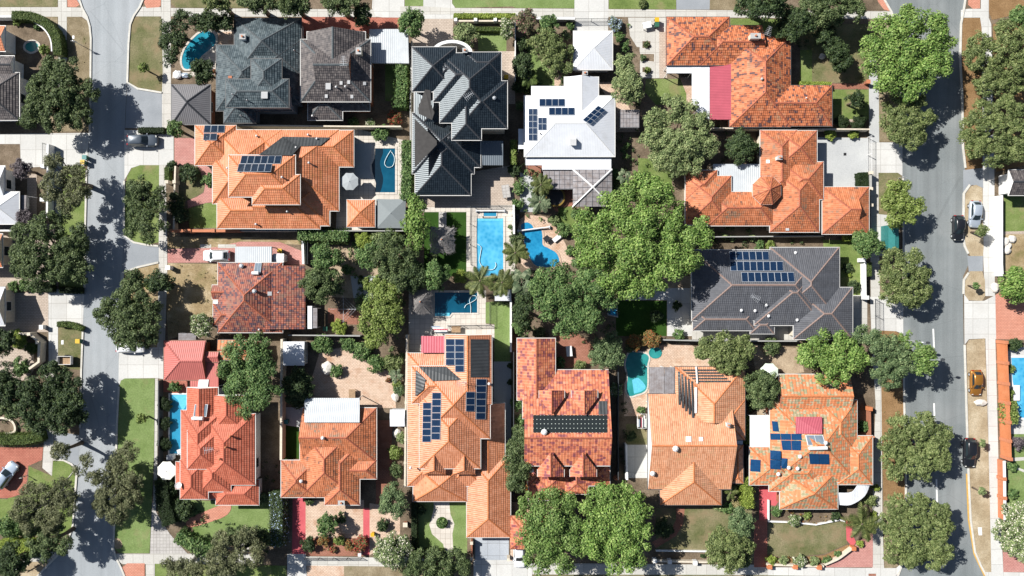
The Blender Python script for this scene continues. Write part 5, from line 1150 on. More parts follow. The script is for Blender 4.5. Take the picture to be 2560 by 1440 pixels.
def railing(name, label, pts, h=1.2, mat='fence_dark', cat='fence', step=1.2):
    w_ = [P(*p)[:2] for p in pts]; bx, by = w_[0]; w_ = [(x - bx, y - by) for x, y in w_]; e = empty(name, (bx, by, 0), label, cat)
    r = MB()
    for a, b in zip(w_, w_[1:]):
        for zz in (0.15, h - 0.04): r.tube([(*a, zz), (*b, zz)], 0.03, 4)
        n = int(math.dist(a, b) / 0.14)
        for i in range(n): t = i / n; x, y = a[0] + (b[0] - a[0]) * t, a[1] + (b[1] - a[1]) * t; r.box(x - .01, y - .01, .15, x + .01, y + .01, h - .04)
    r.build('rails', M[mat], e)
    for a, b in zip(w_, w_[1:]):
        k = max(1, round(math.dist(a, b) / step / 2))
        for i in range(k + 1):
            t = i / k; x, y = a[0] + (b[0] - a[0]) * t, a[1] + (b[1] - a[1]) * t; p = MB(); p.box(x - .035, y - .035, 0, x + .035, y + .035, h); p.build('post', M[mat], e)
    return e
wall('wall', 'cream rendered wall between slate houses and big orange house', [(592, 313), (884, 316), (1002, 316)], 0.22, 1.9, 'wall_cream')
wall('wall', 'grey fence line left of the charcoal glazed house', [(1029, 102), (1026, 250), (1026, 330), (1028, 500)], 0.2, 1.8, 'fence_grey')
wall('wall', 'low white wall along the inside of the curved hedge', smooth_pts([(56, 48), (85, 55), (112, 75), (126, 100), (129, 128)], False, 4), 0.2, 0.9, 'wall_white')
wall('wall', 'short white boundary wall stub at top left corner', [(-40, 41), (28, 41)], 0.3, 1.4, 'wall_white')
wall('wall', 'white front wall with square piers behind wispy street tree', [(119, 360), (117, 545)], 0.3, 1.5, 'wall_white', piers=[(108, 416), (108, 457), (107, 499)], pmat='wall_white', ps=0.6)
railing('gate', 'thin black driveway gate on the white concrete forecourt', [(120, 362), (120, 415)], 1.4, cat='gate')
wall('wall', 'boundary wall with white capping above beige forecourt at left', [(-20, 576), (50, 576)], 0.3, 1.6, 'wall_white')
wall('fence', 'rendered front wall with square piers beside orange house lawns', [(438, 415), (436, 470), (434, 575)], 0.25, 1.2, 'wall_cream', 'fence', piers=[(418, 455), (418, 522), (437, 455)], pmat='wall_cream', ps=0.5)
wall('wall', 'terracotta capped brick wall between orange house and dry grass strip', [(425, 577), (545, 577), (600, 577)], 0.3, 1.7, 'wall_brick', piers=[(474, 577), (534, 577)], pmat='terracotta', cap='terracotta')
wall('fence', 'grey fence along bottom of the big orange house', [(600, 577), (760, 577), (1010, 577)], 0.15, 1.7, 'fence_grey', 'fence')
railing('gate', 'dark metal double gate at end of pink brick driveway', [(776, 604), (776, 660)], 1.6, cat='gate')
wall('wall', 'white gate pillar wall at end of pink brick driveway', [(756, 602), (758, 660)], 0.35, 1.4, 'wall_white')
wall('wall', 'white rendered wall right of the bright blue rectangular pool', [(1284, 512), (1285, 585)], 0.3, 1.7, 'wall_white')
railing('fence', 'black pool fence around bright blue rectangular pool', [(1283, 516), (1178, 515), (1176, 560), (1176, 612), (1178, 662)])
wall('fence', 'pale fence between charcoal house and white metal house garden', [(1288, 42), (1288, 200)], 0.15, 1.7, 'wall_white', 'fence')
wall('wall', 'front hedge wall with three white square piers at top', [(1138, 52), (1288, 52)], 0.25, 0.9, 'wall_cream', piers=[(1139, 50), (1189, 50), (1238, 50)], pmat='wall_white', ps=0.5)
wall('wall', 'dark front wall left of the white garage driveway', [(1340, 45), (1437, 46)], 0.3, 1.2, 'fence_grey', cap='white')
railing('gate', 'black sliding gate across driveway behind white hipped garage', [(1437, 54), (1518, 54)], 1.3, cat='gate')
wall('wall', 'cream fence line between the red roofed and turret houses', [(1780, 320), (1990, 322), (2175, 323)], 0.2, 1.6, 'wall_cream')
wall('fence', 'grey fence bottom of turret house beside wide grey roof', [(1772, 592), (2060, 590)], 0.15, 1.6, 'fence_grey', 'fence')
railing('gate', 'white framed driveway gate at grey concrete forecourt edge', [(2168, 344), (2168, 432)], 1.5, 'white', 'gate')
wall('wall', 'slim front wall with pale piers beside hipped garage', [(2178, 432), (2178, 600)], 0.2, 1.6, 'fence_grey', piers=[(2177, 472), (2178, 513), (2178, 432)], pmat='wall_cream', ps=0.45)
wall('wall', 'white front wall with box hedge right of the grey house', [(2163, 655), (2164, 742)], 0.3, 1.3, 'wall_white', piers=[(2158, 650), (2166, 744)], pmat='wall_white', ps=0.6)
railing('gate', 'black driveway gate right of the grey house', [(2187, 748), (2188, 830)], 1.5, cat='gate')
wall('wall', 'red brick front wall with orange piers beside lichen roof house', [(2175, 1020), (2178, 1210)], 0.25, 1.1, 'wall_brick', piers=[(2175, 1022), (2180, 1095)], pmat='wall_orange', ps=0.6)
wall('wall', 'long orange brick wall with raised piers at far right', [(2516, 855), (2522, 1000), (2527, 1150)], 0.3, 2.1, 'wall_orange', piers=[(2516, 856), (2518, 908), (2520, 960), (2522, 1008), (2524, 1056), (2525, 1103), (2527, 1148)], pmat='terracotta', ps=0.5, ph=0.12)
wall('wall', 'narrow wall with railings below the long orange wall', [(2510, 1152), (2511, 1200), (2512, 1300)], 0.3, 1.4, 'terracotta', piers=[(2510, 1197), (2511, 1245)], pmat='terracotta', cap='white')
wall('wall', 'long white rendered wall right of the two parked cars', [(2505, 488), (2505, 660), (2507, 690)], 0.3, 1.6, 'wall_white')
wall('wall', 'cream stone wall with piers between courtyard and solar house', [(1017, 840), (1015, 960), (1013, 1100), (1012, 1215)], 0.25, 1.8, 'wall_cream', piers=3.2, pmat='wall_cream', ps=0.35, ph=0.06)
wall('fence', 'fence between salmon house and beige courtyard house', [(704, 848), (703, 1010), (702, 1150)], 0.35, 1.8, 'wall_cream', 'fence')
wall('fence', 'grey fence behind the dark red house towards shed', [(720, 838), (900, 840)], 0.15, 1.7, 'fence_grey', 'fence')
wall('wall', 'white wall between back lawn and dark conifers at centre', [(1277, 750), (1277, 880)], 0.3, 1.7, 'wall_white')
wall('fence', 'dark fence between apricot solar house and dormer house', [(1284, 880), (1284, 1240)], 0.12, 1.7, 'fence_dark', 'fence')
railing('fence', 'black pool fence beside narrow back lawn of solar house', [(1225, 756), (1225, 812), (1120, 814)], cat='fence')
wall('fence', 'dark fence between dormer house and teal pool', [(1546, 900), (1546, 1200)], 0.12, 1.7, 'fence_dark', 'fence')
wall('fence', 'fence along the bottom of the grey house gardens', [(1660, 850), (1740, 852), (2000, 853)], 0.15, 1.6, 'fence_grey', 'fence')
wall('fence', 'fence between apricot house and lichen roof house', [(1866, 1000), (1868, 1200)], 0.12, 1.6, 'fence_dark', 'fence')
wall('wall', 'low front wall with white piers above lower footpath', [(1630, 1403), (1770, 1406)], 0.25, 0.7, 'wall_cream', piers=[(1637, 1402), (1674, 1404), (1738, 1407)], pmat='wall_white', ps=0.6)
wall('wall', 'low white garden edging wall on the patchy front lawn', [(1640, 1377), (1772, 1379)], 0.2, 0.4, 'wall_white')
wall('wall', 'low brick front wall with orange piers under lichen house lawn', [(1918, 1412), (2060, 1416)], 0.3, 0.7, 'wall_cream', piers=[(1924, 1417), (1988, 1417), (2048, 1418)], pmat='wall_orange', ps=0.65)
wall('wall', 'curved pink front wall at lower right paved corner', smooth_pts([(2062, 1412), (2095, 1398), (2120, 1380), (2136, 1368)], False, 4), 0.3, 0.8, 'wall_cream', piers=[(2134, 1371)], pmat='wall_orange', ps=0.6)
wall('wall', 'brick gate pillars beside the grey sloping driveway', [(1179, 1352), (1179, 1395)], 0.25, 1.2, 'wall_brick', piers=[(1179, 1357), (1179, 1396), (1271, 1398)], pmat='wall_cream', ps=0.45)
railing('fence', 'dark iron fence along front of flower bed below beige yard', [(764, 1394), (905, 1394)], 1.0)
wall('wall', 'zigzag cream front wall left of skip trailer', [(26, 834), (74, 835), (85, 845), (98, 856), (96, 905), (72, 922)], 0.35, 1.4, 'wall_cream', piers=[(26, 834), (74, 835), (95, 856)], pmat='wall_cream', ps=0.5)
wall('fence', 'black frame fence at corner of the salmon house lap pool', [(396, 952), (396, 1165)], 0.12, 1.5, 'fence_dark', 'fence')
wall('wall', 'white edging around lichen house garden bed', [(1922, 1250), (1922, 1304), (1980, 1306), (2040, 1312), (2100, 1300), (2112, 1304)], 0.2, 0.4, 'wall_white')
wall('fence', 'short fence between the tall cypress hedge and dark red yard', [(1566, 1112), (1568, 1200)], 0.3, 1.5, 'wall_white', 'fence')
wall('wall', 'low pond edge wall under trees at left frame edge', smooth_pts([(-20, 1050), (0, 1045), (25, 1050), (36, 1065), (34, 1080), (10, 1085)], False, 4), 0.3, 0.5, 'wall_cream')
# ------------------------------------------------------------------ cars
def car(label, px, py, ang, paint, L_=4.3, W=1.8, Ht=1.48, suv=False, cat='car'):
    x, y, _ = P(px, py, 0.8); e = empty('parked_car', (x, y, ground_z(x, y)), label, cat, rz=math.radians(ang))
    hw = W / 2
    st = [(-.5, .70, .50, .62), (-.485, .86, .42, .82), (-.45, .95, .32, .92), (-.38, .99, .24, .96), (-.2, 1.0, .2, .95), (0, 1.0, .2, .93), (.14, 1.0, .2, .92), (.25, .99, .22, .88), (.36, .965, .24, .80), (.44, .90, .3, .72), (.485, .78, .38, .62), (.5, .6, .44, .54)]
    if suv: st = [(a, b, c + .06, d + .14) for a, b, c, d in st]
    m = MB(); rings = []
    for t, w_, zb, zt in st:
        r = []; N_ = 20
        for k in range(N_):
            a = 2 * math.pi * k / N_; ca, sa = math.cos(a), math.sin(a); ex = 0.42
            r.append((t * L_, hw * w_ * math.copysign(abs(ca) ** ex, ca), (zb + zt) / 2 + (zt - zb) / 2 * math.copysign(abs(sa) ** (ex + .2), sa)))
        rings.append(r)
    for A, B in zip(rings, rings[1:]):
        for k in range(20): j = (k + 1) % 20; m.face([A[k], B[k], B[j], A[j]])
    m.face(rings[0]); m.face(rings[-1][::-1]); m.build('body', M[paint], e, True)
    zs = (0.90 + (.14 if suv else 0)); x0, x1, x2, x3 = (-.46, -.38, .03, .2) if suv else (-.46, -.30, .04, .22)
    x0, x1, x2, x3 = [q * L_ for q in (x0, x1, x2, x3)]; wb, wt = hw * .90, hw * .70; zr = Ht + (.2 if suv else 0)
    def lerp(a, b, t): return tuple(p + (q - p) * t for p, q in zip(a, b))
    # cabin: rows from sill to roof with rounded roof rows
    m = MB(); rows = []
    for t, k in ((0, 0), (.5, 0), (.82, 0), (.94, .03), (1.0, .10)):
        xa, xb = x0 + (x1 - x0) * t + k * .9, x3 + (x2 - x3) * t - k * .9; ww = wb + (wt - wb) * t - k; zz = zs + (zr - zs) * t + k * .12
        r = 0.12; rows.append([(xa + r, -ww, zz), ((xa + xb) / 2, -ww * 1.03, zz), (xb - r * 1.6, -ww, zz), (xb, -ww * .72, zz), (xb + .07, 0, zz), (xb, ww * .72, zz), (xb - r * 1.6, ww, zz), ((xa + xb) / 2, ww * 1.03, zz), (xa + r, ww, zz), (xa, ww * .7, zz), (xa - .03, 0, zz), (xa, -ww * .7, zz)])
    for A, B in zip(rows, rows[1:]):
        for k in range(12): j = (k + 1) % 12; m.face([A[k], A[j], B[j], B[k]])
    top = rows[-1]; c = (sum(p[0] for p in top) / 12, 0, top[0][2] + .035)
    for k in range(12): m.face([top[k], top[(k + 1) % 12], c])
    m.build('cabin', M[paint], e, True)
    A, B = rows[0], rows[3]
    def glass(name, idx, lo, hi, off):
        g_ = MB(); a = [lerp(A[i], B[i], lo) for i in idx]; b = [lerp(A[i], B[i], hi) for i in idx]
        off = Vector(off)
        for i in range(len(idx) - 1): g_.face([tuple(Vector(q) + off) for q in (a[i], a[i + 1], b[i + 1], b[i])])
        g_.build(name, M['glass'], e)
    glass('windscreen', [3, 4, 5], .06, .93, (.025, 0, .02)); glass('rear_window', [9, 10, 11], .25, .9, (-.025, 0, .02))
    for s, idx in ((-1, [0, 1, 2]), (1, [6, 7, 8])): glass('side_window', idx, .2, .86, (0, s * .02, .01))
    for fx in (-.31, .31):
        for s in (-1, 1):
            w_ = MB(); yc = s * (hw - .12); R = .33
            for a, b, rr in ((yc - .1, yc + .1, R),):
                ringA = [(fx * L_ + rr * math.cos(k * math.pi / 8), a, R + rr * math.sin(k * math.pi / 8)) for k in range(16)]; ringB = [(p[0], b, p[2]) for p in ringA]
                for k in range(16): j = (k + 1) % 16; w_.face([ringA[k], ringB[k], ringB[j], ringA[j]])
                w_.face(ringA); w_.face(ringB[::-1])
            o = w_.build('wheel', M['rubber'], e)
            r_ = MB(); r_.prism([(0, 0)] * 0 + [(.19 * math.cos(k * math.pi / 5), .19 * math.sin(k * math.pi / 5)) for k in range(10)], -.02, .02)
            q = r_.build('rim', M['steel'], o, loc=(fx * L_, yc + s * .1, R)); q.rotation_euler = (math.pi / 2, 0, 0)
    up = .14 if suv else 0
    for s in (-1, 1):
        m = MB(); m.box(.17 * L_, s * (hw + .02) - .1, .86 + up, .17 * L_ + .16, s * (hw + .02) + .1, 1.0 + up); m.build('mirror', M[paint], e)
        m = MB(); m.face([(.435 * L_, s * hw * .86, .745 + up), (.47 * L_, s * hw * .78, .69 + up), (.47 * L_, s * hw * .5, .69 + up), (.44 * L_, s * hw * .52, .745 + up)][::s]); m.build('headlight', M['lamp_lens'], e, loc=(0, 0, .022))
        m = MB(); m.box(-.497 * L_, s * hw * .66 - .14, .68 + up, -.47 * L_, s * hw * .66 + .14, .86 + up); m.build('tail_light', M['red_lens'], e)
    return e
car('dark slate blue car on the white driveway beside clipped hedge', 356, 351, 0, 'paint_slate', 4.7, 1.85, suv=True)
car('white hatchback on pink brick driveway behind flat roofed carport', 540, 639, 180, 'paint_white', 4.2, 1.8)
car('silver blue car angled on the red brick driveway at lower left', 15, 1188, 54, 'paint_lightblue', 4.6, 1.85, suv=True)
car('silver car parked on dry verge beside the black car', 2439, 535, -92, 'paint_silver', 4.2, 1.8)
car('black car on the road beside the silver car', 2397, 570, -90, 'paint_black', 4.0, 1.75)
car('golden orange hatchback parked on the pale verge', 2441, 957, -90, 'paint_gold', 4.0, 1.75)
car('black car parked half on verge below the golden car', 2424, 1132, -91, 'paint_black', 4.6, 1.85, suv=True)
car('white car partly hidden under tree by concrete driveway', 325, 868, 0, 'paint_white', 4.4, 1.8)
car('white car nose showing beside tan garage at bottom', 1298, 1386, -88, 'paint_white', 4.3, 1.8)
# ------------------------------------------------------------------ small things
def bin_(label, px, py, lid, rot=0.0, group='wheelie bins'):
    x, y, _ = P(px, py, 1.0); e = empty('wheelie_bin', (x, y, ground_z(x, y)), label, 'bin', group, rot)
    m = MB(); b = [(-.22, -.24), (.22, -.24), (.22, .24), (-.22, .24)]; t = [(-.29, -.3), (.29, -.3), (.29, .3), (-.29, .3)]
    for i in range(4): j = (i + 1) % 4; m.face([(*b[i], .08), (*b[j], .08), (*t[j], .95), (*t[i], .95)])
    m.face([(*q, .08) for q in b[::-1]]); m.build('body', M['green_p'], e)
    m = MB(); m.box(-.33, -.34, .955, .31, .34, 1.02); m.box(-.38, -.3, .93, -.33, .3, .99); m.build('lid', M[lid], e)
    for s in (-1, 1):
        m = MB(); r = [(-.25 + .12 * math.cos(k * math.pi / 5), .12 + .12 * math.sin(k * math.pi / 5)) for k in range(10)]
        A = [(p[0], s * .27 - .03, p[1]) for p in r]; B = [(p[0], s * .27 + .03, p[1]) for p in r]
        for k in range(10): j = (k + 1) % 10; m.face([A[k], B[k], B[j], A[j]])
        m.face(A); m.face(B[::-1]); m.build('wheel', M['rubber'], e)
bin_('green lidded bin upper one of the pair at driveway edge', 211, 393, 'teal'); bin_('yellow lidded bin lower one of the pair at driveway edge', 206, 405, 'yellow')
bin_('yellow lidded bin on the lawn above skip trailer', 194, 853, 'yellow'); bin_('yellow lidded bin behind flat roofed carport', 699, 627, 'yellow')
bin_('yellow lidded bin beside patio at the red roofed house', 1643, 49, 'yellow'); bin_('dark green lidded bin under yellow bin at red roofed house', 1643, 61, 'green_p')
bin_('yellow lidded bin in shaded side path of charcoal house', 1266, 192, 'yellow'); bin_('teal lidded bin in yard left of white corrugated patio', 715, 1055, 'teal')
bin_('dark bin in the yard of dark red house', 813, 822, 'green_p')
def umbrella(label, px, py, r, h_, mat, n=8, rot=0.0, base=True):
    x, y, _ = P(px, py, h_); e = empty('umbrella', (x, y, ground_z(x, y)), label, 'umbrella', rz=rot)
    m = MB(); rim = [(r * math.cos(2 * math.pi * (k + .5) / n), r * math.sin(2 * math.pi * (k + .5) / n), h_ - .28 * r / 1.4) for k in range(n)]; ap = (0, 0, h_)
    for k in range(n):
        a, b = rim[k], rim[(k + 1) % n]; mid = tuple((p + q) / 2 * (.97 if i < 2 else 1) for i, (p, q) in enumerate(zip(a, b)))
        m.face([a, mid, ap]); m.face([mid, b, ap]); m.face([(*a[:2], a[2] - .14), (*mid[:2], mid[2] - .12), mid, a]); m.face([(*mid[:2], mid[2] - .12), (*b[:2], b[2] - .14), b, mid])
    m.build('canopy', M[mat], e); m = MB(); m.tube([(0, 0, 0), (0, 0, h_ + .12)], .035, 6); m.build('pole', M['steel'], e)
    for k in range(n):
        m = MB(); m.tube([(rim[k][0] * .96, rim[k][1] * .96, rim[k][2] - .04), (0, 0, h_ - .05)], .018, 4); m.build('rib', M['steel'], e)
    m = MB(); m.cyl(0, 0, 0, .1, .3, .28, 10); m.build('base', M['wall_grey'], e)
umbrella('pale grey octagonal umbrella beside the deep blue pool', 873, 453, 1.42, 2.7, 'canvas_grey')
umbrella('large square charcoal shade umbrella below the deep blue pool', 976, 533, 3.2, 2.7, 'canvas_dark', 4)
umbrella('cream octagonal umbrella left of the salmon house', 414, 1178, 1.5, 2.6, 'canvas_cream')
umbrella('pale mint umbrella next to grey olive tree at right', 1925, 931, 1.45, 2.6, 'canvas_mint')
# thatched shelters
def hut(label, px, py, sx, sy, z=2.3, ht=1.3, rot=0.0):
    x, y, _ = P(px, py, z); e = empty('thatched_shelter', (x, y, ground_z(x, y)), label, 'shelter', rz=rot)
    m = MB(); r2 = random.Random(px); ring = []
    n = 40
    for i in range(n):
        t = 4 * i / n; s_ = int(t); f = t - s_; c = [(-1, -1), (1, -1), (1, 1), (-1, 1)]; a, b = c[s_], c[(s_ + 1) % 4]
        j = r2.uniform(.93, 1.09); ring.append(((a[0] + (b[0] - a[0]) * f) * sx * j, (a[1] + (b[1] - a[1]) * f) * sy * j))
    for k in range(6):
        f0, f1 = 1 - k / 6, 1 - (k + 1) / 6; z0, z1 = z + ht * k / 6, z + ht * (k + 1) / 6
        for i in range(n):
            j = (i + 1) % n; A = [ring[i][0] * f0, ring[i][1] * f0, z0 + r2.uniform(-.03, .05)]; 
            m.face([(ring[i][0] * f0, ring[i][1] * f0, z0), (ring[j][0] * f0, ring[j][1] * f0, z0), (ring[j][0] * (f1 + .03), ring[j][1] * (f1 + .03), z1), (ring[i][0] * (f1 + .03), ring[i][1] * (f1 + .03), z1)])
    # hanging straw
    for i in range(900):
        t = r2.random(); q = ring[r2.randrange(n)]; f = r2.uniform(.15, 1.0); zz = z + ht * (1 - f) + .05
        d = Vector((q[0], q[1], -ht)).normalized(); s_ = Vector((-d.y, d.x, 0)).normalized() * .022; p = Vector((q[0] * f, q[1] * f, zz)) + s_ * r2.uniform(-18, 18)
        m.face([tuple(p - s_), tuple(p + s_), tuple(p + d * .35 + s_ * .3), tuple(p + d * .35 - s_ * .3)])
    m.build('thatch_roof', M['thatch'], e)
    m = MB(); m.cyl(0, 0, z + ht - .12, z + ht + .18, .16, .05, 7); m.build('finial', M['terracotta'], e)
    for ax in (-1, 1):
        for ay in (-1, 1): m = MB(); m.tube([(ax * sx * .75, ay * sy * .75, 0), (ax * sx * .75, ay * sy * .75, z + .1)], .09, 6); m.build('post', M['bark'], e)
hut('square grey thatched shelter on the dark artificial lawn', 1106, 600, 1.85, 1.95)
hut('grey thatched shelter at left end of the dark blue pool', 1053, 754, 1.45, 1.9)
# gazebo with crossed white ridges
x, y, _ = P(1481, 470, 2.6); e = empty('gazebo', (x, y, 0), 'polycarbonate roofed gazebo with crossed white ridges by white house', 'gazebo')
a = 3.0; b = 2.85; c = [(-a, -b, 2.6), (a, -b, 2.6), (a, b, 2.6), (-a, b, 2.6)]; ap = (0, 0, 3.5)
for i in range(4): m = MB(); m.slab([c[i], c[(i + 1) % 4], ap], .03, 0, [(0, 0), (1, 0), (.5, 1)]); m.build('roof_panel', M['polycarb'], e)
for i in range(4): m = MB(); m.tube([Vector(c[i]) + Vector((0, 0, .05)), Vector(ap) + Vector((0, 0, .06))], .14, 5); m.build('ridge_beam', M['white'], e)
for p in c: m = MB(); m.box(p[0] * .95 - .07, p[1] * .95 - .07, 0, p[0] * .95 + .07, p[1] * .95 + .07, 2.58); m.build('post', M['white'], e)
def pergola(label, quad, z, mat='polycarb', frame='white', name='pergola', dz=0.0, cat='pergola'):
    c = [P(*q, z) for q in quad][::-1]; bx, by = c[0][0], c[0][1]; c = [(p[0] - bx, p[1] - by, z + (dz if i in (2, 3) else 0)) for i, p in enumerate(c)]
    e = empty(name, (bx, by, ground_z(bx, by)), label, cat); m = MB(); m.slab(c, .06, 0, [(0, 0), (1, 0), (1, 1), (0, 1)] if mat == 'polycarb' else None); m.build('roof', M[mat], e)
    for i in range(4): m = MB(); m.tube([Vector(c[i]) - Vector((0, 0, .14)), Vector(c[(i + 1) % 4]) - Vector((0, 0, .14))], .08, 4); m.build('beam', M[frame], e)
    cx, cy = sum(p[0] for p in c) / 4, sum(p[1] for p in c) / 4
    for p in c: px_, py_ = p[0] + (cx - p[0]) * .04, p[1] + (cy - p[1]) * .04; m = MB(); m.box(px_ - .06, py_ - .06, 0, px_ + .06, py_ + .06, p[2] - .2); m.build('post', M[frame], e)
    return e
pergola('flat polycarbonate pergola left of the crossed gazebo', [(1360, 427), (1438, 427), (1438, 472), (1360, 472)], 2.5)
pergola('white corrugated shed roof carport at top beside brown slate house', [(924, 73), (1005, 73), (1022, 100), (1022, 159), (935, 157), (924, 140)][0:1] + [(1020, 73), (1022, 158), (924, 157)], 2.6, 'metal_pale', 'steel', 'carport', cat='carport')
pergola('flat roofed pale grey carport next to the white hatchback', [(588, 617), (679, 617), (679, 656), (588, 656)], 2.5, 'metal_pale', 'fence_grey', 'carport', cat='carport')
pergola('polycarbonate sheet lean to beside big pale green tree', [(1551, 275), (1598, 275), (1598, 318), (1551, 318)], 2.3, 'polycarb', 'white', 'pergola')
def shed(label, quad, z, mat, dz=0.25, wallm='wall_grey'):
    c = [P(*q, z) for q in quad]; x0, x1 = c[0][0], c[1][0]; y1, y0 = c[0][1], c[3][1]; bx, by = (x0 + x1) / 2, (y0 + y1) / 2; hx, hy = (x1 - x0) / 2, (y1 - y0) / 2
    e = empty('shed', (bx, by, ground_z(bx, by)), label, 'shed'); m = MB(); m.slab([(-hx, -hy, z), (hx, -hy, z), (hx, 0, z + dz), (-hx, 0, z + dz)], .06); m.slab([(-hx, 0, z + dz), (hx, 0, z + dz), (hx, hy, z), (-hx, hy, z)], .06); m.build('roof', M[mat], e)
    m = MB(); m.box(-hx + .12, -hy + .12, 0, hx - .12, hy - .12, z - .08); m.build('wall', M[wallm], e); m = MB(); m.box(hx - .118, -.45, .02, hx - .09, .45, 1.95); m.build('door', M['steel'], e)
shed('white corrugated garden shed half shaded beside dark green tree', [(708, 854), (761, 854), (761, 914), (708, 914)], 2.2, 'metal_white')
shed('small white shed roof beside courtyard wall of solar house', [(975, 1024), (1012, 1024), (1012, 1066), (975, 1066)], 2.1, 'metal_white')
shed('white shed roof between palms and narrow back lawn', [(1237, 724), (1278, 724), (1278, 752), (1237, 752)], 2.2, 'metal_white')
shed('small cream box shed beside flat roofed carport', [(683, 634), (710, 634), (710, 656), (683, 656)], 1.9, 'white', 0.05, 'wall_cream')
h = house('cabana', 'small orange tiled hip roof cabana below the deep blue pool', 'cabana', [(868, 500, 937, 567, 'hh', 'y')], 'tile_orange', 'cap_orange', 'gutter_w', 'wall_cream', z=2.4, pitch=0.45)
# bus shelter
x, y, _ = P(2233, 592, 2.3); e = empty('bus_shelter', (x, y, ground_z(x, y)), 'teal green bus shelter on the verge between two trees', 'bus shelter')
m = MB(); m.slab([(-.75, -2.0, 2.3), (.15, -2.0, 2.5), (.15, 1.9, 2.5), (-.75, 1.9, 2.3)], .08); m.slab([(.15, -2.0, 2.5), (.85, -2.0, 2.3), (.85, 1.9, 2.3), (.15, 1.9, 2.5)], .08); m.build('roof', M['teal'], e)
m = MB(); m.box(-.7, -1.9, 0, -.62, 1.8, 2.2); m.build('back_panel', M['teal'], e); m = MB(); m.box(-.6, -1.9, 0, .6, -1.82, 2.2); m.build('side_panel', M['glass'], e); m = MB(); m.box(-.6, -1.3, .42, -.2, 1.3, .47); m.build('bench', M['timber'], e)
for yy in (-1.85, 1.75): m = MB(); m.box(.62, yy - .04, 0, .7, yy + .04, 2.26); m.build('post', M['teal'], e)
# skip trailer
x, y, _ = P(161, 901, 0.9); e = empty('box_trailer', (x, y, ground_z(x, y)), 'open white box trailer on the verge below yellow bin', 'trailer')
m = MB(); m.box(-1.0, -.6, .45, 1.0, .6, .5); m.build('floor', M['timber'], e)
for q in ((-1.05, -.65, 1.05, -.6), (-1.05, .6, 1.05, .65), (-1.05, -.6, -1.0, .6), (1.0, -.6, 1.05, .6)): m = MB(); m.box(q[0], q[1], .4, q[2], q[3], 1.05); m.build('side_board', M['white'], e)
for s in (-1, 1):
    m = MB(); r = [(.3 * math.cos(k * math.pi / 6), .3 + .3 * math.sin(k * math.pi / 6)) for k in range(12)]; A = [(p[0], s * .72 - .08, p[1]) for p in r]; B = [(p[0], s * .72 + .08, p[1]) for p in r]
    for k in range(12): j = (k + 1) % 12; m.face([A[k], B[k], B[j], A[j]])
    m.face(A); m.face(B[::-1]); m.build('wheel', M['rubber'], e)
m = MB(); m.tube([(-1.0, -.3, .42), (-1.7, 0, .42), (-1.0, .3, .42)], .04, 5); m.build('drawbar', M['steel'], e)
# street lamps, poles, signs
def lamp(label, bx_, by_, hx, hy, h_, group=None):
    x, y, _ = P(bx_, by_); tx, ty, _ = P(hx, hy, h_); e = empty('street_lamp', (x, y, 0), label, 'street lamp'); d = (tx - x, ty - y)
    m = MB(); m.tube([(0, 0, 0), (0, 0, h_ - .2)], [.09, .055], 7); m.build('pole', M['steel'], e); m = MB(); m.tube([(0, 0, h_ - .25), (d[0] * .3, d[1] * .3, h_), (d[0], d[1], h_)], .04, 5); m.build('arm', M['steel'], e)
    m = MB(); m.prism([(d[0] + .35 * math.cos(k * math.pi / 4), d[1] + .2 * math.sin(k * math.pi / 4)) for k in range(8)], h_ - .1, h_ + .06); hd = m.build('lamp_head', M['fence_dark'], e)
    m = MB(); m.prism([(d[0] + .22 * math.cos(k * math.pi / 4), d[1] + .12 * math.sin(k * math.pi / 4)) for k in range(8)], h_ - .13, h_ - .1); m.build('lens', M['lamp_lens'], hd)
lamp('street lamp reaching over the road above two trees, lower of pair', 2262, 889, 2357, 899, 7.0)
lamp('street lamp reaching over the road by the lane dash, upper of pair', 2262, 850, 2320, 857, 4.5)
def pole(name, label, bx_, by_, h_, sign=None, cat='sign post', arm=None):
    x, y, _ = P(bx_, by_); e = empty(name, (x, y, 0), label, cat); m = MB(); m.tube([(0, 0, 0), (0, 0, h_)], .05 if h_ < 4 else .1, 6); m.build('post', M['steel' if h_ < 4 else 'bark'], e)
    if sign: m = MB(); m.box(-sign / 2, -.02 - .06, h_ - sign, sign / 2, -.06, h_); m.build('sign_plate', M['white'], e)
    if arm: m = MB(); m.tube([(-arm / 2, .14, h_ - .35), (arm / 2, .14, h_ - .35)], .06, 5); m.build('crossarm', M['bark'], e)
pole('street_sign', 'street sign post casting a thin shadow on brown verge', 207, 115, 2.6, .7)
pole('power_pole', 'timber power pole with crossarm at bottom left corner', 117, 1402, 4.5, None, 'power pole', 1.2)
pole('sign_post', 'white topped post at brick driveway beside silver blue car', 68, 1188, 1.6, .4)
pole('sign_post', 'grey green sign post on lawn verge near right road', 2246, 446, 1.6, .9)
# mailboxes, boulders, trampoline and others
def boxy(name, label, cat, px, py, sx, sy, h_, mat, cap=None, rot=0.0, group=None):
    x, y, _ = P(px, py, h_); m = MB(); hx, hy = sx / 2, sy / 2; b = min(hx, hy) * .25
    m.prism([(-hx + b, -hy), (hx - b, -hy), (hx, -hy + b), (hx, hy - b), (hx - b, hy), (-hx + b, hy), (-hx, hy - b), (-hx, -hy + b)], 0, h_)
    if not cap: return tag(m.build(name, M[mat], None, loc=(x, y, ground_z(x, y)), rz=rot), label, cat, group)
    e = empty(name, (x, y, ground_z(x, y)), label, cat, group, rot); m.build('body', M[mat], e); m = MB(); m.box(-hx - .05, -hy - .05, h_, hx + .05, hy + .05, h_ + .08); m.build('cap', M[cap], e); return e
boxy('letterbox', 'white letterbox pillar on the path corner by dry grass', 'letterbox', 420, 669, .6, .6, 1.1, 'wall_white', 'white')
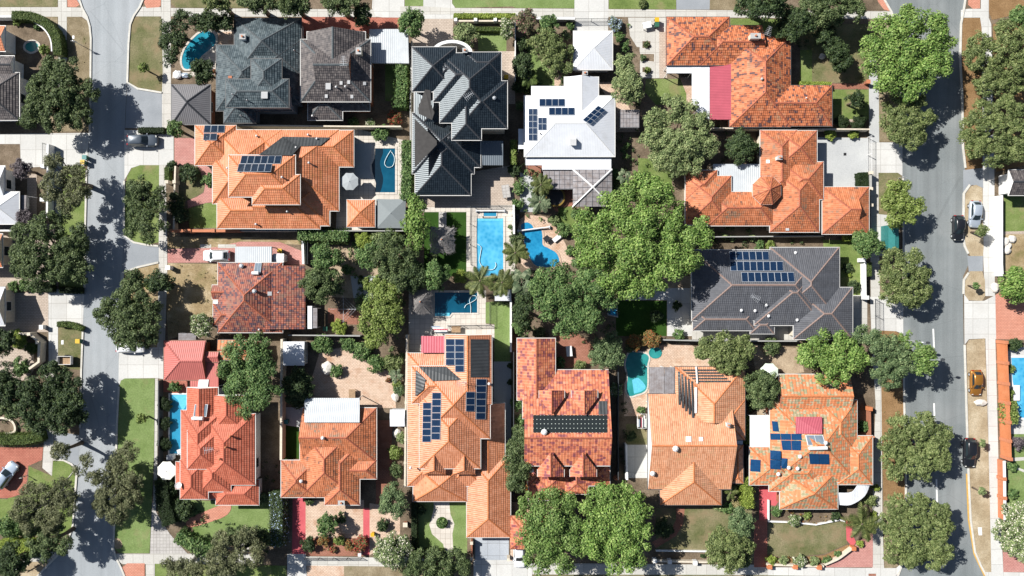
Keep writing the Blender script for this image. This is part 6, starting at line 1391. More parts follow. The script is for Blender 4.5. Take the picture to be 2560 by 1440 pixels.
boxy('letterbox', 'white rounded letterbox on the beige paver driveway', 'letterbox', 103, 818, .5, .6, .9, 'wall_white', 'white')
boxy('letterbox', 'yellow letterbox in the beige front garden', 'letterbox', 931, 1337, .45, .45, .8, 'yellow', 'yellow')
boxy('letterbox', 'blue letterbox at the flower bed fence', 'letterbox', 899, 1387, .4, .4, 1.0, 'paint_lightblue', 'white')
boxy('letterbox', 'brick letterbox pillar at end of terracotta path', 'letterbox', 2171, 204, .5, .5, 1.0, 'wall_brick', 'terracotta')
boxy('utility_box', 'green utility cabinet on the lawn near wispy tree', 'utility box', 180, 575, .5, .4, .9, 'green_p', 'green_p')
boxy('planter', 'brick planter pillar right of blue grey shrub tree', 'planter', 1013, 1312, .6, .6, .8, 'wall_brick', 'wall_cream')
def rock(label, px, py, r, sx=1.0, sy=1.0, mat='rock', name='boulder', group=None):
    import bmesh
    x, y, _ = P(px, py, r * .5); bm = bmesh.new(); bmesh.ops.create_icosphere(bm, subdivisions=2, radius=1); r2 = random.Random(int(px * 7 + py))
    for v in bm.verts: v.co *= r2.uniform(.85, 1.12); v.co.x *= r * sx; v.co.y *= r * sy; v.co.z *= r * .6
    me = bpy.data.meshes.new(name); bm.to_mesh(me); bm.free(); me.materials.append(M[mat]); o = bpy.data.objects.new(name, me); COL.objects.link(o); o.location = (x, y, ground_z(x, y) + r * .25)
    return tag(o, label, 'boulder' if name == 'boulder' else name.replace('_', ' '), group)
G = 'pale boulders in the dry garden'
for q, l in (((2514, 604, .75), 'pale boulder nearest the white wall, upper left of cluster'), ((2532, 597, .65), 'pale boulder at upper right of the cluster'), ((2521, 615, .6), 'pale boulder in middle of the cluster'), ((2519, 626, .65), 'pale boulder at bottom of the cluster')): rock(l + ' in dry garden', *q, group=G)
rock('long white rock slab on pale verge below golden car', 2452, 1007, .75, 1.3, .7)
rock('large smooth grey white boulder in the beige courtyard', 817, 920, .95, 1.0, 1.15)
rock('pale boulder under shrubs at courtyard right side', 988, 993, .7, .9, 1.1); rock('pale boulder near the small shed by solar house wall', 993, 1084, .7)
rock('pale boulder at foot of dark street tree, left', 118, 928, .8, .6, 1.5); rock('grey boulder under bottom end of dark street tree', 128, 945, .7)
rock('white rock beside dark shrubs in the front lawn bed', 2056, 141, .5); rock('white boulder at right edge by red driveway tree', 2490, 718, .7, .9, 1.2)
# trampoline
x, y, _ = P(1388, 492, .8); e = empty('trampoline', (x, y, 0), 'round trampoline with yellow padded rim under palm', 'trampoline'); m = MB(); rr = [(1.3 * math.cos(k * math.pi / 12), 1.3 * math.sin(k * math.pi / 12)) for k in range(24)]
m.face([(*p, .8) for p in rr]); m.build('mat', M['black'], e); m = MB()
for k in range(24): j = (k + 1) % 24; m.face([(*rr[k], .82), (rr[k][0] * 1.2, rr[k][1] * 1.2, .82), (rr[j][0] * 1.2, rr[j][1] * 1.2, .82), (*rr[j], .82)])
m.build('rim_pad', M['rim_gold'], e)
for k in range(0, 24, 4): m = MB(); m.tube([(rr[k][0] * 1.1, rr[k][1] * 1.1, 0), (rr[k][0] * 1.1, rr[k][1] * 1.1, .8)], .04, 5); m.build('leg', M['steel'], e)
# clothes lines and washing
x, y, _ = P(1605, 1053, 1.6); e = empty('clothes_line', (x, y, ground_z(x, y)), 'white framed clothes line hung with coloured washing', 'clothes line'); m = MB()
for s in (-1, 1): m.tube([(-.7, s * 1.1, 1.6), (.7, s * 1.1, 1.6)], .03, 4)
for s in (-1, 1): m.tube([(s * .7, -1.1, 1.6), (s * .7, 1.1, 1.6)], .03, 4)
m.build('frame', M['white'], e)
cl = ['white', 'paint_lightblue', 'black', 'metal_crimson', 'white', 'paint_slate', 'white', 'canvas_mint']
for k in range(8):
    xx = -.6 + k * .17; m = MB(); ya, yb = -1.0 + .2 * rnd.random(), .2 + .8 * rnd.random()
    m.slab([(xx - .06, ya, 1.62), (xx + .06, ya, 1.62), (xx + .06, yb, 1.62), (xx - .06, yb, 1.62)], .02); m.slab([(xx - .04, ya, 1.6), (xx - .02, ya, .8), (xx - .02, yb, .8), (xx - .04, yb, 1.6)], .02); m.build('garment', M[cl[k]], e)
for s in (-1, 1): m = MB(); m.tube([(0, s * 1.1, 0), (0, s * 1.1, 1.6)], .03, 5); m.build('post', M['white'], e)
x, y, _ = P(858, 773, 1.9); e = empty('clothes_line', (x, y, 0), 'empty rotary clothes hoist with thin crossed arms', 'clothes line'); m = MB(); m.tube([(0, 0, 0), (0, 0, 1.9)], .035, 6); m.build('post', M['steel'], e)
for k in range(4):
    a = k * math.pi / 2; m = MB(); m.tube([(0, 0, 1.75), (2.0 * math.cos(a), 2.0 * math.sin(a), 1.95)], .028, 4); m.build('arm', M['steel'], e)
m = MB()
for f in (.5, .75, 1.0):
    q = [(2 * f * math.cos(k * math.pi / 2), 2 * f * math.sin(k * math.pi / 2), 1.75 + .2 * f) for k in range(4)]
    for k in range(4): m.tube([q[k], q[(k + 1) % 4]], .008, 3)
m.build('line', M['steel'], e)
x, y, _ = P(1098, 826, 1.3); e = empty('clothes_line', (x, y, 0), 'folding clothes airer with white and pink sheets behind solar house', 'clothes line')
for k, (yy, mt, ln) in enumerate(((.55, 'paint_lightblue', 1.3), (.35, 'white', 1.7), (.15, 'metal_pink', 2.2), (-.1, 'white', 2.0), (-.35, 'paint_slate', 1.8))):
    m = MB(); m.slab([(-1.2 + .15 * k, yy - .1, 1.25), (-1.2 + .15 * k + ln, yy - .1, 1.25), (-1.2 + .15 * k + ln, yy + .1, 1.25), (-1.2 + .15 * k, yy + .1, 1.25)], .03); m.build('garment', M[mt], e)
m = MB()
for s in (-1, 1): m.tube([(s * 1.3, -.6, 0), (s * 1.3, .6, 1.22)], .03, 4); m.tube([(s * 1.3, .6, 0), (s * 1.3, -.6, 1.22)], .03, 4)
m.build('frame', M['steel'], e)
# furniture
def table(label, px, py, sx, sy, mat, rot=0.0, chairs=0, z=.74):
    x, y, _ = P(px, py, z); e = empty('table', (x, y, ground_z(x, y)), label, 'table', rz=rot); m = MB(); m.box(-sx / 2, -sy / 2, z - .05, sx / 2, sy / 2, z); m.build('tabletop', M[mat], e)
    for a in (-1, 1):
        for b in (-1, 1): m = MB(); m.box(a * sx * .42 - .04, b * sy * .42 - .04, 0, a * sx * .42 + .04, b * sy * .42 + .04, z - .05); m.build('leg', M[mat], e)
table('dark timber outdoor bench table by charcoal house patio edge', 1265, 478, 1.2, 2.0, 'paver_grey', 0.15)
table('white table on the patio of red roofed house', 1618, 62, 1.3, 1.0, 'white', .2)
table('pale picnic table at courtyard of beige yard', 880, 985, 1.0, 1.4, 'timber', 0)
table('striped outdoor table on red brick patio behind dormer house', 1423, 878, .9, 1.6, 'white', 0.1)
table('pool lounger table on tan paving beside kidney pool', 1367, 597, .9, .9, 'black', .7)
table('white sun lounge on deck right of blue edge pool', 2541, 982, 1.0, 2.4, 'white', 0, z=.4)
table('white lounge angled at teal hedge corner by kidney pool', 1394, 594, .7, 1.7, 'white', -.9, z=.4)
table('long slatted timber bench on deck behind solar house', 1140, 823, 1.4, 1.0, 'timber', 0)
x, y, _ = P(1340, 572, .5); m = MB(); m.tube([(-2.9, -.35, .45), (2.2, .3, .45)], .12, 8); e = empty('pool_roller', (x, y, 0), 'white pool blanket roller across the kidney pool', 'pool roller'); m.build('drum', M['white'], e)
for q in ((-2.8, -.33), (2.1, .28)): m = MB(); m.box(q[0] - .08, q[1] - .25, 0, q[0] + .08, q[1] + .25, .5); m.build('stand', M['steel'], e)
x, y, _ = P(1226, 527, .5); e = empty('pool_roller', (x, y, 0), 'slim white blanket roller at head of bright blue pool', 'pool roller'); m = MB(); m.tube([(-2.2, 0, .45), (2.2, 0, .45)], .1, 8); m.build('drum', M['white'], e)
for s in (-2.2, 2.2): m = MB(); m.box(s - .08, -.2, 0, s + .08, .2, .5); m.build('stand', M['steel'], e)
rock('pale pink beach ball by shaded oval pool edge', 443, 186, .7, 1, 1, 'paint_white', 'pool_float')
rock('blue inflatable float at shaded oval pool edge', 463, 188, .6, 1.3, .7, 'paint_lightblue', 'pool_float')
boxy('air_conditioner', 'white air conditioner unit beside cream umbrella', 'air conditioner', 425, 1144, .9, .7, .9, 'white', 'steel')
boxy('air_conditioner', 'white unit box at the lap pool end wall', 'air conditioner', 452, 1127, 1.0, .5, 1.5, 'white', 'white', .3)
rock('orange pot plant on shaded path of dormer house', 1541, 1195, .5, 1, 1, 'terracotta', 'flower_pot')
# ------------------------------------------------------------------ vegetation
LK = {}   # leaf kinds: material, clump radius, leaf size, leaf density
def kind(k, cols, rs, leaf, dens=1.0, extra=None, trans=0.17): LK[k] = (leaf_mat('leaves_' + k, cols, extra, trans), rs, leaf * .64, dens)
kind('bright', [(.05, .115, .021), (.158, .266, .058), (.305, .41, .13)], 1.0, .36, 1.15)
kind('meadow', [(.045, .10, .02), (.135, .225, .055), (.265, .36, .125)], .9, .34, 1.15)
kind('green', [(.035, .085, .022), (.095, .17, .055), (.21, .295, .11)], .75, .32, 1.1)
kind('dark', [(.016, .034, .013), (.04, .07, .026), (.10, .14, .055)], .6, .30, 1.15)
kind('olive', [(.052, .084, .024), (.135, .178, .06), (.275, .315, .135)], .5, .28, 1.0)
kind('drab', [(.03, .053, .018), (.076, .115, .043), (.19, .24, .105)], .6, .28, 1.15)
kind('wispy', [(.05, .06, .025), (.12, .135, .065), (.26, .27, .15)], .5, .22, .85)
kind('pale', [(.090, .135, .053), (.180, .240, .098), (.360, .405, .195)], .65, .30, 1.1)
kind('bluegrey', [(.04, .08, .035), (.105, .16, .068), (.23, .30, .145)], .55, .26, 1.05)
kind('yellow', [(.07, .115, .02), (.165, .225, .05), (.315, .38, .13)], .7, .32, 1.1)
kind('white', [(.060, .105, .038), (.150, .210, .083), (.300, .360, .165)], .55, .26, 1.2, (.16, (.72, .68, .55)))
kind('pink', [(.075, .075, .038), (.150, .150, .075), (.270, .255, .150)], .5, .24, 1.0, (.07, (.5, .14, .22)))
kind('red', [(.075, .090, .030), (.150, .150, .060), (.240, .225, .090)], .45, .22, 1.1, (.38, (.42, .06, .045)))
kind('rust', [(.090, .083, .030), (.195, .150, .053), (.300, .240, .090)], .5, .24, 1.0, (.3, (.30, .10, .03)))
kind('blue', [(.060, .090, .045), (.135, .180, .105), (.240, .285, .210)], .45, .24, 1.1, (.35, (.42, .52, .68)))
kind('bluehedge', [(.03, .055, .02), (.065, .10, .04), (.12, .16, .08)], .45, .24, 1.1, (.11, (.42, .52, .68)))
kind('purple', [(.075, .060, .075), (.135, .112, .128), (.210, .180, .195)], .45, .24, 1.0)
kind('hedge', [(.038, .068, .015), (.075, .120, .030), (.150, .195, .053)], .3, .17, 1.3)
kind('hedgedark', [(.011, .022, .008), (.022, .041, .014), (.043, .068, .024)], .3, .17, 1.4)
kind('lime', [(.105, .165, .022), (.225, .300, .053), (.390, .465, .105)], .35, .2, 1.2)
kind('palm', [(.035, .055, .014), (.085, .11, .032), (.19, .21, .075)], .5, .25)
kind('cactus', [(.05, .085, .045), (.12, .165, .09), (.28, .32, .2)], .5, .25)
kind('grassclump', [(.150, .128, .060), (.300, .255, .120), (.450, .390, .210)], .3, .2)
def quads_obj(name, V, mat, parent=None, loc=None):
    n = len(V) // 4; me = bpy.data.meshes.new(name); me.vertices.add(4 * n); me.vertices.foreach_set("co", V.astype(np.float32).ravel())
    me.loops.add(4 * n); me.loops.foreach_set("vertex_index", np.arange(4 * n, dtype=np.int32)); me.polygons.add(n)
    me.polygons.foreach_set("loop_start", np.arange(0, 4 * n, 4, dtype=np.int32)); me.polygons.foreach_set("loop_total", np.full(n, 4, dtype=np.int32))
    me.materials.append(mat); me.update(calc_edges=True); o = bpy.data.objects.new(name, me); COL.objects.link(o)
    if parent: o.parent = parent
    if loc: o.location = loc
    return o
def leaves(C, R, leaf, dens, rs, flat=0.75):
    """leaf sprays on the shells of clumps: centres C (n,3), radii R (n)"""
    cnt = np.maximum(6, (2.4 * math.pi * R ** 2 * dens / leaf ** 2)).astype(int); idx = np.repeat(np.arange(len(C)), cnt); n = len(idx)
    d = rs.normal(size=(n, 3)); d /= np.linalg.norm(d, axis=1)[:, None]; low = d[:, 2] < -0.25; d[low, 2] *= -1
    p = C[idx] + d * (R[idx] * rs.uniform(.55, 1.08, n))[:, None] * np.array([1, 1, flat])
    nn = d * .9 + np.array([-.12, .06, .4]) + rs.normal(scale=.38, size=(n, 3)); nn /= np.linalg.norm(nn, axis=1)[:, None]
    t = np.cross(nn, rs.normal(size=(n, 3))); t /= np.linalg.norm(t, axis=1)[:, None]; b = np.cross(nn, t)
    sz = leaf * rs.uniform(.45, 1.0, n)[:, None]; t = t * sz * .95; b = b * sz * .6
    curl = nn * sz * .18
    return np.stack([p - t - curl, p - b * 1.0, p + t - curl, p + b], 1).reshape(-1, 3)
def clumps(prim, rsub, rs, up=0.8):
    """sub-clumps over the upper surface of the primary blobs (x, y, z, r)"""
    C, R = [], []
    for (x, y, z, r) in prim:
        k = max(5, int(2.9 * (r / rsub) ** 2)); d = rs.normal(size=(k, 3)); d /= np.linalg.norm(d, axis=1)[:, None]
        fl = d[:, 2] < -0.15; d[fl, 2] *= -up
        c = np.array([x, y, z]) + d * r * rs.uniform(.6, 1.0, k)[:, None] * np.array([1, 1, .72]); rr = rsub * rs.uniform(.7, 1.35, k)
        C.append(c); R.append(np.minimum(rr, r * .6))
    return np.concatenate(C), np.concatenate(R)
SEED = [11]
def tree(name, label, px, py, r, kd, h=None, sx=1.0, sy=1.0, blobs=None, bark='bark', cat='tree', sparse=1.0, limbs=6, group=None, rsub=None, lean=(0, 0)):
    mat, rsb, leaf, dens = LK[kd]; SEED[0] += 1; rs = np.random.RandomState(SEED[0]); r0 = r * S
    h = h or (2.0 + r0 * 1.15); zc = max(1.2, h - r0 * .62)
    k = S * (H - zc) / H; rm = r * k; x, y, _ = P(px, py, zc); rsb = min(rsub or rsb, rm * .38)
    e = empty(name, (x, y, ground_z(x, y)), label, cat, group)
    if blobs: prim = [((bx - px) * k, (py - by) * k, zc + rs.uniform(-.25, .25) * br * k + dz, br * k * .86) for (bx, by, br, *q) in blobs for dz in [q[0] if q else 0]]
    else:
        prim = [(0, 0, zc + .15 * rm, rm * .68)]; n = 7 if r0 < 4 else 9; ph = rs.uniform(0, 6.28)
        for i in range(n):
            a = ph + 2 * math.pi * (i + rs.uniform(-.25, .25)) / n; q = rs.uniform(.38, .5); d_ = rs.uniform(.5, .62)
            prim.append((math.cos(a) * rm * d_ * sx, math.sin(a) * rm * d_ * sy, zc + rs.uniform(-.2, .18) * rm, rm * q * rs.uniform(.85, 1.1)))
    C, R = clumps(prim, rsb, rs)
    if sparse < 1: keep = rs.uniform(size=len(C)) < sparse; C, R = C[keep], R[keep]
    quads_obj('crown', leaves(C, R, leaf, dens, rs), mat, e)
    m = MB(); tr = max(.08, .045 * h); zt = max(.6, zc - .35 * rm); m.tube([(lean[0], lean[1], 0), (lean[0] * .6 + .05 * rm, lean[1] * .6, zt * .55), (0, 0, zt)], [tr * 1.25, tr * .95, tr * .75], 7)
    order = rs.permutation(len(C))[:limbs] if not blobs else rs.permutation(len(C))[:limbs * 2]
    for i in order:
        c = Vector(C[i]); st = Vector((0, 0, zt * rs.uniform(.75, 1.0))); mid = st.lerp(c, .5) + Vector((0, 0, .12 * rm)); m.tube([st, mid, c], [tr * .5, tr * .3, .025], 5)
    m.build('trunk', M[bark], e, True)
    return e
def shrub(label, px, py, r, kd='green', sx=1.0, sy=1.0, hf=1.1, name='shrub', cat='shrub', group=None, h0=0.0):
    mat, rsb, leaf, dens = LK[kd]; SEED[0] += 1; rs = np.random.RandomState(SEED[0]); h = max(.5, r * S * hf) + h0; zc = h * .6
    k = S * (H - zc) / H; rm = r * k; x, y, _ = P(px, py, zc); rsb = min(rsb, rm * .42); leaf = min(leaf, max(.13, rm * .3))
    prim = [(0, 0, zc * .95, rm * .66)] + [(math.cos(a) * rm * .5 * sx, math.sin(a) * rm * .5 * sy, zc * rs.uniform(.7, 1.0), rm * rs.uniform(.4, .52)) for a in [rs.uniform(0, 1) + i * 1.05 for i in range(6)]]
    C, R = clumps(prim, rsb, rs); C[:, 2] = np.clip(C[:, 2], R * .6, None)
    return tag(quads_obj(name, leaves(C, R, leaf, dens, rs), mat, None, (x, y, ground_z(x, y))), label, cat, group)
def hedge(label, pts, wd, h, kd='hedge', smooth=0, name='hedge', loose=.06):
    mat, rsb, leaf, dens = LK[kd]; SEED[0] += 1; rs = np.random.RandomState(SEED[0]); pts = smooth_pts(pts, False, smooth) if smooth else pts
    w_ = [np.array(P(*p, h)[:2]) for p in pts]; o = w_[0]; out = []
    core = []
    for a, b in zip(w_, w_[1:]):
        d = b - a; Ln = np.linalg.norm(d); d = d / Ln; nrm = np.array([-d[1], d[0]]); n = int((Ln * wd * 1.6 + 2 * Ln * h) * dens / (leaf * leaf * .32)); n = max(n, 12)
        u = rs.uniform(-.05, Ln + .05, n); top = rs.uniform(size=n) < (wd * 1.6) / (wd * 1.6 + 2 * h)
        v = np.where(top, rs.uniform(-wd / 2, wd / 2, n), np.where(rs.uniform(size=n) < .5, -wd / 2, wd / 2) + rs.normal(scale=loose, size=n)); z = np.where(top, h + rs.normal(scale=loose, size=n), rs.uniform(.05, h, n))
        p = np.stack([a[0] - o[0] + d[0] * u + nrm[0] * v, a[1] - o[1] + d[1] * u + nrm[1] * v, z], 1)
        nn = np.where(top[:, None], np.array([0, 0, 1.0]), np.stack([nrm[0] * np.sign(v), nrm[1] * np.sign(v), np.full(n, .3)], 1)) + rs.normal(scale=.4, size=(n, 3)); nn /= np.linalg.norm(nn, axis=1)[:, None]
        t = np.cross(nn, rs.normal(size=(n, 3))); t /= np.linalg.norm(t, axis=1)[:, None]; bb = np.cross(nn, t); sz = leaf * rs.uniform(.5, 1, n)[:, None]
        out.append(np.stack([p - t * sz, p - bb * sz * .6, p + t * sz, p + bb * sz * .6], 1).reshape(-1, 3))
        hw = wd / 2 * .86; c = [a - o - nrm * hw, a - o + nrm * hw, b - o + nrm * hw, b - o - nrm * hw]
        core.append(np.array([[*q, h * .93] for q in c[::-1]]))
        for i in range(4): j = (i + 1) % 4; core.append(np.array([[*c[j], 0], [*c[i], 0], [*c[i], h * .93], [*c[j], h * .93]]))
    return tag(quads_obj(name, np.concatenate(out + core), mat, None, (o[0], o[1], 0)), label, 'hedge')
def palm(label, px, py, r, n=16, kd='palm', h=3.5, broad=False, name='palm_tree', cat='palm tree', droop=.55, group=None):
    mat = LK[kd][0]; SEED[0] += 1; rs = np.random.RandomState(SEED[0]); k = S * (H - h) / H; rm = r * k; x, y, _ = P(px, py, h); e = empty(name, (x, y, ground_z(x, y)), label, cat, group)
    q = []
    for i in range(n):
        a = 2.4 * i + rs.uniform(-.3, .3); el = rs.uniform(.15, 1.1); Lf = rm * rs.uniform(.8, 1.1); K = 12; prev = None; dh = np.array([math.cos(a), math.sin(a)]); sd_ = np.array([-dh[1], dh[0], 0])
        pts = []
        for s_ in range(K + 1):
            t = s_ / K; pts.append(np.array([*(dh * Lf * (t * math.cos(el * .5) ** .5)), h + Lf * (.45 * math.sin(el) * t * 1.6 - droop * t * t * (1.1 if el < .6 else .8))]))
        for s_ in range(K):
            p0, p1 = pts[s_], pts[s_ + 1]; t = (s_ + .5) / K
            if broad:
                w0 = .26 * rm * math.sin(math.pi * min(1, .12 + .88 * s_ / K)) ** .7; w1 = .26 * rm * math.sin(math.pi * min(1, .12 + .88 * (s_ + 1) / K)) ** .7
                if s_ < 3: w0 = w1 = .03
                for sg in (1, -1): q += [p0, p1, p1 + sd_ * sg * w1 + [0, 0, -.2 * w1], p0 + sd_ * sg * w0 + [0, 0, -.2 * w0]]
            else:
                wl = Lf * .25 * math.sin(math.pi * (.12 + .8 * t)) ; fw = np.array([*dh, 0]) * wl * .55
                q += [p0 - sd_ * .02, p1 - sd_ * .02, p1 + sd_ * .02, p0 + sd_ * .02]
                for sg in (1, -1):
                    for u in (.2, .7):
                        pb = p0 * (1 - u) + p1 * u; tip = pb + sd_ * sg * wl + fw + [0, 0, -wl * .45 + rs.uniform(-.05, .05)]; q += [pb - [*(dh * .05), 0], pb + [*(dh * .09), 0], tip + [*(dh * .03), 0], tip]
    quads_obj('crown', np.array(q), mat, e); m = MB(); m.tube([(.1, .05, 0), (.03, 0, h * .6), (0, 0, h + .1)], [.2, .14, .13], 7); m.build('trunk', M['bark'], e, True)
    return e
def cover_plants(name, polys, kd, dens, size=.3, hh=.35):
    """low plants nobody could count, scattered over beds"""
    mat, rsb, leaf, dn = LK[kd]; SEED[0] += 1; rs = np.random.RandomState(SEED[0]); C = []
    for poly in polys:
        w_ = [P(*p)[:2] for p in poly]; x0, x1 = min(p[0] for p in w_), max(p[0] for p in w_); y0, y1 = min(p[1] for p in w_), max(p[1] for p in w_)
        n = int((x1 - x0) * (y1 - y0) * dens); u = rs.uniform(x0, x1, n); v = rs.uniform(y0, y1, n)
        C += [(a, b, rs.uniform(.05, hh)) for a, b in zip(u, v) if inside(a, b, w_)]
    C = np.array(C); return tag(quads_obj(name, leaves(C, rs.uniform(.5, 1.2, len(C)) * size, leaf * .8, .6, rs), mat), kind='stuff')

# --- street trees, left road
tree('street_tree', 'large dark olive street tree above the white forecourt at upper left', 150, 228, 100, 'drab', 8.5, blobs=[(135, 175, 42), (175, 180, 38), (110, 225, 48), (160, 225, 55), (205, 235, 45), (100, 270, 40), (140, 285, 50), (190, 290, 40), (80, 300, 25), (165, 260, 45)])
tree('street_tree', 'sparse wispy street tree with bare limbs beside pair of bins', 178, 455, 78, 'wispy', 8, blobs=[(140, 405, 28), (175, 440, 32), (200, 480, 38), (140, 460, 34), (180, 510, 32), (200, 430, 24), (130, 490, 22)], bark='bark', limbs=10, sparse=.95)
tree('street_tree', 'largest dark street tree left of road, over the beige drive', 122, 628, 118, 'drab', 8.2, blobs=[(70, 590, 45), (125, 570, 48), (110, 640, 60), (50, 640, 38), (180, 620, 48), (165, 670, 45), (100, 690, 48), (60, 670, 35), (200, 580, 25), (150, 540, 25), (210, 680, 30)], limbs=8)
tree('street_tree', 'twisted sparse olive street tree on lawn island by orange house', 362, 520, 66, 'drab', 6.5, blobs=[(355, 470, 34), (380, 480, 30), (335, 500, 26), (395, 510, 26), (350, 545, 34), (385, 555, 36), (335, 575, 24), (370, 585, 26), (362, 520, 34)], sparse=.88, limbs=9)
tree('street_tree', 'small drab tree on dry verge above round olive street tree', 335, 700, 32, 'drab', 4.5, sparse=.95)
tree('street_tree', 'round olive street tree on verge above concrete driveway', 322, 785, 82, 'drab', 6.8, blobs=[(290, 760, 42), (335, 745, 42), (365, 775, 42), (300, 810, 42), (345, 825, 44), (270, 790, 32), (380, 810, 32), (325, 785, 50), (375, 850, 24), (312, 846, 25), (345, 858, 24)])
tree('street_tree', 'big dark green street tree below the box trailer', 135, 1000, 98, 'dark', 7.8, blobs=[(140, 940, 42), (175, 960, 38), (95, 980, 44), (140, 1000, 52), (180, 1010, 42), (75, 1020, 38), (110, 1045, 42), (160, 1050, 42), (195, 1040, 26), (65, 980, 25)])
tree('street_tree', 'olive wispy street tree leaning over road at lower left', 305, 1220, 82, 'wispy', 7.2, blobs=[(290, 1165, 32), (265, 1195, 30), (310, 1190, 38), (275, 1235, 42), (320, 1240, 40), (255, 1265, 30), (295, 1285, 30), (340, 1200, 26), (330, 1125, 26), (305, 1140, 24)], limbs=9, bark='bark')
tree('street_tree', 'grey wispy street tree with pale bare branches by brick driveway', 115, 1258, 95, 'wispy', 9, blobs=[(80, 1235, 32), (120, 1230, 32), (160, 1220, 34), (60, 1270, 34), (110, 1280, 42), (160, 1270, 40), (75, 1310, 28), (180, 1240, 22), (130, 1310, 30), (215, 1150, 20), (232, 1195, 20), (200, 1175, 18)], bark='bark_pale', limbs=12, sparse=.95)
tree('street_tree', 'small wispy tuft tree over the pale asphalt crossover', 155, 1125, 26, 'wispy', 6, sparse=.95)
tree('street_tree', 'dark wispy tree above clipped hedge at bottom left', 135, 1348, 58, 'drab', 7, blobs=[(90, 1345, 32), (130, 1340, 36), (160, 1360, 30), (110, 1375, 30), (140, 1315, 22)], sparse=.95)
tree('tree', 'dark shadowy tree in the bottom left corner of the frame', 28, 1400, 48, 'dark', 6)
tree('tree', 'dark tree left of big street tree at frame edge', 12, 965, 48, 'dark', 6); tree('tree', 'dark brownish tree at left edge above low pond wall', 28, 1020, 34, 'drab', 5)
tree('tree', 'dark ragged garden tree left of skip trailer at frame edge', 8, 850, 36, 'dark', 5)
tree('tree', 'purple leaved round tree beside white roofed bay house', 57, 424, 25, 'purple', 4); tree('tree', 'grey purple bush tree below white metal roof at left edge', 65, 548, 26, 'purple', 3.5)
tree('tree', 'tall grey wispy tree along the bottom edge left of crimson path', 585, 1385, 68, 'wispy', 8, blobs=[(560, 1350, 30), (600, 1345, 30), (640, 1365, 24), (550, 1390, 34), (600, 1400, 36), (640, 1400, 24), (570, 1430, 30), (530, 1420, 22), (620, 1330, 22)], bark='bark_pale', limbs=12)
tree('tree', 'grey wispy tree at bottom edge right of salmon corner patch', 455, 1425, 60, 'wispy', 7, blobs=[(425, 1400, 22), (460, 1410, 28), (500, 1415, 28), (440, 1435, 30), (480, 1440, 30)], bark='bark_pale', limbs=10, sparse=.9)
# --- trees along the top
for px, r, kd, l in ((545, 38, 'olive', 'olive tree at top edge above pool garden, leftmost of row'), (640, 42, 'drab', 'dark olive tree at top edge above slate house'), (735, 46, 'drab', 'dark shading tree at top edge above brown slate house'), (850, 42, 'drab', 'drab tree at top edge above red paved drive')):
    tree('tree', l, px, 2 if px < 700 else 8, r, kd, 7, 1.25, .75)
tree('tree', 'small dark tree casting shade on the red paved drive', 906, 38, 28, 'dark', 5); tree('tree', 'bright round tree beside white corrugated carport at top', 1031, 58, 36, 'green', 5, 1, 1.1)
tree('tree', 'dark leafy tree left of oval pool at upper left', 440, 78, 48, 'dark', 5, blobs=[(465, 52, 26), (430, 75, 30), (420, 105, 26), (430, 140, 24), (450, 95, 24)])
tree('tree', 'dark feathery tree above oval pool near front path', 520, 58, 34, 'dark', 4.5, 1.2, .8); tree('tree', 'dark feathery tree between oval pool and slate roof corner', 563, 55, 24, 'dark', 4)
tree('tree', 'glossy dark tree at lower end of oval pool', 508, 176, 32, 'dark', 4); tree('tree', 'small leafy tree casting shadow at dark garage corner', 438, 322, 24, 'green', 4, sparse=.9)
tree('tree', 'purplish flowering tree at top beside pale garden fence', 1312, 52, 30, 'pink', 5); tree('tree', 'pale green frangipani tree left of small front lawn', 1163, 88, 32, 'pale', 3.6, .9, 1.2)
tree('tree', 'white flowered small tree right of the front hedge lawn', 1268, 72, 22, 'white', 3, .8, 1.6)
tree('tree', 'spreading olive tree left of the white hipped garage', 1382, 128, 52, 'olive', 5.5, blobs=[(1370, 95, 24), (1345, 115, 28), (1385, 115, 30), (1410, 130, 28), (1365, 140, 30), (1395, 155, 28), (1380, 175, 20), (1415, 170, 18)])
tree('tree', 'dark tree behind the front wall left of white garage', 1372, 62, 26, 'green', 4); tree('palm_tree', 'dark spiky fan plant tree beside curved garden lawn', 1306, 165, 30, 'dark', 4, .9, 1.2)
tree('tree', 'light green bushy tree right of white hipped garage, upper of two', 1562, 165, 32, 'pale', 5, .9, 1.1); tree('tree', 'light green bushy tree right of white hipped garage, lower of two', 1570, 222, 42, 'pale', 5.5)
tree('tree', 'wide sage green tree between white metal roof and crimson patio', 1692, 338, 100, 'pale', 8, blobs=[(1680, 275, 38), (1720, 280, 30), (1640, 305, 36), (1690, 320, 52), (1745, 320, 40), (1625, 350, 32), (1660, 370, 46), (1715, 370, 50), (1765, 365, 30), (1680, 410, 38), (1730, 410, 36), (1650, 400, 28)], rsub=.7)
tree('tree', 'dark bushy tree beside turret house, under cream fence', 1858, 368, 40, 'dark', 5, 1, 1.1)
tree('tree', 'spreading dark tree shading the top right footpath', 2075, 18, 60, 'drab', 7, 1.5, .7, limbs=10); tree('tree', 'deep dark tree at top shading the red roof', 1910, 5, 60, 'dark', 8, 1.3, .6)
tree('tree', 'dark tree at top shading lawn beside antenna roof', 1990, 60, 50, 'dark', 6, 1.2, .8); tree('tree', 'dark bushy tree at right garden, topmost of three in line', 2062, 90, 32, 'dark', 4)
tree('tree', 'dark bushy tree at right garden, middle of three in line', 2092, 128, 32, 'dark', 4); tree('tree', 'dark bushy tree at right garden, lowest of three in line', 2106, 160, 26, 'dark', 3.5)
tree('tree', 'round dark tree on small lawn right of red roof wing', 2138, 252, 25, 'dark', 3.5)
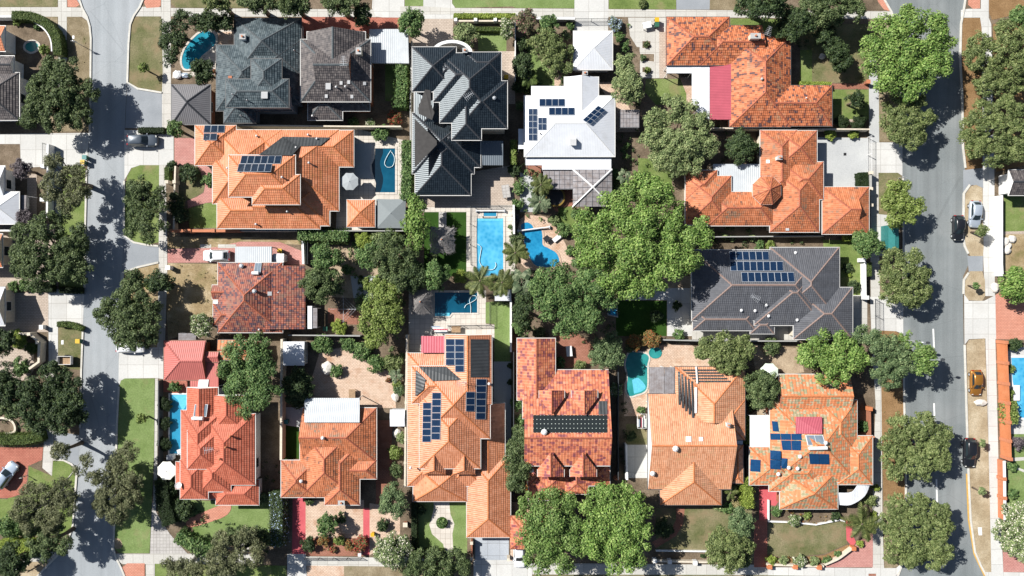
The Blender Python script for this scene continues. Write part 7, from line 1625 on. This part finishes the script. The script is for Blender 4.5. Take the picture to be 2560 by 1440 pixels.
# --- street trees, right road
tree('street_tree', 'huge bright green street tree at upper right over road', 2272, 128, 112, 'bright', 10.5, blobs=[(2270, 55, 42), (2220, 75, 42), (2320, 70, 42), (2185, 115, 36), (2250, 120, 56), (2310, 130, 56), (2355, 105, 30), (2200, 160, 40), (2265, 175, 52), (2325, 180, 42), (2215, 205, 40), (2260, 220, 36), (2300, 215, 30), (2350, 160, 30)])
tree('street_tree', 'olive brown street tree below huge bright tree', 2268, 305, 68, 'olive', 7, blobs=[(2240, 270, 34), (2290, 265, 30), (2225, 300, 30), (2270, 305, 44), (2310, 300, 28), (2240, 335, 32), (2285, 345, 34), (2300, 250, 18)])
tree('street_tree', 'olive street tree on rusty verge at right edge, top one', 2492, 155, 100, 'olive', 8.5, blobs=[(2510, 85, 36), (2450, 110, 38), (2500, 125, 46), (2550, 110, 40), (2430, 150, 36), (2480, 175, 46), (2535, 170, 46), (2460, 210, 36), (2515, 215, 40), (2560, 205, 30)])
tree('street_tree', 'round olive street tree on rusty verge at right edge, second', 2487, 335, 92, 'olive', 8, blobs=[(2460, 280, 38), (2510, 275, 40), (2550, 290, 36), (2425, 320, 38), (2480, 330, 52), (2535, 340, 46), (2440, 370, 38), (2490, 385, 42), (2540, 385, 32), (2410, 345, 22)])
tree('tree', 'dark green tree in the top right frame corner', 2548, 45, 30, 'green', 5)
tree('street_tree', 'yellow green street tree left of the black moving car', 2250, 508, 60, 'yellow', 6.5, blobs=[(2235, 475, 28), (2265, 480, 26), (2225, 510, 28), (2255, 515, 36), (2285, 515, 24), (2240, 545, 26), (2275, 540, 24)])
tree('tree', 'bright glossy tree at grey roof corner beside bus shelter', 2166, 607, 40, 'green', 5); tree('street_tree', 'olive street tree between bus shelter and white crossover', 2255, 705, 72, 'olive', 7, blobs=[(2230, 650, 32), (2275, 655, 26), (2215, 690, 32), (2260, 695, 48), (2300, 690, 30), (2225, 735, 34), (2270, 740, 36), (2305, 730, 24), (2285, 640, 20)])
tree('street_tree', 'round olive street tree right of red brick front wall', 2288, 1122, 90, 'olive', 7.5, blobs=[(2250, 1065, 40), (2300, 1060, 40), (2345, 1085, 34), (2225, 1105, 38), (2280, 1115, 54), (2335, 1125, 44), (2235, 1150, 38), (2290, 1165, 44), (2345, 1155, 30), (2240, 1185, 24)])
tree('street_tree', 'olive brown street tree lowest at right near bottom edge', 2293, 1322, 92, 'olive', 8, blobs=[(2240, 1265, 34), (2295, 1260, 36), (2345, 1280, 34), (2225, 1305, 34), (2280, 1310, 50), (2340, 1320, 46), (2235, 1350, 36), (2290, 1370, 48), (2345, 1370, 38), (2225, 1385, 22), (2330, 1400, 26), (2270, 1400, 24)])
tree('tree', 'bright green tree at right edge over red driveway', 2532, 712, 46, 'bright', 5); tree('tree', 'cream tipped green tree at lower right edge', 2545, 1325, 62, 'white', 5.5, .9, 1.3)
tree('tree', 'bright green tree overhanging grey roof and lichen roof', 2075, 892, 88, 'bright', 8, blobs=[(2035, 865, 36), (2080, 855, 36), (2015, 895, 30), (2060, 905, 44), (2110, 895, 42), (2085, 940, 32), (2120, 870, 30), (2140, 900, 28), (2055, 940, 24)])
tree('street_tree', 'sage green street tree left of twin street lamps', 2215, 905, 74, 'bluegrey', 8, blobs=[(2150, 835, 26), (2190, 865, 34), (2235, 870, 36), (2205, 910, 44), (2250, 915, 38), (2220, 945, 34), (2175, 845, 26), (2260, 885, 28)])
tree('street_tree', 'yellowish small street tree at end of the sage green tree', 2300, 895, 44, 'meadow', 7.5, blobs=[(2285, 870, 24), (2310, 885, 26), (2300, 915, 26), (2325, 905, 18), (2262, 838, 18), (2320, 880, 18)])
# --- centre
tree('tree', 'giant bright green spreading tree in centre of block', 1590, 590, 168, 'bright', 14.5, blobs=[(1590, 470, 44), (1635, 490, 46), (1545, 505, 42), (1490, 560, 48), (1540, 575, 56), (1600, 555, 58), (1665, 520, 44), (1690, 575, 46), (1735, 590, 38), (1650, 610, 60), (1580, 640, 60), (1500, 630, 52), (1465, 590, 36), (1470, 650, 36), (1540, 690, 48), (1600, 705, 44), (1660, 670, 46), (1710, 640, 42), (1575, 725, 34), (1640, 700, 28), (1750, 560, 26), (1705, 655, 36)], rsub=1.15, limbs=9)
tree('tree', 'big dark green leafy tree below kidney shaped pool', 1425, 745, 108, 'green', 11.5, blobs=[(1380, 690, 40), (1435, 680, 42), (1480, 705, 40), (1345, 715, 34), (1400, 730, 54), (1460, 750, 50), (1510, 740, 36), (1375, 765, 40), (1425, 795, 46), (1475, 790, 36), (1400, 820, 28)], rsub=.85, limbs=8)
tree('tree', 'tall narrow bright green tree beside thatched shelter lawn', 1038, 548, 36, 'bright', 6, .9, 1.7, blobs=[(1035, 520, 30), (1045, 550, 32), (1025, 565, 28), (1045, 590, 28), (1020, 540, 22), (1035, 610, 22)])
tree('tree', 'large grey green tree left of thatched shelter', 985, 655, 74, 'drab', 6.5, blobs=[(985, 605, 36), (950, 640, 36), (1000, 640, 40), (970, 675, 40), (1020, 670, 34), (1000, 705, 34), (960, 615, 28), (1030, 640, 24), (1025, 705, 26)])
tree('tree', 'bright green tree at centre left of grey green tree', 925, 640, 36, 'green', 5, 1, 1.2); tree('tree', 'leafy green tree right of dark metal double gate', 815, 648, 42, 'green', 5, 1, 1.1)
tree('tree', 'hazy dark tree overhanging dark red roof edge', 805, 712, 50, 'drab', 5.5); tree('tree', 'yellow green tree column behind hoist, upper part of group', 965, 742, 46, 'yellow', 5.5, .9, 1.2)
tree('tree', 'yellow green tree below other yellow tree by courtyard fence', 945, 812, 56, 'yellow', 6, blobs=[(930, 775, 30), (960, 780, 32), (985, 800, 28), (925, 810, 30), (955, 825, 34), (940, 850, 26), (985, 770, 24)])
tree('tree', 'round bright green tree below palms left of solar house pool', 1090, 690, 36, 'green', 5); tree('tree', 'dark green tree filling gap left of the round pool tree', 1035, 690, 38, 'dark', 5)
tree('tree', 'dark conifer clump right of narrow back lawn', 1308, 775, 34, 'dark', 6, .8, 1.5); tree('tree', 'fern leaved dark tree above tiled garage wing of dormer house', 1305, 815, 26, 'green', 4.5)
tree('tree', 'round bright dense tree over salmon house back yard', 628, 935, 88, 'green', 9.5, blobs=[(640, 855, 34), (605, 880, 40), (650, 895, 42), (580, 925, 38), (630, 935, 50), (675, 930, 34), (600, 975, 42), (650, 985, 42), (620, 1015, 28), (680, 975, 24), (670, 870, 24)], rsub=.9)
tree('tree', 'dark tall cypress hedge tree between solar and dormer houses', 1293, 1150, 40, 'drab', 6, blobs=[(1305, 1085, 24), (1295, 1115, 28), (1285, 1150, 30), (1300, 1170, 28), (1288, 1200, 28), (1295, 1215, 22)])
tree('tree', 'giant bright green tree at bottom centre, right of pair', 1535, 1320, 105, 'bright', 11, blobs=[(1525, 1225, 38), (1570, 1240, 34), (1490, 1255, 38), (1540, 1275, 50), (1590, 1285, 36), (1500, 1315, 46), (1560, 1335, 52), (1605, 1330, 28), (1520, 1375, 44), (1575, 1390, 36), (1480, 1360, 32), (1530, 1415, 26), (1600, 1370, 24)], rsub=1.0)
tree('tree', 'giant bright green tree at bottom centre, left of pair', 1380, 1330, 92, 'meadow', 10, blobs=[(1370, 1250, 40), (1410, 1260, 34), (1320, 1275, 36), (1365, 1300, 50), (1420, 1310, 42), (1330, 1330, 38), (1385, 1350, 48), (1345, 1380, 40), (1400, 1400, 38), (1440, 1360, 34), (1315, 1245, 22), (1350, 1415, 26)], rsub=1.0)
tree('tree', 'round olive tree on lower footpath between two front lawns', 1822, 1375, 62, 'olive', 6.5); tree('tree', 'grey olive tree above the round olive footpath tree', 1850, 1305, 36, 'bluegrey', 5.5, 1, 1.2)
tree('tree', 'wide olive tree below the grey house with long shadow', 1815, 882, 64, 'olive', 6, blobs=[(1770, 865, 30), (1810, 860, 34), (1850, 860, 30), (1790, 890, 36), (1835, 895, 38), (1865, 875, 24), (1820, 915, 30), (1845, 918, 22), (1755, 880, 22)])
tree('tree', 'grey olive tree between apricot and lichen houses', 1905, 972, 46, 'drab', 5, .95, 1.2); tree('tree', 'silvery tree beside red brick patio of dormer house', 1520, 880, 46, 'bluegrey', 5, 1.1, 1)
tree('tree', 'blue grey tree beside beige front garden', 985, 1250, 40, 'bluegrey', 5, .9, 1.2); tree('tree', 'white flowering tree at lower street beside flower bed', 980, 1376, 50, 'white', 5)
tree('tree', 'low wide olive tree at bottom edge under keyhole path lawn', 1098, 1412, 74, 'drab', 5.5, blobs=[(1045, 1400, 32), (1090, 1395, 34), (1135, 1400, 32), (1065, 1425, 34), (1115, 1428, 36), (1155, 1420, 26), (1025, 1425, 24)])
tree('tree', 'dark green tree in the middle of the beige front garden', 818, 1312, 30, 'green', 3.5); tree('tree', 'dark tree at salmon lawn bottom beside blue flower hedge', 640, 1345, 34, 'dark', 4.5, 1.3, .8)
tree('tree', 'dark dense garden tree left of shed shade courtyard', 745, 965, 40, 'dark', 4.5); tree('tree', 'dark shrub tree on dry grass throwing long shadow', 403, 706, 34, 'dark', 4.5, 1.1, .7)
tree('tree', 'white blossomed tree at corner of the red metal garage', 507, 812, 31, 'white', 4); tree('street_tree', 'thin young street tree near black car at right verge', 2455, 1108, 10, 'pale', 2.6)
tree('street_tree', 'thin young street tree on pale verge above the drain', 2453, 1228, 11, 'pale', 2.6); tree('street_tree', 'small leaning street tree below silver car', 2452, 578, 16, 'olive', 3)
tree('street_tree', 'tiny young street tree on verge above white crossing', 2439, 714, 9, 'green', 2.2); tree('street_tree', 'thin young tree on bright verge lawn at lower left', 354, 1047, 15, 'yellow', 2.8, sparse=.7)
tree('street_tree', 'thin young tree on brown lawn beside oval pool garden', 358, 170, 13, 'yellow', 2.5, sparse=.7)
# --- palms and broad leaf plants
palm('yellow palm at lower end of bright blue pool, left of two', 1200, 702, 40, 14); palm('yellow palm at lower end of bright blue pool, right of two', 1255, 706, 36, 13)
palm('yellowish palm left of the kidney pool', 1288, 632, 34, 14); palm('broad leafed pale plant clump right of the pool palms', 1305, 705, 40, 14, 'cactus', 2.6, True, 'banana_plant', 'plant')
palm('yellow palm beside trampoline under flat pergola', 1352, 462, 30, 14, h=3.2); palm('blue green agave like palm left of trampoline', 1350, 505, 30, 16, 'cactus', 2.5)
palm('spiky palm in corner bed left of lower right path', 2155, 1310, 48, 12, h=3.0, droop=.4); palm('small palm beside the apricot gabled porch', 1826, 1232, 20, 12, h=2.4)
palm('dark fan palm at right of curved garden lawn', 1322, 195, 26, 14, 'hedge', 2.6); palm('broad leafed plant beside crossed gazebo', 1560, 440, 22, 10, 'cactus', 2.2, True, 'banana_plant', 'plant')
palm('small palm among flower beds in courtyard right', 990, 940, 18, 10, 'cactus', 2.0)
# --- hedges
hedge('curved clipped hedge around the corner garden at top left', [(30, 38), (75, 40), (110, 55), (135, 82), (143, 110), (144, 136)], 1.25, 1.5, 'hedge', 4)
hedge('thin dark hedge strip beside slate blue car driveway', [(346, 325), (408, 325)], .75, .9, 'hedgedark'); hedge('dark clipped hedge curving above box trailer lawn', [(143, 811), (165, 811), (185, 815), (204, 823)], .7, .9, 'hedge', 3)
hedge('clipped front hedge above the small square lawn at top', [(1135, 39), (1288, 39)], .7, 1.1, 'lime'); hedge('inner clipped hedge above small square front lawn', [(1180, 72), (1268, 73)], .6, .8, 'hedge')
hedge('tall leafy hedge along charcoal house left boundary', [(1017, 352), (1018, 430), (1015, 500)], 1.4, 2.2, 'green', 0, loose=.2); hedge('bushy hedge beside green strip right of brown slate house', [(1003, 160), (1006, 215), (1000, 268)], 1.7, 2.2, 'green', 0, loose=.25)
hedge('dark clipped box hedge beside forecourt at hipped garage', [(2158, 432), (2160, 466)], 1.5, 1.2, 'hedgedark'); hedge('box hedge between white walls right of the grey house', [(2171, 657), (2172, 690)], .9, 1.1, 'hedge')
hedge('leafy hedge below charcoal umbrella garden fence', [(745, 588), (860, 590), (870, 592)], 1.6, 1.8, 'green', loose=.25); hedge('blue flowering hedge between salmon lawn and crimson path', [(690, 1230), (692, 1280), (690, 1365)], 1.9, 1.8, 'bluehedge', loose=.25)
hedge('dark hedge under cream umbrella along pale pavers', [(402, 1200), (410, 1260), (425, 1310)], 2.0, 1.9, 'hedgedark', loose=.25); hedge('bright corner hedge at lower end of pale pavers', [(442, 1340), (480, 1362), (530, 1380)], 1.8, 1.5, 'green', loose=.22)
hedge('clipped lime green hedge at bottom left', [(0, 1372), (80, 1372)], 2.6, 1.3, 'lime'); hedge('hedge above the red brick driveway at left edge', [(-20, 1100), (60, 1100), (105, 1090)], 1.4, 1.3, 'hedge', loose=.2)
hedge('climbing green hedge along fence left of crimson driveway', [(1866, 1195), (1872, 1270)], 1.4, 2.0, 'lime', loose=.25); hedge('yellow leafed hedge strip right of dark side path', [(1284, 350), (1284, 410)], .7, 1.6, 'yellow', loose=.1)
hedge('slim hedge by lawn at keyhole path left side', [(1035, 1260), (1036, 1385)], .8, 1.1, 'hedgedark'); hedge('low hedge at bottom of keyhole path lawn', [(1062, 1382), (1110, 1382)], 1.0, .7, 'hedge')
hedge('bright leafy hedge beside orange brick wall and pool', [(2528, 1005), (2532, 1060)], 1.5, 1.6, 'yellow', loose=.25); hedge('bright clump hedge by turret house garage bottom', [(2112, 595), (2140, 594)], .9, 1.0, 'lime')
hedge('low bright green hedge above the red wing roof lawn', [(2000, 211), (2078, 212)], .8, .8, 'lime'); hedge('green ivy hedge strip beside apricot house pergola wall', [(1869, 1040), (1870, 1110)], .8, 1.5, 'lime', loose=.15)
hedge('small clipped hedges beside front fence of orange house', [(417, 420), (417, 450)], .7, 1.0, 'hedge'); hedge('dark hedge patch right of beige driveway trees', [(100, 718), (130, 718)], 1.4, 1.1, 'hedgedark')
hedge('dark low hedge at edge of lawn below largest street tree', [(148, 725), (205, 727)], .8, .7, 'hedgedark')
# --- shrubs
SH = '''topiary ball with golden leaves at left of curved hedge wall|43|53|11|yellow
golden ball shrub at inner end of curved hedge|110|126|15|yellow
small green shrub inside curved hedge near white deck|92|66|9|green
lime bushy shrub at lower left of large dark olive tree|60|292|26|lime
round green shrub left of beige driveway, first of three|33|716|16|green
round green shrub left of beige driveway, middle of three|60|712|16|green
round green shrub left of beige driveway, last of three|86|718|15|green
yellow green shrub behind zigzag cream wall|45|848|24|lime
bright green shrub below zigzag wall near left edge|52|918|24|green
ivy mound inside zigzag cream wall|80|870|18|hedge
pale shrub by low pond wall at left|82|1065|20|pale
bright leafy shrub above clipped lime hedge|22|1318|34|green
grey shrub at left of dark bottom street tree|75|1000|24|drab
bright shrub on the dry verge before long shadow tree|368|712|13|yellow
dark roundish bush at island tree foot by front fence|430|416|15|dark
dark spreading bush on small lawn beside pink path|474|432|24|dark
bright shrub against orange house wall beside pink path|523|452|20|green
dark bush overhanging front fence near lawn, upper|438|505|26|dark
dark bush overhanging front fence near lawn, lower|450|535|24|dark
dark hedge shrub along lap pool edge, upper|412|1010|18|hedgedark
dark hedge shrub along lap pool edge, middle|410|1060|18|hedgedark
dark hedge shrub along lap pool edge, lower|410|1110|18|hedgedark
small bright bush between red garage and lap pool|436|968|16|green
dark leafy shrub below cream umbrella|425|1215|26|dark
dark leafy shrub in shade at corner of salmon lawn|455|1275|30|dark
pale leafed shrub at right of salmon porch roof|662|1248|17|pale
dark shrub on the salmon lawn bottom edge left|500|1372|26|dark
dark wispy bush at bottom of salmon lawn|590|1340|30|drab
green shrub strip above cream wall by brown slate house|883|305|14|green
low flowering shrub beside brown slate house back wall|925|308|14|white
pink flowering bougainvillea at charcoal house back corner|985|295|20|red
green bush above deep blue pool deck|950|333|24|green
small pink flower shrub beside oval pool|537|178|6|red
bright bush left of lower hedge by metal gate|785|590|16|green
lime shrub at fence corner under cabana|910|600|24|lime
bright shrub right of lime shrub under grey umbrella|945|590|22|pale
lime shrub under square charcoal umbrella|988|590|20|yellow
sprawling shrub below leafy green tree by gate|868|672|14|green
small green plant on sandy bed near centre|867|675|10|lime
light green bush by grey paving near hoist|925|712|20|yellow
small dark bush in sand bed right of hazy tree|902|700|11|dark
lime rounded bush below rotary hoist|849|819|20|lime
round green tree shrub by courtyard shed|806|860|28|green
bushy shrub above courtyard right of round shrub|868|862|22|green
dense bush in courtyard right, upper left|905|880|26|green
dense bush in courtyard right, lower|940|908|26|green
olive bush at courtyard right near cream wall|985|908|28|olive
pale bush by cream wall in courtyard|992|960|14|yellow
magenta flower bush at courtyard edge|970|950|7|red
grey bush at courtyard lower right|998|975|16|bluegrey
green half bush beside smooth boulder|842|928|17|green
dark bush at courtyard shade near white patio|745|1000|26|dark
yellow bush in side yard of weathered orange house|987|1130|20|yellow
sage shrub in side yard near small white shed|1003|1095|14|pale
dark shrub in side yard below yellow bush|990|1175|20|drab
grey dome shrub by crimson path in beige garden|850|1295|16|drab
round dark shrub right of narrow crimson path|955|1313|17|dark
red leafed bush at right end of flower bed|900|1360|21|red
dark bush at left end of flower bed|772|1360|21|dark
mixed green bush second in flower bed|808|1352|17|rust
yellow flower bush in middle of flower bed|848|1352|15|yellow
small rusty bush in flower bed right half|872|1365|13|rust
dark round pot bush in flower bed front|832|1374|10|red
small grey shrub under weathered orange porch|774|1253|12|drab
round shrub in centre of keyhole path circle|1105|1307|14|green
dark shrub at lawn corner left of keyhole path|1052|1275|14|dark
dark shrub in bottom corner of keyhole lawn|1045|1378|18|dark
small potted bush at deck wall right of blue pool|1275|566|7|green
grey palm like shrub above yellow kidney pool palm|1290|595|20|drab
dark shrub at fence corner left of white house|1288|425|18|dark
green shrub below dark fence shrub near white house|1296|470|16|green
green shrub beside grey paving of white house garden|1293|510|17|green
purple bush beside kidney pool head|1290|546|11|purple
pale bush right of kidney pool paving, top|1385|552|15|pale
dark leafy bush right of kidney pool paving|1408|575|20|green
green bush below crossed gazebo|1442|535|18|green
low creeper edging kidney pool at right|1426|625|13|green
dark green bush right of crossed gazebo, upper|1535|438|20|green
dark bush right of crossed gazebo, lower|1545|480|22|drab
yellow ball shrub beside white porch roof|1317|224|10|yellow
dark lush shrub by curved lawn bottom|1340|215|18|green
dark lush shrub left of curved lawn|1300|215|20|dark
green shrub at white garage front bed|1425|65|12|green
small pale shrub left of white garage|1415|90|13|pale
pink flowered shrub by pale fence|1320|75|14|pink
dark shrub at fence under pink shrub|1300|110|20|dark
blue flowering shrub at white garage driveway corner|1538|60|19|blue
green shrub below blue flowering shrub|1548|92|14|green
bush left of patio squares, lower|1562|118|14|green
grey small bush in patio square|1608|144|9|bluegrey
green small bush in lowest patio square|1618|175|9|yellow
brown green bush in top patio square|1616|111|8|drab
round bush on top verge lawn|1606|8|11|olive
small green bush under antenna chimney of red roof|1840|82|12|green
dark round topiary at red wing corner, left|2103|305|18|hedgedark
dark round topiary at red wing corner, right|2146|308|22|hedgedark
bright bush on fence top left of forecourt|2075|335|16|lime
bright bush on fence top right of forecourt|2133|335|14|lime
green bush along turret house back wall|1895|372|16|pale
bush at fence below turret house, first|1812|592|9|pale
bush at fence below turret house, second|1830|597|9|pale
bush at fence below turret house, third|1880|596|10|pale
lush bush on grey house fence, left|1900|612|14|green
lush bush on grey house fence, right|1925|612|13|yellow
dark bush on narrow lawn right of grey house|2118|670|14|dark
small lime bush in narrow lawn shadow|2123|688|6|lime
dark bush in shade on narrow lawn|2135|715|16|dark
pale bush on white path by grey house|1693|765|13|dark
rusty bush below dark lawn, left|1588|855|22|rust
yellow rusty bush below dark lawn, right|1632|848|24|rust
green bush beside white path bottom|1698|838|17|green
dark bush hanging over the dark lawn|1640|790|18|dark
bush left of teal pool spa|1575|868|14|drab
grey bush at wide olive tree left foot|1745|880|15|pale
white flowered bush between dormer house and teal pool|1540|975|20|white
low green bush in shaded yard beside dormer house|1400|905|14|green
sprawling low bush at brick patio edge|1450|915|18|olive
thorny bush at back wall of dormer garage wing|1350|835|18|drab
dark undergrowth bush beside dark side fence|1290|1010|18|green
leafy bush beside dormer house side wall|1298|1050|14|green
brown hanging bush under tall cypress|1318|1222|12|rust
green climber at pergola washing line|1603|1025|11|green
dark bush in shade below washing line|1577|1090|14|dark
dark bush at brown fence yard below olive tree|1930|865|24|drab
dark green bush beside grey olive tree lower end|1880|1010|17|green
round bush beside red brick front wall|2158|1065|15|green
yellow small bush by red brick wall lower|2190|1220|10|lime
olive bush right of white verandah roof|2175|1250|18|olive
lime round bush in corner path bed|2183|1288|10|lime
lime round bush at corner path bend|2150|1360|11|lime
dark round bush at lichen house bed|2088|1290|13|dark
white flowered bush in lichen house bed, middle|1985|1300|17|white
dark green bush in lichen house bed, left|1942|1278|15|green
yellow grass bush in lichen house bed|2018|1288|10|yellow
lime bush at lower lawn wall, first from left|1928|1400|14|lime
pale bush at lower lawn wall, second|1958|1400|13|pale
white flowered bush at lower lawn wall, third|2000|1402|18|white
pale bush at lower lawn wall, fourth|2035|1404|14|pale
small bush at curved pink wall, left|2065|1400|12|green
small bush at curved pink wall, right|2095|1385|10|green
shrub between apricot porch and climbing hedge|1820|1270|17|green
pale shrub beside apricot porch corner|1795|1268|12|pale
brown grass clump by climbing hedge|1840|1260|16|grassclump
dark small shrub in front wall bed|1757|1390|7|dark
dark bush at left of patchy lawn shade|1660|1320|26|dark
bush at pool fence beyond orange wall, top|2535|860|20|dark
yellow bush behind orange wall by blue pool|2524|920|13|yellow
yellow bush behind orange wall by white lounge|2523|985|14|yellow
purple dark bush behind orange wall lower end|2540|1105|20|purple
small green bush by lawn behind railing wall|2530|1165|14|green
green bush beside lawn at railing wall lower|2533|1235|14|green
dark green bush at pool garden bottom beyond round pool tree|1150|690|18|lime
dark bush under thatched shelter corner|1080|645|15|drab
bush behind apricot solar house narrow lawn top|1265|755|10|dark
dark bush in side path of apricot solar house, upper|1275|915|8|dark
dark bush in side path of apricot solar house, lower|1275|955|8|dark'''
for ln in SH.split('\n'):
    l, a, b, r, k = ln.split('|'); shrub(l, float(a), float(b), float(r), k)
# --- low plants in the beds (uncountable)
cover_plants('garden_plants', [[(500, 600), (545, 600), (545, 618), (420, 618)], [(430, 660), (540, 665), (540, 800), (420, 840)], [(306, 685), (393, 665), (393, 860), (300, 865)]], 'grassclump', .5, .22, .15)
cover_plants('ground_cover', [[(1290, 60), (1440, 60), (1430, 215), (1320, 260), (1290, 300)], [(1540, 60), (1580, 60), (1600, 330), (1540, 300)], [(860, 580), (1010, 590), (1010, 740), (900, 760)], [(1290, 430), (1340, 420), (1440, 560), (1400, 560), (1300, 540)], [(900, 830), (1010, 700), (1010, 900), (960, 930)]], 'green', .55, .35, .4)
cover_plants('dark_ground_cover', [[(400, 50), (560, 45), (480, 90), (440, 180), (405, 170)], [(1260, 660), (1560, 680), (1540, 850), (1290, 880)], [(0, 830), (120, 930), (130, 1090), (0, 1090)], [(400, 1180), (470, 1260), (690, 1350), (690, 1390), (480, 1385)], [(1550, 330), (1660, 400), (1660, 480), (1540, 430)], [(1900, 60), (2060, 60), (2090, 110), (1990, 120)], [(1770, 566), (2060, 586), (2060, 618), (1770, 618)], [(1780, 316), (1900, 316), (1900, 430), (1780, 400)], [(1850, 46), (2175, 48), (2100, 75), (1860, 62)], [(1278, 900), (1310, 900), (1310, 1240), (1278, 1240)], [(1545, 930), (1565, 930), (1565, 1200), (1545, 1200)], [(640, 1150), (705, 1150), (700, 1250), (660, 1250)], [(1280, 340), (1312, 340), (1312, 420), (1280, 420)], [(45, 300), (130, 300), (130, 332), (20, 332)]], 'dark', .6, .4, .5)  # strip right of the salmon house: dark plants stand in for shaded brick
cover_plants('garden_shrubbery', [[(770, 585), (1010, 590), (1010, 760), (900, 770), (860, 700), (790, 690)], [(1290, 425), (1345, 425), (1345, 540), (1300, 540)], [(1540, 395), (1600, 395), (1600, 460), (1530, 520)], [(890, 690), (1010, 690), (1010, 900), (930, 880)], [(1540, 330), (1590, 330), (1600, 400), (1545, 400)], [(1290, 170), (1330, 170), (1335, 300), (1290, 300)]], 'green', .28, .75, .9)
cover_plants('flower_bed_plants', [[(768, 1345), (905, 1345), (905, 1388), (768, 1388)], [(1925, 1265), (2115, 1292), (2040, 1315), (1925, 1303)], [(1922, 1390), (2055, 1392), (2120, 1365), (2080, 1402), (1922, 1412)]], 'rust', 1.0, .25, .35)
cover_plants('fallen_leaves', [[(1830, 45), (2170, 50), (2170, 200), (2000, 200), (1990, 90)], [(2200, 830), (2255, 840), (2258, 1390), (2210, 1400)], [(168, 45), (225, 60), (225, 320), (130, 320)]], 'grassclump', .25, .12, .05)
